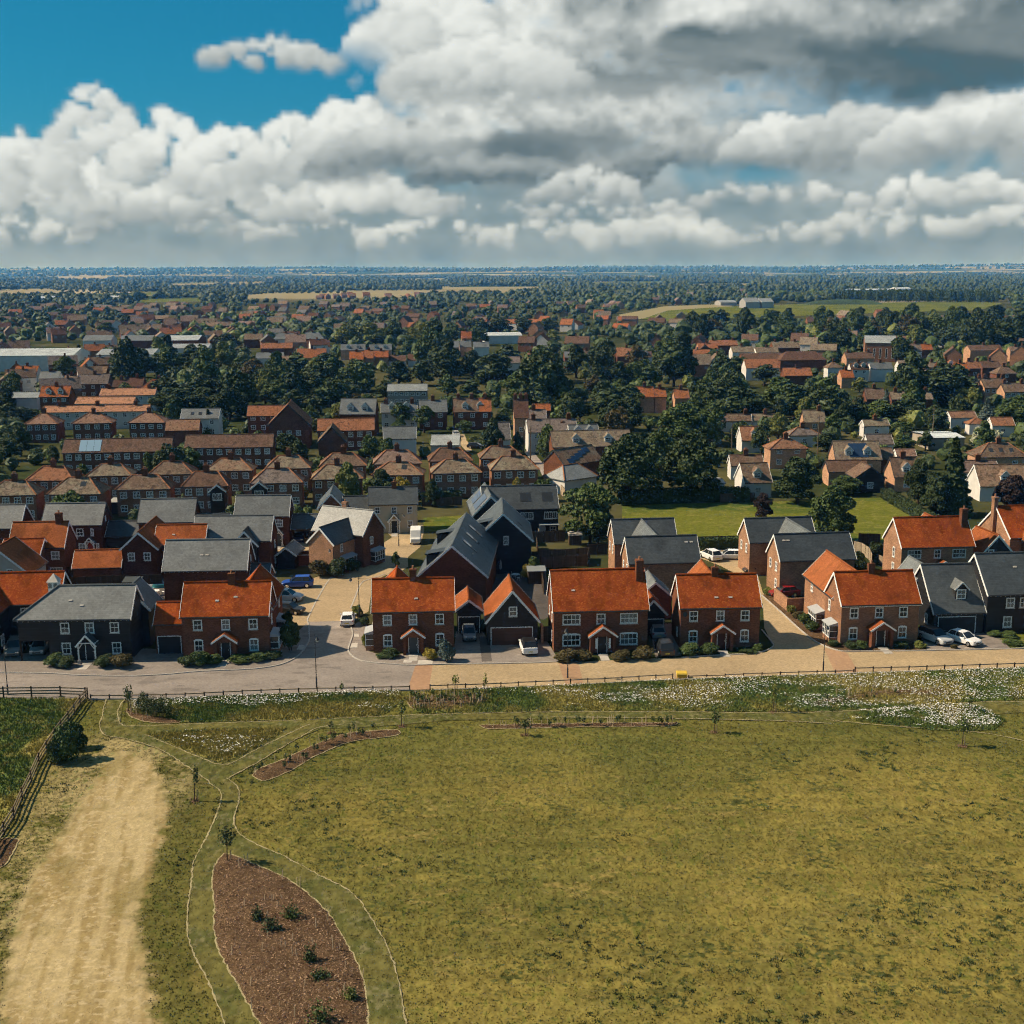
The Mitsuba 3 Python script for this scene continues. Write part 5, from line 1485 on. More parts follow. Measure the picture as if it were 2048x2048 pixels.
def town_house(label, s, roof=('roof_old', (0.0, 1)), wall=('brick', (0.2, 0.9)), hip=0.0, axis='x', chim=1, wins=3, rows=2, name='house', cat='house', group=None, detail=True, barge_dark=True,
               chim_x=None, zl=0.9, dormers=0, skylights=0, w_add=0.0):
    x, y, ang, w, d, he, hr = s[:7]
    H = House(name, label, cat, (x, y), ang, group)
    w += w_add
    near = y < 430
    b = H.block(-w / 2, w / 2, 0, d, he, hr, axis=axis, hip=(hip, hip), wall=wall, roof=roof, gutter=near and detail, ridge=near and detail, barge=near, barge_dark=barge_dark,
                hipmat=('roof_old', (0.62, 1.0)) if hip else None)
    FOOT.append((x - math.sin(math.radians(ang)) * d / 2, y + d / 2, max(w, d) * 0.55))
    if chim:
        for i in range(chim):
            cx = chim_x if chim_x is not None else (0 if chim == 1 else (i / (chim - 1) - 0.5) * w * 0.72)
            b.chimney(cx, d / 2, 1.0, 0.6, up=1.2, pots=2 if near else 0)
    if wins and y < 520:
        for r in range(rows):
            z = zl + 2.45 * r
            for i in range(wins):
                xx = (i + 0.5) / wins * (w - 0.6) - (w - 0.6) / 2
                if axis == 'y':
                    xx *= 0.7
                b.window('F', xx, z, 1.25, 1.25, 'wide', simple=y > 300, sill=y < 300)
    for i in range(dormers):
        b.dormer('F', (i + 0.5) / dormers * w * 0.8 - w * 0.4, he + 0.9, 1.6, 1.1, roof=roof, wall=('render_wall', (0.9, 1)))
    for i in range(skylights):
        b.skylight('F', (i + 0.5) / skylights * w * 0.6 - w * 0.3, 0.5, 0.8, 1.0)
    return H, b


# two rows of hipped brick semis
SEMIS = [
    ('front row, cut by the left edge', (-89.43,209.63,6.0,8.85,6.08,5.0,7.21,1.46,3.81), 0.25, 0), ('back row, leftmost', (-88.44,224.97,1.69,9.17,6.26,5.0,7.27,2.14,3.13), 0.4, 0),
    ('front row, second from the left, with a white skylight', (-78.52,210.42,1.54,9.66,6.89,5.0,7.5,2.88,3.05), 0.22, 1), ('back row, second from the left', (-78.67,229.96,6.0,8.84,5.48,5.0,6.99,2.72,2.68), 0.25, 0),
    ('front row, third from the left, with patchy lichen', (-67.5,214.87,6.0,9.98,6.14,5.0,7.23,2.24,3.14), 0.12, 0), ('back row, third from the left, with pinkish tiles', (-67.03,231.39,6.0,8.84,6.09,5.0,7.21,2.3,3.33), 0.14, 0),
    ('front row, fourth from the left, with a small front gable', (-56.86,217.67,6.0,8.61,6.4,5.0,7.32,2.55,1.85), 0.05, 2), ('back row, fourth from the left', (-56.57,235.33,1.73,9.62,5.67,5.0,7.06,2.78,2.94), 0.3, 0),
    ('front row, half red and half grey, with a hipped bay', (-44.22,220.98,6.0,9.84,6.32,5.0,7.3,2.33,3.36), 0.95, 2), ('back row, above the half-grey one', (-45.18,237.85,5.61,9.2,6.04,5.0,7.19,2.2,3.08), 0.25, 0),
    ('front row, behind the yellow-green tree', (-33.41,224.87,6.0,10.03,6.44,5.0,7.34,2.66,3.23), 0.25, 0), ('back row, with reddish right half', (-34.4,240.4,6.0,9.7,6.37,5.0,7.31,2.78,2.94), 0.12, 0),
    ('front row, behind the cream house', (-22.29,229.19,-1.0,10.18,5.89,5.0,7.14,2.81,3.58), 0.3, 1), ('back row, with grey right half', (-23.54,243.0,6.0,10.09,6.59,5.0,7.39,2.5,3.1), 0.9, 0),
    ('front row, second from the right', (-10.81,231.13,6.0,10.07,6.3,5.0,7.29,3.04,3.27), 0.22, 0), ('back row, second from the right, dark red', (-12.71,246.28,6.0,9.34,6.4,5.0,7.32,2.25,3.01), 0.06, 0),
    ('front row, rightmost, beside the pale street', (0.63,234.7,6.0,9.83,6.32,5.0,7.3,2.52,2.72), 0.22, 0), ('back row, rightmost', (-2.04,249.87,6.0,9.49,6.04,5.0,7.19,2.95,2.46), 0.14, 0)]
for place, s, u, extra in SEMIS:
    hip = max(2.2, min(4.2, (s[7] + s[8]) / 2))
    H, b = town_house('hipped brick house, ' + place, s, ('roof_old', (u, 1.0)), ('brick', (0.42, 0.95)), hip=hip, wins=4, name='hipped_house', group='hipped brick houses in two rows')
    if extra == 1:
        b.skylight('F', 1.2, 0.6, 0.9, 1.1)
    if extra == 2:
        x1 = s[3] / 2 - 0.3 if 'small' in place else -s[3] / 2 + 3.4
        b2 = H.block(x1 - 3.2, x1, -1.6, 3.2, 4.3, 5.6, axis='y', wall=('boards', (0, 2.2)), roof=('roof_old', (u, 1)), barge=True, ridge=False)
        b2.window('F', 0, 2.6, 1.7, 1.3, 'triple')

# red terraces and the salmon-roofed white terraces
s0 = (-87.23,261.27,6.0,23.51,6.22,5.0,7.61,-0.2,0.41)
H, b = town_house('long brown-red terrace with a pale blue solar panel on its roof', s0, ('roof_old', (0.05, 1.15)), ('brick', (0.2, 0.8)), wins=11, chim=0, name='terrace', cat='terrace')
b.solar('F', -s0[3] * 0.25, 0.5, 3, 1, 1.55, 3.4, mat=('paint', (0.20, 0.34, 0.46)))  # pale blue paint puts the sky reflection into the panel colour
H, b = town_house('long brown-red terrace to the right of the one with the solar panel', (-63.98,267.45,4.22,19.82,6.1,5.0,7.56,-0.32,0.18), ('roof_old', (0.05, 1.15)), ('brick', (0.2, 0.8)), wins=9, chim=0, name='terrace', cat='terrace')
town_house('white terrace under a salmon roof behind three hipped houses', (-118.38,339.06,4.91,29.7,5.37,5.0,6.55,-0.0,0.09), ('roof_old', (0.75, 1.1)), ('render_wall', (0.9, 0.8)), wins=11, chim=3, name='terrace', cat='terrace')
town_house('second white terrace with salmon roof, further back', (-123.19,360.23,-1.0,17.88,6.0,5.0,6.73,-0.44,0.82), ('roof_old', (0.75, 1.15)), ('render_wall', (0.9, 0.8)), wins=7, chim=0, name='terrace', cat='terrace')
town_house('third terrace with salmon roof and two dark chimneys', (-124.02,385.18,2.83,17.81,6.72,5.0,6.94), ('roof_old', (0.75, 1.1)), ('render_wall', (0.9, 0.8)), wins=6, chim=2, name='terrace', cat='terrace')
for lab, s in (('leftmost of three hipped houses before the white terrace', (-123.45,311.58,2.29,8.53,6.76,5.0,7.64,1.87,3.67)), ('middle one of three hipped houses before the white terrace', (-110.49,312.79,6.0,10.45,6.19,5.0,7.42,3.05,3.29)),
               ('rightmost of three hipped houses before the white terrace', (-96.33,313.36,-1.0,9.87,6.19,5.0,7.42,2.78,3.95))):
    town_house('brown-tiled brick house, ' + lab, s, ('roof_old', (0.85, 0.95)), ('brick', (0.2, 0.85)), hip=4.0, wins=4, name='hipped_house', group=None)

R = lambda u, k=1.0: ('roof_old', (u, k))
WB, WW, WT = ('brick', (0.15, 0.85)), ('render_wall', (0.95, 0.95)), ('brick', (0.95, 1.1))
SL = ('roof_slate', (0.75, 1.0))
TOWN = [
    ('red-roofed block above the right hand terrace', (-82.56,297.38,6.0,8.39,6.07,5.0,7.37,0.05,0.07), R(0.35), WB, dict(wins=0, chim=0)),
    ('grey house with white-framed rooflights before the dark wood', (-84.5,321.96,2.33,10.32,6.08,5.0,7.37,-0.45,0.37), SL, WW, dict(wins=3, skylights=3, chim=0)),
    ('large red-roofed block of flats with crossing gables, left range', (-63.59,310.5,2.39,11.01,5.37,7.0,9.42,2.02,0.61), R(0.42), WB, dict(wins=4, rows=3, chim=0)),
    ('tall front gable of the red-roofed block of flats', (-56.08,298.98,6.0,10.65,11.63,6.0,11.24,5.19,4.79), R(0.4), WB, dict(axis='y', wins=3, rows=2, chim=0)),
    ('grey-roofed house with dark gabled dormers at the edge of the wood', (-41.71,321.59,-1.0,9.79,8.35,6.0,9.76,0.93,0.64), SL, WB, dict(wins=2, dormers=2, chim=0)),
    ('long orange-roofed block beside the brown gabled hall', (-41.27,295.72,6.0,14.24,6.29,5.0,7.64,-0.06,-0.02), R(0.42, 1.05), WB, dict(wins=6, chim=0)),
    ('brown gabled hall with a steep roof and blank end wall', (-41.75,275.09,6.0,6.73,7.96,5.0,8.58,2.93,3.1), R(0.1), WB, dict(axis='y', wins=0, chim=0)),
    ('grey pair of houses with round-topped dormers left of the birch tree', (-31.48,334.12,6.0,10.22,5.49,5.0,7.3,0.04,-0.08), SL, WW, dict(wins=4, dormers=2, chim=2)),
    ('pale grey modern house with zigzag gables', (-26.38,280.27,6.0,7.9,6.09,5.0,7.56,0.1,-0.1), SL, WW, dict(wins=0, chim=0)),
    ('grey house half hidden by the birch tree', (-21.86,333.93,6.0,7.89,7.28,5.0,8.05,0.28,-0.05), SL, WB, dict(wins=2, chim=1)),
    ('brick house with half brown, half orange roof and white dormers', (-10.88,334.38,6.0,10.6,7.69,5.0,8.46,0.53,-0.08), R(0.12), WB, dict(wins=3, dormers=2, chim=3)),
    ('orange roof joined to the right of the brown-roofed brick house', (-7.35,333.68,2.45,3.5,7.53,5.1,8.49,0.06,-0.09), R(0.52), WB, dict(wins=1, chim=1)),
    ('tall orange gable with large chimneys among the trees', (2.57,303.49,2.39,3.83,8.78,7.0,11.39,0.88,-2.23), R(0.0), WT, dict(wins=1, chim=3)),
    ('orange roof behind the tall gable', (8.9,336.43,2.41,4.52,4.02,5.0,6.69,0.43,-0.09), R(0.5), WB, dict(wins=0, chim=0)),
    ('long grey-tiled house in front of the tall gable', (5.99,315.65,2.33,6.65,5.72,5.0,7.4,0.22,0.19), R(0.95), WW, dict(wins=2, chim=1)),
    ('grey-tiled white-walled row beside the pale street', (10.13,290.94,6.0,12.26,7.22,5.0,7.82,1.41,2.8), R(0.95), WW, dict(wins=3, chim=2)),
    ('lower grey-brown house right of the white-walled row', (12.82,291.56,6.0,5.81,4.88,4.0,5.9,1.06,-0.1), R(0.85), WB, dict(wins=1, chim=1)),
    ('tan L-shaped roof with white dormers right of the pale street', (18.5,269.58,6.0,18.44,7.7,4.5,7.73,7.87,5.96), R(0.25), WB, dict(wins=1, dormers=2, chim=0)),
    ('dark brown roof behind the tan L-shaped roof', (22.62,281.45,6.0,4.7,5.73,4.0,6.0,0.95,-0.01), R(0.0), WB, dict(wins=0, chim=0)),
    ('grey gabled cottage with dormers left of the tan roof', (17.77,287.75,6.0,7.34,6.27,4.0,6.82,3.31,1.42), SL, WW, dict(wins=1, dormers=2, chim=0)),
    ('grey cottage gable beside the sandy track', (-2.54,285.27,6.0,4.81,7.41,4.0,7.71,0.97,0.16), R(0.98), WW, dict(wins=1, chim=0)),
    ('brown bungalow with a white wall below the dark wood', (60.97,326.75,-1.0,10.21,4.72,3.0,4.65,1.35,-0.33), R(0.1), WW, dict(wins=2, rows=1, chim=2)),
    ('tan bungalow right of the white-walled brown bungalow', (70.38,327.67,2.25,7.65,4.55,3.0,4.59,1.17,-0.17), R(0.2), WW, dict(wins=2, rows=1, chim=1)),
    ('red chalet roof with a white dormer', (59.39,288.44,1.95,6.74,6.77,3.0,6.05,0.35,0.91), R(0.38), WW, dict(wins=1, rows=1, dormers=1, chim=0)),
    ('red hipped house with a lit orange side wall', (62.03,264.66,6.0,8.86,5.12,4.5,6.5,3.7,2.43), R(0.36), WT, dict(hip=3.5, wins=2, chim=1)),
    ('brown chalet with a wide white-framed glazed dormer', (48.25,229.89,6.0,5.66,7.45,3.0,6.36,0.53,0.75), R(0.12), WW, dict(wins=1, rows=1, dormers=1, chim=0)),
    ('brown roof behind the wide glazed dormer', (50.03,250.38,-1.0,7.1,5.15,3.0,5.01,1.36,1.38), R(0.08), WW, dict(wins=0, chim=1)),
    ('tan plain-gabled house beyond the red hipped house', (78.62,307.5,-1.0,5.68,6.18,5.0,7.78,1.82,-1.58), R(0.24), WT, dict(wins=1, chim=1, chim_x=1.5)),
    ('grey-tan hipped bungalow with a white gable', (73.59,297.33,6.0,8.43,4.54,3.0,4.77,3.64,2.19), R(0.95), WW, dict(hip=3, wins=1, rows=1, chim=1)),
    ('large red chalet with two dormers and a black solar array', (75.47,256.6,-1.0,10.12,7.28,3.2,6.84,0.96,1.76), R(0.22), WT, dict(wins=2, rows=1, dormers=2, chim=0)),
    ('low red wing right of the large red chalet', (81.5,258.73,-1.0,5.02,5.69,3.0,5.07,1.13,0.32), R(0.15), WB, dict(wins=0, chim=0)),
    ('brown bungalow with a lit orange gable before the red chalet', (69.4,242.41,1.68,8.51,5.13,3.0,5.0,1.38,-0.44), R(0.06), WT, dict(wins=1, rows=1, chim=0)),
    ('dark glazed gable of the brown bungalow facing the park', (71.57,234.77,1.6,6.44,6.43,3.0,5.25,2.43,0.79), R(0.08), ('boards', (0, 1)), dict(axis='y', wins=1, rows=1, chim=0)),
    ('tan chalet with a lit side gable and a flat dormer', (79.2,235.56,1.64,5.25,6.92,3.0,6.46,-0.55,-0.54), R(0.1), WT, dict(wins=1, rows=1, dormers=1, chim=1)),
    ('small pale gable behind the tan chalet', (87.91,262.79,1.79,4.49,3.49,3.0,4.37,0.94,-0.57), R(0.85), WW, dict(wins=0, chim=0)),
    ('large olive-brown hipped bungalow with three skylights at the right', (108.62,260.61,1.81,11.4,6.87,3.0,5.69,3.91,1.14), R(0.1, 0.9), WT, dict(hip=3.5, wins=2, rows=1, skylights=3, chim=1)),
    ('grey ribbed roof below the olive hipped bungalow', (96.0,240.81,-1.0,7.59,5.26,3.0,5.06,2.58,0.74), R(0.9, 0.8), WW, dict(wins=1, rows=1, chim=1)),
    ('orange-brown chalet roof with a white dormer at the right edge', (94.58,224.69,-1.0,10.02,7.94,3.0,6.58,4.62,-1.21), R(0.3), WW, dict(wins=1, rows=1, dormers=1, chim=0)),
    ('small red-roofed bungalow with orange gable left of the blue conifer', (126.26,331.51,6.0,7.77,4.36,3.0,4.58,1.49,-0.82), R(0.35), WW, dict(wins=1, rows=1, chim=0)),
    ('orange hipped bungalow right of the blue conifer', (125.08,318.07,2.11,5.16,3.56,3.0,4.39,1.99,0.16), R(0.4), WW, dict(hip=2.5, wins=1, rows=1, chim=0)),
    ('second orange bungalow further right behind the white blossom tree', (130.27,314.19,-1.0,6.03,5.0,3.0,4.95,3.1,1.63), R(0.4), WW, dict(wins=1, rows=1, chim=0)),
    ('tan bungalow with white gable in the trees', (97.06,314.98,6.0,7.03,4.05,3.0,4.47,1.62,-0.25), R(0.2), WW, dict(wins=1, rows=1, chim=1)),
    ('grey bungalow roof above the round garden tree', (87.78,281.06,1.93,6.23,5.67,3.0,5.06,1.62,-0.4), R(0.95, 0.8), WW, dict(wins=1, rows=1, chim=0)),
    ('tan house with red tile patch behind the dark garden trees', (124.72,370.77,-1.0,12.96,5.63,4.0,6.05,1.64,0.54), R(0.25), WB, dict(wins=2, chim=2)),
    ('brown gabled pair beside the wood on the right', (110.88,362.41,-1.0,5.84,6.69,5.0,8.01,1.56,0.07), R(0.1), WB, dict(wins=1, chim=1)),
    # beyond the wood
    ('white-walled house with orange roof at the far left', (-191.79,472.87,3.49,8.88,6.88,5.0,7.69), R(0.5), WW, dict(wins=3)),
    ('slate-blue roofed house at the far left', (-172.54,446.37,3.29,7.49,6.47,5.0,7.53), SL, WW, dict(wins=2)),
    ('brick house with white windows right of the slate-blue roof', (-158.9,430.37,3.25,4.77,6.22,5.0,7.43), R(0.3), WB, dict(wins=2)),
    ('grey-and-red roofed house before the brown brick block', (-148.76,424.94,3.12,10.65,8.2,5.0,8.2), R(0.95, 0.8), WB, dict(wins=3)),
    ('red terrace on the far left beside the round tree', (-164.78,472.07,3.47,10.25,6.35,5.0,7.31), R(0.3), WB, dict(wins=3)),
    ('orange roof with two white front gables at the far left', (-145.97,380.9,2.74,9.41,7.06,5.0,8.18), R(0.5), WB, dict(wins=3, dormers=2)),
    ('flat grey shed beside the car park', (-159.75,388.56,2.73,10.7,11.57,4.0,5.23), ('roof_slate', (1, 1.3)), WW, dict(wins=0, chim=0)),
    ('brown brick block with a pair of white windows', (-130.5,414.4,3.02,5.13,7.66,5.0,7.78), R(0.0), WB, dict(wins=2)),
    ('dark brick range left of the brown brick block', (-135.62,414.14,2.94,5.46,5.94,5.0,7.16), R(0.02, 0.8), WB, dict(wins=0)),
    ('orange hipped roof right of the brown brick block', (-121.32,409.36,2.96,10.63,7.62,5.0,7.57), R(0.48), WB, dict(hip=3, wins=0)),
    ('orange roof above the wood on the left', (-121.11,620.75,4.5,16.31,7.17,5.0,7.61), R(0.42), WB, dict(wins=0)),
    ('orange gabled church hall above the wood', (-86.81,521.51,3.98,12.69,8.5,7.0,10.83), R(0.45), WT, dict(wins=2)),
    ('small orange cottage below the church hall', (-98.17,532.09,3.75,8.56,6.82,4.0,7.07), R(0.3), WT, dict(wins=1)),
    ('grey hut roof inside the wood', (-132.85,525.67,3.66,7.36,8.9,3.0,5.07), SL, WW, dict(wins=0, chim=0)),
    ('grey cottages with gables beside the orange church hall', (-113.17,562.45,3.94,12.96,7.04,4.0,6.56), SL, WW, dict(wins=0)),
    ('brown roof among the far grey roofs', (-150.46,702.59,5.08,10.62,8.92,5.0,8.24), R(0.15), WB, dict(wins=0)),
    ('pair of grey hipped roofs far away left of centre', (-131.82,704.25,5.07,14.72,8.94,5.0,8.25), SL, WW, dict(hip=3, wins=0)),
    ('grey hipped roof right of the far pair', (-116.41,705.62,5.08,13.32,9.71,5.0,8.53), SL, WB, dict(hip=3, wins=0)),
    ('left slate terrace with arched dormers behind the wood', (-79.45,603.89,4.32,12.47,6.65,5.0,7.79), SL, WT, dict(wins=0, dormers=2, chim=0)),
    ('right slate terrace with arched dormers behind the wood', (-65.35,601.08,4.31,11.43,6.62,5.0,7.78), SL, WT, dict(wins=0, dormers=2, chim=0)),
    ('orange roof before the left slate terrace', (-69.49,538.51,3.82,6.45,8.41,5.0,8.29), R(0.5), WT, dict(wins=0)),
    ('orange gable between the two slate terraces', (-64.66,545.12,3.88,4.29,7.94,5.0,8.57), R(0.45), WT, dict(wins=0)),
    ('orange roof before the right slate terrace', (-59.83,551.89,3.93,6.86,7.01,5.0,7.74), R(0.5), WT, dict(wins=0)),
    ('row of brown bungalows behind the dark wood', (-53.92,554.63,3.79,10.58,7.41,3.0,5.5), R(0.05), WW, dict(wins=0)),
    ('second brown bungalow row behind the dark wood', (-42.66,558.53,3.81,11.13,8.09,3.0,5.73), R(0.02), WW, dict(wins=0)),
    ('grey terrace with orange gable ends in the middle distance', (-31.3,619.53,4.4,9.26,7.91,5.0,8.09), SL, WT, dict(wins=0)),
    ('grey terrace right of the orange gable ends', (-23.62,624.23,4.42,5.97,7.97,5.0,8.11), SL, WT, dict(wins=0)),
    ('long grey roof right of the grey terraces', (-15.37,620.77,4.37,8.26,7.17,5.0,7.6), SL, WW, dict(wins=0)),
    ('steep orange gable alone in the trees', (-25.34,685.01,5.09,5.97,7.28,6.0,10.04), R(0.5), WT, dict(wins=0)),
    ('grey gabled hall with white windows in the middle', (0.55,513.62,3.68,6.86,6.94,5.0,7.52), R(0.95), WW, dict(wins=0, chim=0)),
    ('narrow orange gable with white windows', (8.63,517.93,3.68,2.81,5.62,6.0,8.81), R(0.4), WT, dict(wins=1)),
    ('grey flat-topped house left of the tudor gables', (27.11,545.05,3.87,5.93,7.05,5.0,7.47), SL, WB, dict(wins=0)),
    ('white half-timbered gable house', (33.36,525.49,3.9,4.41,6.52,6.0,9.26), R(0.15), WW, dict(wins=1)),
    ('orange pyramid roofed house behind the half-timbered gable', (42.23,538.36,3.88,8.13,8.37,6.0,9.51), R(0.42), WB, dict(hip=3.5, wins=0)),
    ('bright red-roofed house with white gable', (51.97,535.89,3.85,9.67,8.26,6.0,9.72), R(0.4, 1.2), WB, dict(wins=2)),
    ('brown roof with two white gables', (59.45,544.11,3.83,9.14,5.58,5.0,7.51), R(0.08), WW, dict(wins=1, dormers=2)),
    ('orange cluster roof left of the big wood', (41.84,371.46,2.64,5.64,6.55,5.0,7.95), R(0.52), WT, dict(wins=0, chim=1)),
    ('orange roof with solar glass beside the big wood', (52.67,367.58,2.59,4.65,6.3,5.0,7.46), R(0.45), WT, dict(wins=0)),
    ('second orange roof of the cluster left of the big wood', (46.54,371.67,2.59,3.76,5.3,5.0,7.39), R(0.48), WT, dict(wins=0)),
    ('long low grey modern block in front of the dark wood', (-34.45,394.54,2.84,13.34,13.5,5.0,6.68), ('roof_slate', (1, 1.2)), ('render_wall', (0.9, 0.4)), dict(wins=7, chim=0)),
    ('red terrace with skylights at the right of centre', (98.67,601.87,4.24,10.15,6.93,5.0,7.52), R(0.45), WT, dict(wins=0, chim=1)),
    ('orange and brown terrace behind the red one', (110.97,626.42,4.41,14.81,7.23,5.0,7.63), R(0.42), WB, dict(wins=0, chim=2)),
    ('tan bungalow right of the red terrace', (115.12,595.93,4.04,11.08,8.0,3.5,6.2), R(0.22), WW, dict(wins=0)),
    ('second tan bungalow right of the red terrace', (126.69,593.19,3.97,11.55,7.29,3.5,5.96), R(0.2), WW, dict(wins=0)),
    ('tan terrace with chimneys behind the bungalows', (138.62,604.82,4.22,13.85,8.24,5.0,7.99), R(0.2), WB, dict(wins=0, chim=3)),
    ('long brown hipped school roof', (127.13,521.73,3.66,21.0,10.46,5.0,8.53), R(0.02), WB, dict(hip=4, wins=0, chim=0)),
    ('brown range joined to the school roof', (110.82,526.43,3.69,19.59,7.61,5.0,7.57), R(0.04), WB, dict(wins=0, chim=0)),
    ('orange roof with white eaves before the school', (100.94,480.65,3.4,13.81,8.39,5.0,8.28), R(0.42), WW, dict(wins=0, chim=0)),
    ('red-orange house with a chimney below the school', (106.77,444.95,3.15,10.56,6.43,5.0,7.7), R(0.45, 1.1), WB, dict(wins=0)),
    ('white house with a brown pyramid roof', (126.48,467.63,3.43,6.35,5.88,6.0,8.3), R(0.1), WW, dict(hip=3, wins=3)),
    ('brick house with brown roof above the half-timbered row', (149.99,515.65,3.69,12.28,6.97,6.0,8.53), R(0.05), WT, dict(wins=3, chim=2)),
    ('half-timbered white row with dark gables', (137.13,470.88,3.33,7.4,5.59,5.0,7.52), R(0.05, 0.8), WW, dict(wins=2, dormers=2)),
    ('grey house behind the brick hall', (146.66,473.77,3.35,9.07,5.95,5.0,7.32), SL, WW, dict(wins=0)),
    ('orange cottage left of the brick hall', (125.72,446.76,3.13,4.94,6.05,4.0,6.72), R(0.5), WT, dict(wins=0)),
    ('tan house with white gable right of the brick hall', (160.62,484.19,3.37,7.83,6.09,5.0,7.38), R(0.25), WW, dict(wins=1)),
    ('pair of steep tan gables in the trees on the right', (188.6,558.13,3.97,4.77,6.71,6.0,9.47), R(0.22), WW, dict(wins=0)),
    ('orange house beside the steep tan gables', (202.07,583.79,4.02,5.98,6.41,5.0,7.69), R(0.5), WB, dict(wins=0)),
    ('long brick flats with a brown roof at the right', (223.12,563.88,4.03,15.95,7.98,6.0,8.3), R(0.05), WT, dict(wins=4, chim=1)),
    ('tan gable at the right edge of the middle distance', (241.18,572.74,4.0,6.89,4.7,5.0,6.97), R(0.3), WT, dict(wins=0)),
    ('orange-tiled house left end of the right hand row', (168.91,479.82,3.35,6.34,4.78,5.0,7.0), R(0.25), WT, dict(wins=1)),
    ('orange-tiled house with three gables in the right hand row', (169.59,465.49,3.31,6.75,5.56,6.0,8.68), R(0.42), WB, dict(wins=1, dormers=2)),
    ('bright orange roof in the middle of the right hand row', (171.58,454.9,3.29,5.05,7.24,5.0,8.49), R(0.5, 1.15), WB, dict(wins=0)),
    ('red house with chimneys in the right hand row', (178.72,461.42,3.39,4.73,5.88,6.0,8.65), R(0.4), WB, dict(wins=1, chim=2)),
    ('brown house at the end of the right hand row', (191.05,476.36,3.33,7.74,6.04,5.0,7.53), R(0.05), WB, dict(wins=0)),
    ('brown-red hipped house on the right below the row', (186.01,449.3,3.12,8.07,6.49,5.0,7.54), R(0.1), WB, dict(hip=3, wins=1)),
    ('upper brick terrace with brown-red roof at the right edge', (160.97,395.82,2.78,8.46,7.19,5.0,7.81), R(0.1), WT, dict(wins=4, chim=2)),
    ('lower brick terrace with brown-red roof at the right edge', (161.51,381.55,2.71,7.83,6.55,5.0,7.56), R(0.12), WT, dict(wins=4, chim=2)),
    ('red-tiled terrace end left of the brick terraces', (159.21,404.15,2.83,5.87,5.8,5.0,7.26), R(0.25), WB, dict(wins=0)),
]
for lab, s, roof, wall, kw in TOWN:
    kw = dict(kw)
    if wall == WW:
        kw.setdefault('barge_dark', False)
    H, b = town_house(lab, s, roof, wall, **kw)
    if 'solar array' in lab:
        b.solar('F', 0.2, 0.5, 4, 2, 1.0, 1.9)
    if 'half brown, half orange' in lab:
        pass

# solar panels in a staircase on the red roof by the big tree
H, b = town_house('red roof with a staircase of blue solar panels beside the big tree', (15.5, 252.0, 42.0, 11.5, 7.0, 3.6, 6.6), R(0.3), WB, wins=0, chim=0)
for i in range(5):
    k = H.put('solar_panel', M().frame(*(lambda e, t, u, n, L: (e + t * (-3.2 + i * 1.5) + u * (L * (0.22 + 0.13 * i)), t, u, n))(*b.slope('F')), (-0.95, -0.6, 0.03), (0.95, 0.6, 0.09)), 'solar_glass')
town_house('pale grey slate bungalow in front of the solar staircase roof', (14.0, 236.0, 38.0, 9.0, 7.0, 3.0, 5.4), ('roof_slate', (1.0, 1.3)), WW, wins=0, chim=0, hip=2.5)

# halls, sheds and warehouses
def hall(label, s, roof, wall, name='hall', cat='hall', **kw):
    return town_house(label, s, roof, wall, wins=0, chim=0, name=name, cat=cat, **kw)


H, b = hall('brick hall with tall narrow windows and a pale slate roof', (176.5, 575.0, -14.0, 14.5, 20.0, 9.0, 12.0), ('roof_slate', (1.0, 1.6)), ('brick', (0.45, 0.9)))
for i in range(5):
    b.window('F', -5.6 + 2.8 * i, 1.5, 1.0, 5.0, 'plain', simple=True, curtain=0.02)
hall('long white warehouse with a flat grey roof at the far left', (-219.69,544.39,4.2,41.91,28.0,7.0,9.47), ('roof_slate', (1, 2.4)), WW, 'warehouse', 'warehouse')
hall('white-fronted warehouse left of the wood', (-171.38,532.8,4.21,25.19,22.2,8.0,9.96), ('roof_slate', (1, 1.4)), ('render_wall', (1, 1.15)), 'warehouse', 'warehouse')
hall('modern white and brick supermarket block', (-176.58,645.19,5.08,17.85,27.73,8.0,9.95), ('roof_slate', (1, 2.0)), WB, 'supermarket', 'supermarket')
hall('row of grey shop roofs far left', (-234.44,681.91,5.13,15.99,14.89,6.0,8.71), SL, WW, 'shop_row', 'shops')
hall('grey shop roofs left of the supermarket', (-211.42,678.82,5.09,18.16,12.38,6.0,8.76), SL, WB, 'shop_row', 'shops')
hall('long low grey roof behind the left warehouses', (-170.28,625.23,4.54,25.51,17.16,5.0,6.82), ('roof_slate', (1, 1.5)), WW, 'warehouse', 'warehouse')
hall('flat white school roof in the middle distance', (-4.76,732.11,5.2,23.16,22.02,5.0,6.55), ('roof_slate', (1, 2.5)), WW, 'school', 'school')
hall('white flat roof among the trees at the right', (107.35,291.84,1.95,9.11,11.93,3.0,3.42), ('roof_slate', (1, 3.2)), ('render_wall', (0.3, 0.6)), 'flat_roofed_hall', 'hall')
hall('blue hangar at the edge of the green field', (274.22,1373.58,6.0,16.67,25.89,7.0,11.71), ('roof_slate', (1, 1.2)), ('render_wall', (1, 0.5)), 'hangar', 'hangar')
hall('pale hangar at the edge of the green field', (291.86,1376.63,6.0,14.36,28.0,7.0,11.01), ('roof_slate', (1, 1.2)), ('render_wall', (1, 0.6)), 'hangar', 'hangar')
hall('flat white hangar left of the blue one', (266.12,1479.72,6.0,20.45,28.0,4.0,6.47), ('roof_slate', (1, 1.3)), ('render_wall', (1, 0.5)), 'hangar', 'hangar')
hall('long pale factory roof in the far trees at the left', (-689.91,1775.74,6.0,39.86,28.0,7.0,9.47), ('roof_slate', (1, 2.4)), WW, 'factory', 'factory')
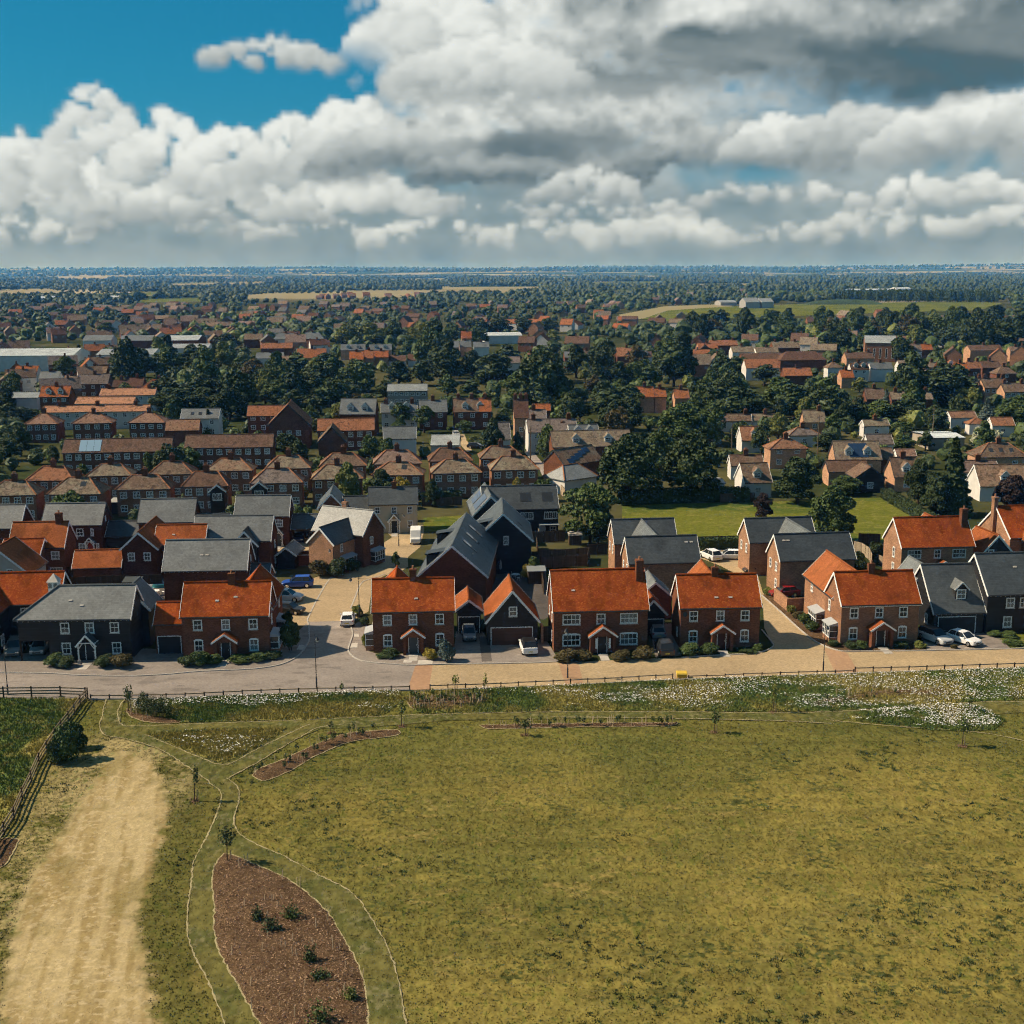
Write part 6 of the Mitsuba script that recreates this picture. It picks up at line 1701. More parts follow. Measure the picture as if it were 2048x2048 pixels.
hall('pale factory roof left of the far conifers', (-591.29,1800.74,6.0,29.68,28.0,7.0,9.47), ('roof_slate', (1, 2.4)), WW, 'factory', 'factory')
hall('long white glasshouse roof beyond the green field', (643.09,2166.35,6.0,77.59,28.0,6.0,7.97), ('roof_slate', (1, 2.6)), WW, 'factory', 'factory')
hall('distant white-roofed shed right of the glasshouse', (720.89,2228.51,6.0,29.06,28.0,7.0,9.47), ('roof_slate', (1, 2.6)), WW, 'factory', 'factory')
hall('sunlit pale barns on the far plain', (-1389.35,6405.01,6.0,266.93,28.0,9.0,12.49), R(0.3, 1.5), WW, 'factory', 'factory')
hall('pale metal barn roof beside the sandy track', (-16.2,286.78,-1.0,7.02,8.3,2.5,4.43,1.24,2.05), ('roof_slate', (1, 2.0)), WW, 'barn', 'barn')
hall('white flat-roofed extension behind the big trees', (40.45,229.95,1.67,2.75,6.47,3.0,3.23), ('roof_slate', (1, 1.6)), WW, 'extension', 'extension')


# ------------------------------------------------------------------ trees
def unit(v):
    return v / (np.linalg.norm(v, axis=-1, keepdims=True) + 1e-12)


def cards(c, n, s, r):
    """square leaf sprays at c facing n, s wide, bent along a diagonal"""
    k = len(c)
    a = unit(np.cross(n, r.normal(size=(k, 3))))
    b = np.cross(n, a)
    s = s[:, None]
    bend = n * s * 0.25
    v = np.stack([c - a * s - bend, c - b * s * 0.8, c + a * s - bend, c + b * s * 0.8], 1).reshape(-1, 3)
    i = np.arange(k)[:, None] * 4
    return v, np.vstack([i + [0, 1, 2], i + [0, 2, 3]])


def crown_points(lobes, n, r, shell=0.35):
    """points through the outer part of the lobes, with outward normals"""
    vol = np.array([l[3] * l[4] for l in lobes])
    pick = r.choice(len(lobes), n, p=vol / vol.sum())
    L = np.array(lobes)[pick]
    d = unit(r.normal(size=(n, 3)))
    d[:, 2] = np.where(d[:, 2] < -0.55, -d[:, 2], d[:, 2])
    rad = (1 - shell * r.random(n) ** 1.6) * r.uniform(0.92, 1.08, n)
    R = np.stack([L[:, 3], L[:, 3], L[:, 4]], 1)
    p = L[:, :3] + d * R * rad[:, None]
    ok = np.ones(n, bool)
    for l in lobes:
        q = (p - l[:3]) / np.array([l[3], l[3], l[4]])
        ok &= (np.linalg.norm(q, axis=1) > 0.66)
    return p[ok], unit(d / R)[ok]


def broadleaf(seed, n, card, spread=3.6, low=2.6, lobes=13, flat=1.0, open_=0.0):
    """a tree 10 m tall: (crown, trunk)"""
    r = np.random.default_rng(seed)
    L = [(0, 0, low + (10 - low) * 0.48, spread * 0.62, (10 - low) * 0.40)]
    for i in range(lobes):
        a, t = i * 2.4 + r.uniform(-0.5, 0.5), r.random()
        zz = low + 0.7 + (8.5 - low) * t
        rr = spread * (0.72 * math.sqrt(max(0.05, 1 - abs(2 * t - 0.75) ** 2.2)))
        sz = spread * r.uniform(0.26, 0.42) * (13 / lobes) ** 0.35
        L.append((rr * math.cos(a), rr * math.sin(a), zz, sz, sz * 0.95 * flat))
    p, d = crown_points(L, n, r, 0.45)
    nn = unit(d + 0.75 * r.normal(size=d.shape) + [0, 0, 0.25])
    v, f = cards(p, nn, card * r.uniform(0.6, 1.25, len(p)), r)
    v[:, 2] *= 10 / max(v[:, 2].max(), 1)
    m = M().arr(v, f)
    import trimesh
    if open_ < 0.5:
        for l in L[:6]:                                # dense inner foliage
            s = trimesh.creation.icosphere(1)
            w = np.array(s.vertices) * (0.72 + 0.2 * r.random((len(s.vertices), 1))) * [l[3], l[3], l[4]] + l[:3]
            m.arr(w, s.faces)
    t = M().tube([(0, 0, -0.3), (0.05, 0, low * 0.6), (0.1, 0.05, low + 1.5), (0, 0.1, 6.5)], [0.34, 0.26, 0.2, 0.07], 7)
    for l in L[1:9]:
        h = low * 0.8 + 0.25 * l[2] * r.random()
        t.tube([(0.05, 0, h), (l[0] * 0.4, l[1] * 0.4, h + 0.5 * (l[2] - h)), (l[0] * 0.9, l[1] * 0.9, l[2])], [0.14, 0.09, 0.03], 5)
    return m.get(), t.get()


def conifer(seed, n, card, base=2.6):
    r = np.random.default_rng(seed)
    t = r.random(n) ** 0.7
    z = 0.5 + 9.4 * (1 - t)
    rad = base * t * (0.72 + 0.28 * np.sin(z * 7 + 2 * r.random(n))) * (1 - 0.35 * r.random(n) ** 2) + 0.05
    a = r.uniform(0, 6.283, n)
    c = np.stack([rad * np.cos(a), rad * np.sin(a), z - 0.25 * rad], 1)
    nn = unit(np.stack([np.cos(a), np.sin(a), np.full(n, 0.55)], 1) + 0.6 * r.normal(size=(n, 3)))
    v, f = cards(c, nn, card * r.uniform(0.6, 1.2, n), r)
    m = M().arr(v, f)
    m.tube([(0, 0, 0.4), (0, 0, 4), (0, 0, 9.3)], [base * 0.72, base * 0.45, 0.05], 8)
    return m.get(), M().tube([(0, 0, -0.3), (0, 0, 1.5), (0, 0, 8)], [0.28, 0.22, 0.05], 6).get()


def poplar(seed, n, card):
    r = np.random.default_rng(seed)
    z = 0.7 + 9.2 * r.random(n)
    rad = 1.25 * np.sin(np.clip((z - 0.2) / 10.0, 0, 1) * math.pi) ** 0.6 * (0.75 + 0.3 * r.random(n))
    a = r.uniform(0, 6.283, n)
    nn = unit(np.stack([np.cos(a), np.sin(a), np.full(n, 0.3)], 1) + 0.6 * r.normal(size=(n, 3)))
    m = M().arr(*cards(np.stack([rad * np.cos(a), rad * np.sin(a), z], 1), nn, card * r.uniform(0.6, 1.2, n), r))
    m.tube([(0, 0, 0.9), (0, 0, 5), (0, 0, 9)], [0.7, 0.9, 0.2], 7)
    return m.get(), M().tube([(0, 0, -0.3), (0, 0, 5)], [0.2, 0.12], 6).get()


def shrub(seed, n, card, lobes=7):
    """a bush 10 units tall and about 12 wide"""
    r = np.random.default_rng(seed)
    L = [(0, 0, 4.2, 4.2, 4.4)] + [(4.0 * math.cos(i * 2.4) * r.uniform(0.5, 1), 4.0 * math.sin(i * 2.4) * r.uniform(0.5, 1), r.uniform(2.0, 7.4), r.uniform(1.5, 3.0), r.uniform(1.5, 2.8)) for i in range(lobes)]
    p, d = crown_points(L, n, r, 0.4)
    nn = unit(d + 0.8 * r.normal(size=d.shape) + [0, 0, 0.2])
    v, f = cards(p, nn, card * r.uniform(0.6, 1.3, len(p)), r)
    v[:, 2] = np.maximum(v[:, 2], 0.0)
    m = M().arr(v, f)
    import trimesh
    for l in L[:4]:
        s = trimesh.creation.icosphere(1)
        m.arr(np.maximum(np.array(s.vertices) * 0.75 * [l[3], l[3], l[4]] + l[:3], [-99, -99, 0]), s.faces)
    t = M()
    for i in range(4):
        t.tube([(0.5 * math.cos(i * 1.6), 0.5 * math.sin(i * 1.6), -0.2), (1.8 * math.cos(i * 1.6), 1.8 * math.sin(i * 1.6), 3)], [0.25, 0.1], 5)
    return m.get(), t.get()


SHAPES3D = {
    'round_near': [broadleaf(31, 9000, 0.24, 3.9, 0.9, 26), broadleaf(32, 9000, 0.24, 3.6, 0.6, 28)], 'open_near': [broadleaf(41, 5200, 0.27, 4.6, 1.6, 16, 0.7, open_=1.0)],
    'round': [broadleaf(1, 2600, 0.38, 3.9, 0.7, 20), broadleaf(2, 2600, 0.38, 3.5, 1.0, 22), broadleaf(3, 2600, 0.38, 4.3, 0.5, 24), broadleaf(4, 2400, 0.38, 3.3, 0.6, 18)],
    'birch': [broadleaf(51, 1700, 0.36, 2.8, 2.2, 11, 1.2, open_=1.0)], 'conifer': [conifer(61, 1900, 0.42), conifer(62, 1900, 0.42, 3.1)], 'poplar': [poplar(71, 700, 0.45)],
    'shrub': [shrub(81, 2600, 0.5, 9), shrub(82, 2600, 0.5, 11), shrub(83, 2400, 0.55, 13)]}
_groups = {}


def tree_group(shape, i, mat):
    k = f'{shape}_{i}_{mat}'
    if k not in _groups:
        crown, trunk = SHAPES3D[shape][i]
        if shape not in _groups.setdefault('ply', {}) or i not in _groups['ply'][shape]:
            _groups['ply'].setdefault(shape, {})[i] = (mikit.ply(crown), mikit.ply(trunk, smooth=40))
        c, t = _groups['ply'][shape][i]
        ref = lambda b: {'type': 'ref', 'id': 'mat_' + b}
        nm = ('crown', 'trunk') if shape != 'shrub' else ('foliage', 'stems')
        scene['kind_' + k] = {'type': 'shapegroup', nm[0]: {**c, 'bsdf': ref(mat)}, nm[1]: {**t, 'bsdf': ref('bark')}}
        _groups[k] = True
    return 'kind_' + k


tr = np.random.default_rng(99)
PLANTED = []
PROFILE = {'round_near': 7.8, 'open_near': 9.2, 'round': 7.8, 'birch': 5.6, 'conifer': 5.4, 'poplar': 2.5, 'shrub': 11.5}


def plant(name, x, y, h, w, shape, mat, label=None, cat='tree', group=None, z=0.0):
    i = int(tr.integers(len(SHAPES3D[shape])))
    key = numbered(name)
    scene[key] = {'type': 'instance', 'group': {'type': 'ref', 'id': tree_group(shape, i, mat)},
                  'to_world': T().translate([x, y, z]).rotate([0, 0, 1], float(tr.uniform(0, 360))).scale([w / PROFILE[shape], w / PROFILE[shape], h / 10.0])}
    labels[key] = {'label': label, 'category': cat}
    if group:
        labels[key]['group'] = group
    PLANTED.append((key, x, y, max(w, 1.0) / 2, h, w, mat, shape, label is None))
    return key


def wrange(t, lo, hi):
    x, y, h, w = t
    return x, y, max(lo, min(h, hi)), w


# trees one can point at: (name, shape, leaves, (x, y, height, width), label)
TREES = [
    ('oak_tree', 'round_near', 'leaf_dark', (22.78,225.49,13.74,14.42), 'left one of the two great dark trees behind the park lawn'),
    ('oak_tree', 'round_near', 'leaf_dark', (35.2,228.86,13.35,13.17), 'right one of the two great dark trees behind the park lawn'),
    ('oak_tree', 'round_near', 'leaf_mid', (31.5,252.53,10.79,9.65), 'green tree filling the gap behind the two great trees'),
    ('oak_tree', 'round_near', 'leaf_mid', (44.26,303.47,11.03,16.02), 'broad green tree standing just beyond the two great trees'),
    ('yew_tree', 'open_near', 'leaf_mid', (12.82,191.05,10.16,10.5), 'sparse olive tree with bare branches showing, beside the slate pair'),
    ('yew_tree', 'round_near', 'leaf_dark', (14.04,189.63,7.63,5.7), 'dark tree behind the bare branches of the olive one'),
    ('maple_tree', 'round_near', 'leaf_mid', (52.13,190.45,9.64,8.67), 'dense rounded green tree on the park lawn behind the right slate pair'),
    ('copper_tree', 'round_near', 'leaf_purple', (44.85,209.27,4.91,3.76), 'small dark purple tree on the park lawn'),
    ('oak_tree', 'round_near', 'leaf_dark', (54.63,224.31,9.09,10.14), 'broad tree at the far edge of the park lawn, left of the hedge'),
    ('oak_tree', 'round_near', 'leaf_dark', (77.22,222.91,8.66,5.9), 'dark tree at the far right corner of the park lawn'),
    ('conifer_tree', 'conifer', 'leaf_dark', (79.94,212.74,14.12,8.64), 'tallest dark conifer right of the park lawn'),
    ('oak_tree', 'round_near', 'leaf_dark', (76.78,211.78,8.26,6.88), 'dark tree between the corner tree and the tallest conifer'),
    ('copper_tree', 'round_near', 'leaf_purple', (90.5,212.1,7.54,7.62), 'dark purple tree before the orange chalet at the right edge'),
    ('flowering_tree', 'shrub', 'leaf_white', (118.78,294.77,5.51,7.97), 'tree covered in creamy white blossom'),
    ('blue_conifer', 'conifer', 'leaf_blue', (139.69,349.46,6.62,6.47), 'blue-grey conifer between the small bungalows at the right'),
    ('round_tree', 'round', 'leaf_mid', (141.71,334.05,9.29,11.82), 'large mid-green tree at the right edge beside the blue conifer'),
    ('round_tree', 'round', 'leaf_light', (146.01,377.1,7.27,6.65), 'yellow-green tree left of the blue conifer'),
    ('round_tree', 'round', 'leaf_mid', (95.16,288.3,4.42,7.56), 'rounded garden tree right of the large red chalet'),
    ('round_tree', 'round', 'leaf_mid', (105.23,318.55,3.78,6.72), None), ('round_tree', 'round', 'leaf_light', (114.08,337.3,4.56,9.09), None), ('round_tree', 'round', 'leaf_mid', (107.71,348.23,6.45,10.55), None),
    ('blue_conifer', 'conifer', 'leaf_blue', (110.21,350.64,9.29,5.31), 'bluish conifer in the garden wood above the grey bungalow'), ('round_tree', 'round', 'leaf_dark', (115.87,348.54,7.33,10.56), None),
    ('round_tree', 'round', 'leaf_dark', (101.68,290.73,5.1,4.92), None), ('round_tree', 'round', 'leaf_mid', (82.39,325.67,4.13,4.39), None), ('round_tree', 'round', 'leaf_dark', (91.54,328.04,3.6,8.02), None),
    ('round_tree', 'round', 'leaf_dark', (77.56,290.96,4.7,8.86), None), ('round_tree', 'round', 'leaf_mid', (69.2,278.21,2.61,4.0), None), ('round_tree', 'round_near', 'leaf_mid', (66.17,233.32,3.83,7.35), None),
    ('garden_bush', 'shrub', 'leaf_mid', (77.51,243.62,2.2,6.22), 'clipped green bush below the tan chalet'), ('round_tree', 'round', 'leaf_dark', (93.35,347.68,10.52,13.46), None), ('round_tree', 'round', 'leaf_dark', (92.7,365.78,9.67,9.84), None),
    ('round_tree', 'round', 'leaf_dark', (66.55,344.37,10.71,19.13), 'huge dark tree over the brown bungalows'), ('round_tree', 'round', 'leaf_dark', (84.78,356.79,10.48,16.5), None),
    ('round_tree', 'round', 'leaf_dark', (65.35,368.52,11.12,13.63), None), ('round_tree', 'round', 'leaf_mid', (83.01,369.24,11.45,15.51), None), ('round_tree', 'round', 'leaf_mid', (102.05,389.1,9.77,12.08), None),
    ('round_tree', 'round', 'leaf_dark', (143.31,399.68,11.68,23.47), 'great dark tree clump left of the brick terraces'), ('round_tree', 'round', 'leaf_dark', (141.26,415.19,9.36,10.79), None), ('round_tree', 'round', 'leaf_light', (125.66,431.28,5.76,6.14), 'bright yellow-green tree below the brick hall'),
    ('round_tree', 'round', 'leaf_mid', (93.99,500.54,8.72,10.03), None), ('round_tree', 'round', 'leaf_dark', (97.23,459.69,8.41,13.84), None), ('round_tree', 'round', 'leaf_dark', (89.48,530.1,8.78,13.71), None),
    ('round_tree', 'round', 'leaf_mid', (168.97,734.06,13.54,20.73), None), ('round_tree', 'round', 'leaf_mid', (212.52,704.24,13.01,15.21), None), ('round_tree', 'round', 'leaf_mid', (223.69,666.37,13.69,21.61), None), ('round_tree', 'round', 'leaf_dark', (239.61,667.52,12.35,13.32), None),
    ('round_tree', 'round', 'leaf_dark', (181.63,560.45,13.42,12.15), None), ('round_tree', 'round', 'leaf_dark', (171.9,639.23,12.36,17.02), None), ('round_tree', 'round', 'leaf_dark', (244.72,629.43,12.44,17.81), None), ('round_tree', 'round', 'leaf_dark', (248.15,608.61,18.03,21.28), None),
    ('round_tree', 'round', 'leaf_dark', (168.11,968.61,13.04,15.24), None), ('round_tree', 'round', 'leaf_dark', (184.45,953.43,12.84,21.32), None), ('round_tree', 'round', 'leaf_dark', (238.55,1040.4,11.45,12.05), None), ('round_tree', 'round', 'leaf_dark', (223.19,1028.99,10.06,17.03), None),
    ('round_tree', 'round', 'leaf_dark', (287.38,998.75,13.44,12.4), None), ('round_tree', 'round', 'leaf_dark', (303.99,982.81,13.23,13.83), None), ('round_tree', 'round', 'leaf_dark', (302.66,917.64,13.49,12.92), None), ('round_tree', 'round', 'leaf_dark', (332.01,952.02,12.43,13.4), None),
    ('round_tree', 'round', 'leaf_dark', (297.74,798.09,19.58,19.86), None), ('round_tree', 'round', 'leaf_dark', (329.75,824.63,19.55,23.94), None), ('round_tree', 'round', 'leaf_dark', (313.97,745.58,21.36,18.57), None),
    # the wood across the middle
    ('round_tree', 'round', 'leaf_dark', (-26.23,478.23,13.09,15.59), 'very dark tree in the middle wood above the grey modern block'), ('round_tree', 'round', 'leaf_dark', (-16.19,501.55,11.84,9.63), None), ('round_tree', 'round', 'leaf_dark', (-44.14,468.74,9.73,13.72), None), ('round_tree', 'round', 'leaf_dark', (-34.85,465.07,10.43,12.44), None),
    ('round_tree', 'round', 'leaf_mid', (-56.92,444.23,12.37,14.87), None), ('round_tree', 'round', 'leaf_dark', (-6.09,466.56,12.97,16.39), None), ('round_tree', 'round_near', 'leaf_mid', (3.2,402.63,10.76,15.87), 'broad tree with pale clumps in the middle of the wood'), ('round_tree', 'round', 'leaf_dark', (13.26,447.71,11.54,13.86), None),
    ('round_tree', 'round', 'leaf_mid', (-22.59,424.27,8.32,7.82), None), ('round_tree', 'round', 'leaf_dark', (-14.2,417.89,6.98,9.46), None), ('conifer_tree', 'conifer', 'leaf_dark', (32.44,448.66,13.05,12.01), 'dark pointed tree in the wood below the half-timbered gable'), ('round_tree', 'round', 'leaf_dark', (28.27,359.44,11.46,12.39), None),
    ('round_tree', 'round', 'leaf_dark', (39.79,449.03,10.46,10.9), None), ('round_tree', 'round', 'leaf_mid', (48.86,449.48,11.21,13.92), None), ('round_tree', 'round', 'leaf_dark', (62.2,457.92,16.33,15.7), None), ('round_tree', 'round', 'leaf_light', (29.18,472.58,9.03,7.11), None), ('round_tree', 'round', 'leaf_light', (24.67,703.6,10.4,11.11), 'yellowish tree in the middle distance'),
    ('round_tree', 'round', 'leaf_mid', (-53.81,638.66,9.99,11.69), None), ('round_tree', 'round', 'leaf_mid', (-36.04,737.69,12.7,19.6), None), ('round_tree', 'round', 'leaf_light', (-97.73,722.63,13.63,15.61), None), ('round_tree', 'round', 'leaf_light', (-84.35,723.71,14.24,16.83), None), ('round_tree', 'round', 'leaf_mid', (-71.9,734.76,13.85,17.08), None), ('round_tree', 'round', 'leaf_light', (-55.98,746.41,13.46,16.73), None),
    ('round_tree', 'round', 'leaf_dark', (-23.0,843.9,11.73,17.49), None), ('round_tree', 'round', 'leaf_dark', (-7.62,845.33,12.1,17.52), None), ('round_tree', 'round', 'leaf_dark', (9.22,846.9,11.77,17.55), None), ('round_tree', 'round', 'leaf_dark', (25.41,848.41,11.1,17.59), None), ('round_tree', 'round', 'leaf_mid', (-20.2,719.04,11.8,14.33), None), ('round_tree', 'round', 'leaf_dark', (-1.72,555.07,11.0,14.81), None),
    ('round_tree', 'round', 'leaf_dark', (34.79,359.7,10.26,12.1), None), ('round_tree', 'round', 'leaf_dark', (17.32,342.49,10.37,8.65), None), ('round_tree', 'round', 'leaf_dark', (28.98,332.01,8.68,11.19), None), ('round_tree', 'round', 'leaf_dark', (11.4,371.53,5.61,5.31), None),
    # the wood on the left
    ('round_tree', 'round', 'leaf_mid', (-165.19,507.74,12.19,12.29), None), ('round_tree', 'round', 'leaf_dark', (-152.71,498.69,13.21,13.33), None), ('round_tree', 'round', 'leaf_mid', (-144.21,504.01,13.76,13.89), None), ('round_tree', 'round', 'leaf_dark', (-140.15,524.56,13.44,13.13), None), ('round_tree', 'round_near', 'leaf_mid', (-188.44,506.41,9.65,11.42), 'round green tree among the brick houses at the far left'),
    ('round_tree', 'round', 'leaf_dark', (-114.51,397.35,10.29,13.33), None), ('round_tree', 'round', 'leaf_dark', (-102.22,394.87,11.54,13.91), None), ('round_tree', 'round', 'leaf_mid', (-91.23,395.36,11.23,13.27), None), ('round_tree', 'round', 'leaf_dark', (-86.36,414.53,11.75,12.86), None), ('round_tree', 'round_near', 'leaf_mid', (-76.12,390.07,9.79,13.42), 'tree with bright top in the left wood behind the block of flats'), ('round_tree', 'round', 'leaf_dark', (-67.55,412.12,13.39,16.24), None),
    ('round_tree', 'round', 'leaf_mid', (-59.7,399.81,9.35,11.07), None), ('round_tree', 'round', 'leaf_dark', (-83.36,466.69,13.17,17.95), None), ('round_tree', 'round', 'leaf_dark', (-75.07,479.99,12.34,14.84), None), ('round_tree', 'round', 'leaf_mid', (-130.36,547.17,9.95,10.95), None), ('round_tree', 'round', 'leaf_dark', (-107.35,482.69,9.61,11.7), None), ('conifer_tree', 'conifer', 'leaf_dark', (-132.38,535.81,12.84,8.04), 'dark conifer rising over the left wood'), ('round_tree', 'round', 'leaf_dark', (-162.54,689.12,9.62,15.46), None),
    ('round_tree', 'round', 'leaf_light', (-234.36,698.36,8.26,12.19), None), ('conifer_tree', 'conifer', 'leaf_dark', (-225.11,626.51,7.22,8.34), 'dark conifer beside the long white warehouse'), ('round_tree', 'round', 'leaf_mid', (-357.07,930.2,10.25,14.64), None), ('round_tree', 'round', 'leaf_mid', (-287.94,859.97,9.14,17.11), None), ('round_tree', 'round', 'leaf_dark', (-308.86,970.31,10.29,15.27), None), ('conifer_tree', 'conifer', 'leaf_dark', (-199.22,677.37,7.79,7.32), 'narrow conifer by the white-fronted warehouse'),
    ('round_tree', 'round_near', 'leaf_dark', (-102.61,361.66,9.71,15.81), None), ('round_tree', 'round_near', 'leaf_dark', (-94.56,367.14,9.24,12.96), None), ('round_tree', 'round_near', 'leaf_dark', (-85.16,359.85,9.96,13.31), None), ('round_tree', 'round', 'leaf_dark', (-60.03,371.21,8.72,10.92), None), ('round_tree', 'round', 'leaf_dark', (-68.73,376.24,7.88,10.11), None), ('round_tree', 'round', 'leaf_dark', (-42.98,410.01,7.54,11.0), None),
    ('round_tree', 'round', 'leaf_dark', (-146.99,347.64,7.02,7.61), None), ('round_tree', 'round', 'leaf_dark', (-144.27,352.54,5.19,8.9), None), ('round_tree', 'round', 'leaf_mid', (-128.38,304.75,5.94,8.49), None), ('round_tree', 'round', 'leaf_dark', (-119.65,281.42,5.27,7.15), None), ('garden_bush', 'shrub', 'leaf_mid', (-113.9,283.18,2.89,4.07), 'round clipped bush left of the solar panel terrace'),
    ('round_tree', 'round', 'leaf_dark', (-105.68,272.78,5.12,3.7), None), ('round_tree', 'round', 'leaf_mid', (-93.84,257.87,3.09,3.28), None), ('round_tree', 'round', 'leaf_light', (-76.27,255.77,6.24,4.13), 'yellow-green tree between the two red terraces'), ('round_tree', 'round', 'leaf_dark', (-74.33,255.83,7.88,6.3), None), ('round_tree', 'round', 'leaf_mid', (-69.59,255.97,7.01,6.3), None), ('round_tree', 'round', 'leaf_mid', (-79.02,256.99,5.83,3.27), None),
    ('conifer_tree', 'conifer', 'leaf_dark', (-82.54,323.75,7.38,4.64), 'dark conifer before the grey house with rooflights'), ('garden_bush', 'shrub', 'leaf_mid', (-78.73,209.04,6.33,8.04), 'large spreading bush in front of the second hipped house'), ('round_tree', 'round_near', 'leaf_dark', (-94.4,219.58,5.89,6.19), 'dark tree at the left edge above the slate roofs'),
    ('round_tree', 'round', 'leaf_mid', (-56.12,307.26,6.51,7.78), None), ('round_tree', 'round', 'leaf_dark', (-54.64,286.68,5.85,6.31), None), ('round_tree', 'round', 'leaf_light', (-55.06,331.01,4.19,4.18), None), ('round_tree', 'round_near', 'leaf_light', (-30.87,221.18,8.97,5.47), 'tall yellow-green tree between two front hipped houses'), ('round_tree', 'round_near', 'leaf_dark', (-24.56,221.33,7.65,5.67), 'dark spreading tree behind the cream house'), ('garden_bush', 'shrub', 'leaf_yellow', (-20.58,225.39,5.45,4.42), 'golden bush behind the cream house'),
    ('birch_tree', 'birch', 'leaf_mid', (-31.07,334.05,7.88,5.91), 'birch tree before the grey pair of houses'), ('round_tree', 'birch', 'leaf_mid', (-24.15,327.95,7.75,6.08), None), ('round_tree', 'round', 'leaf_mid', (-31.44,287.43,4.4,4.86), None), ('conifer_tree', 'round', 'leaf_dark', (-4.47,274.45,10.73,6.74), 'dark tree in front of the grey cottage gable'), ('round_tree', 'round', 'leaf_mid', (8.45,279.33,8.67,5.2), None), ('round_tree', 'round', 'leaf_dark', (1.52,288.5,5.64,2.93), None), ('round_tree', 'round', 'leaf_light', (4.95,305.71,2.85,2.58), None),
    ('palm_tree', 'open_near', 'leaf_dark', (10.29,268.06,4.3,4.54), 'dark feathery tree beside the pale street'), ('garden_bush', 'shrub', 'leaf_mid', (6.01,227.59,4.92,4.46), 'round green bush behind the solar-panelled black house'), ('garden_bush', 'shrub', 'leaf_yellow', (0.96,227.97,4.63,2.53), 'small golden bush before the rightmost hipped house'), ('round_tree', 'round_near', 'leaf_dark', (-15.1,222.55,5.39,3.42), None), ('round_tree', 'round', 'leaf_mid', (-13.11,328.35,3.61,4.7), None),
    ('garden_bush', 'shrub', 'leaf_light', (-9.61,308.87,2.09,4.69), 'grassy green mound by the sandy track'), ('round_tree', 'round', 'leaf_mid', (-2.13,341.75,5.47,5.47), None), ('round_tree', 'round', 'leaf_mid', (16.08,347.0,9.48,8.47), None), ('round_tree', 'round', 'leaf_dark', (27.98,349.79,9.99,13.83), None), ('garden_bush', 'shrub', 'leaf_dark', (10.59,247.69,3.5,3.37), 'dark bush right of the pale street'),
    ('garden_bush', 'shrub', 'leaf_white', (-57.87,170.81,1.29,1.77), 'pale variegated shrub behind the black boarded house'), ('garden_bush', 'shrub', 'leaf_yellow', (2.08,168.2,2.54,1.6), 'yellow-green shrub in the garden behind the barn garage'), ('round_tree', 'round_near', 'leaf_mid', (3.1,168.32,3.41,2.62), 'green garden tree behind the barn garage'),
    ('round_tree', 'round', 'leaf_mid', (-18.09,209.52,3.1,2.69), None), ('garden_bush', 'shrub', 'leaf_light', (-18.47,235.5,2.52,3.41), 'bright bushes right of the cream house'), ('young_tree', 'round', 'leaf_mid', (-17.64,175.27,2.56,1.66), 'small tree at the street bend beside the slate gable'),
]
for name, shape, mat, t, lab in TREES:
    x, y, h, w = t
    plant(name, x, y, max(min(h, 24.0), 0.8), w, shape, mat, lab, cat='bush' if 'bush' in name else 'tree')

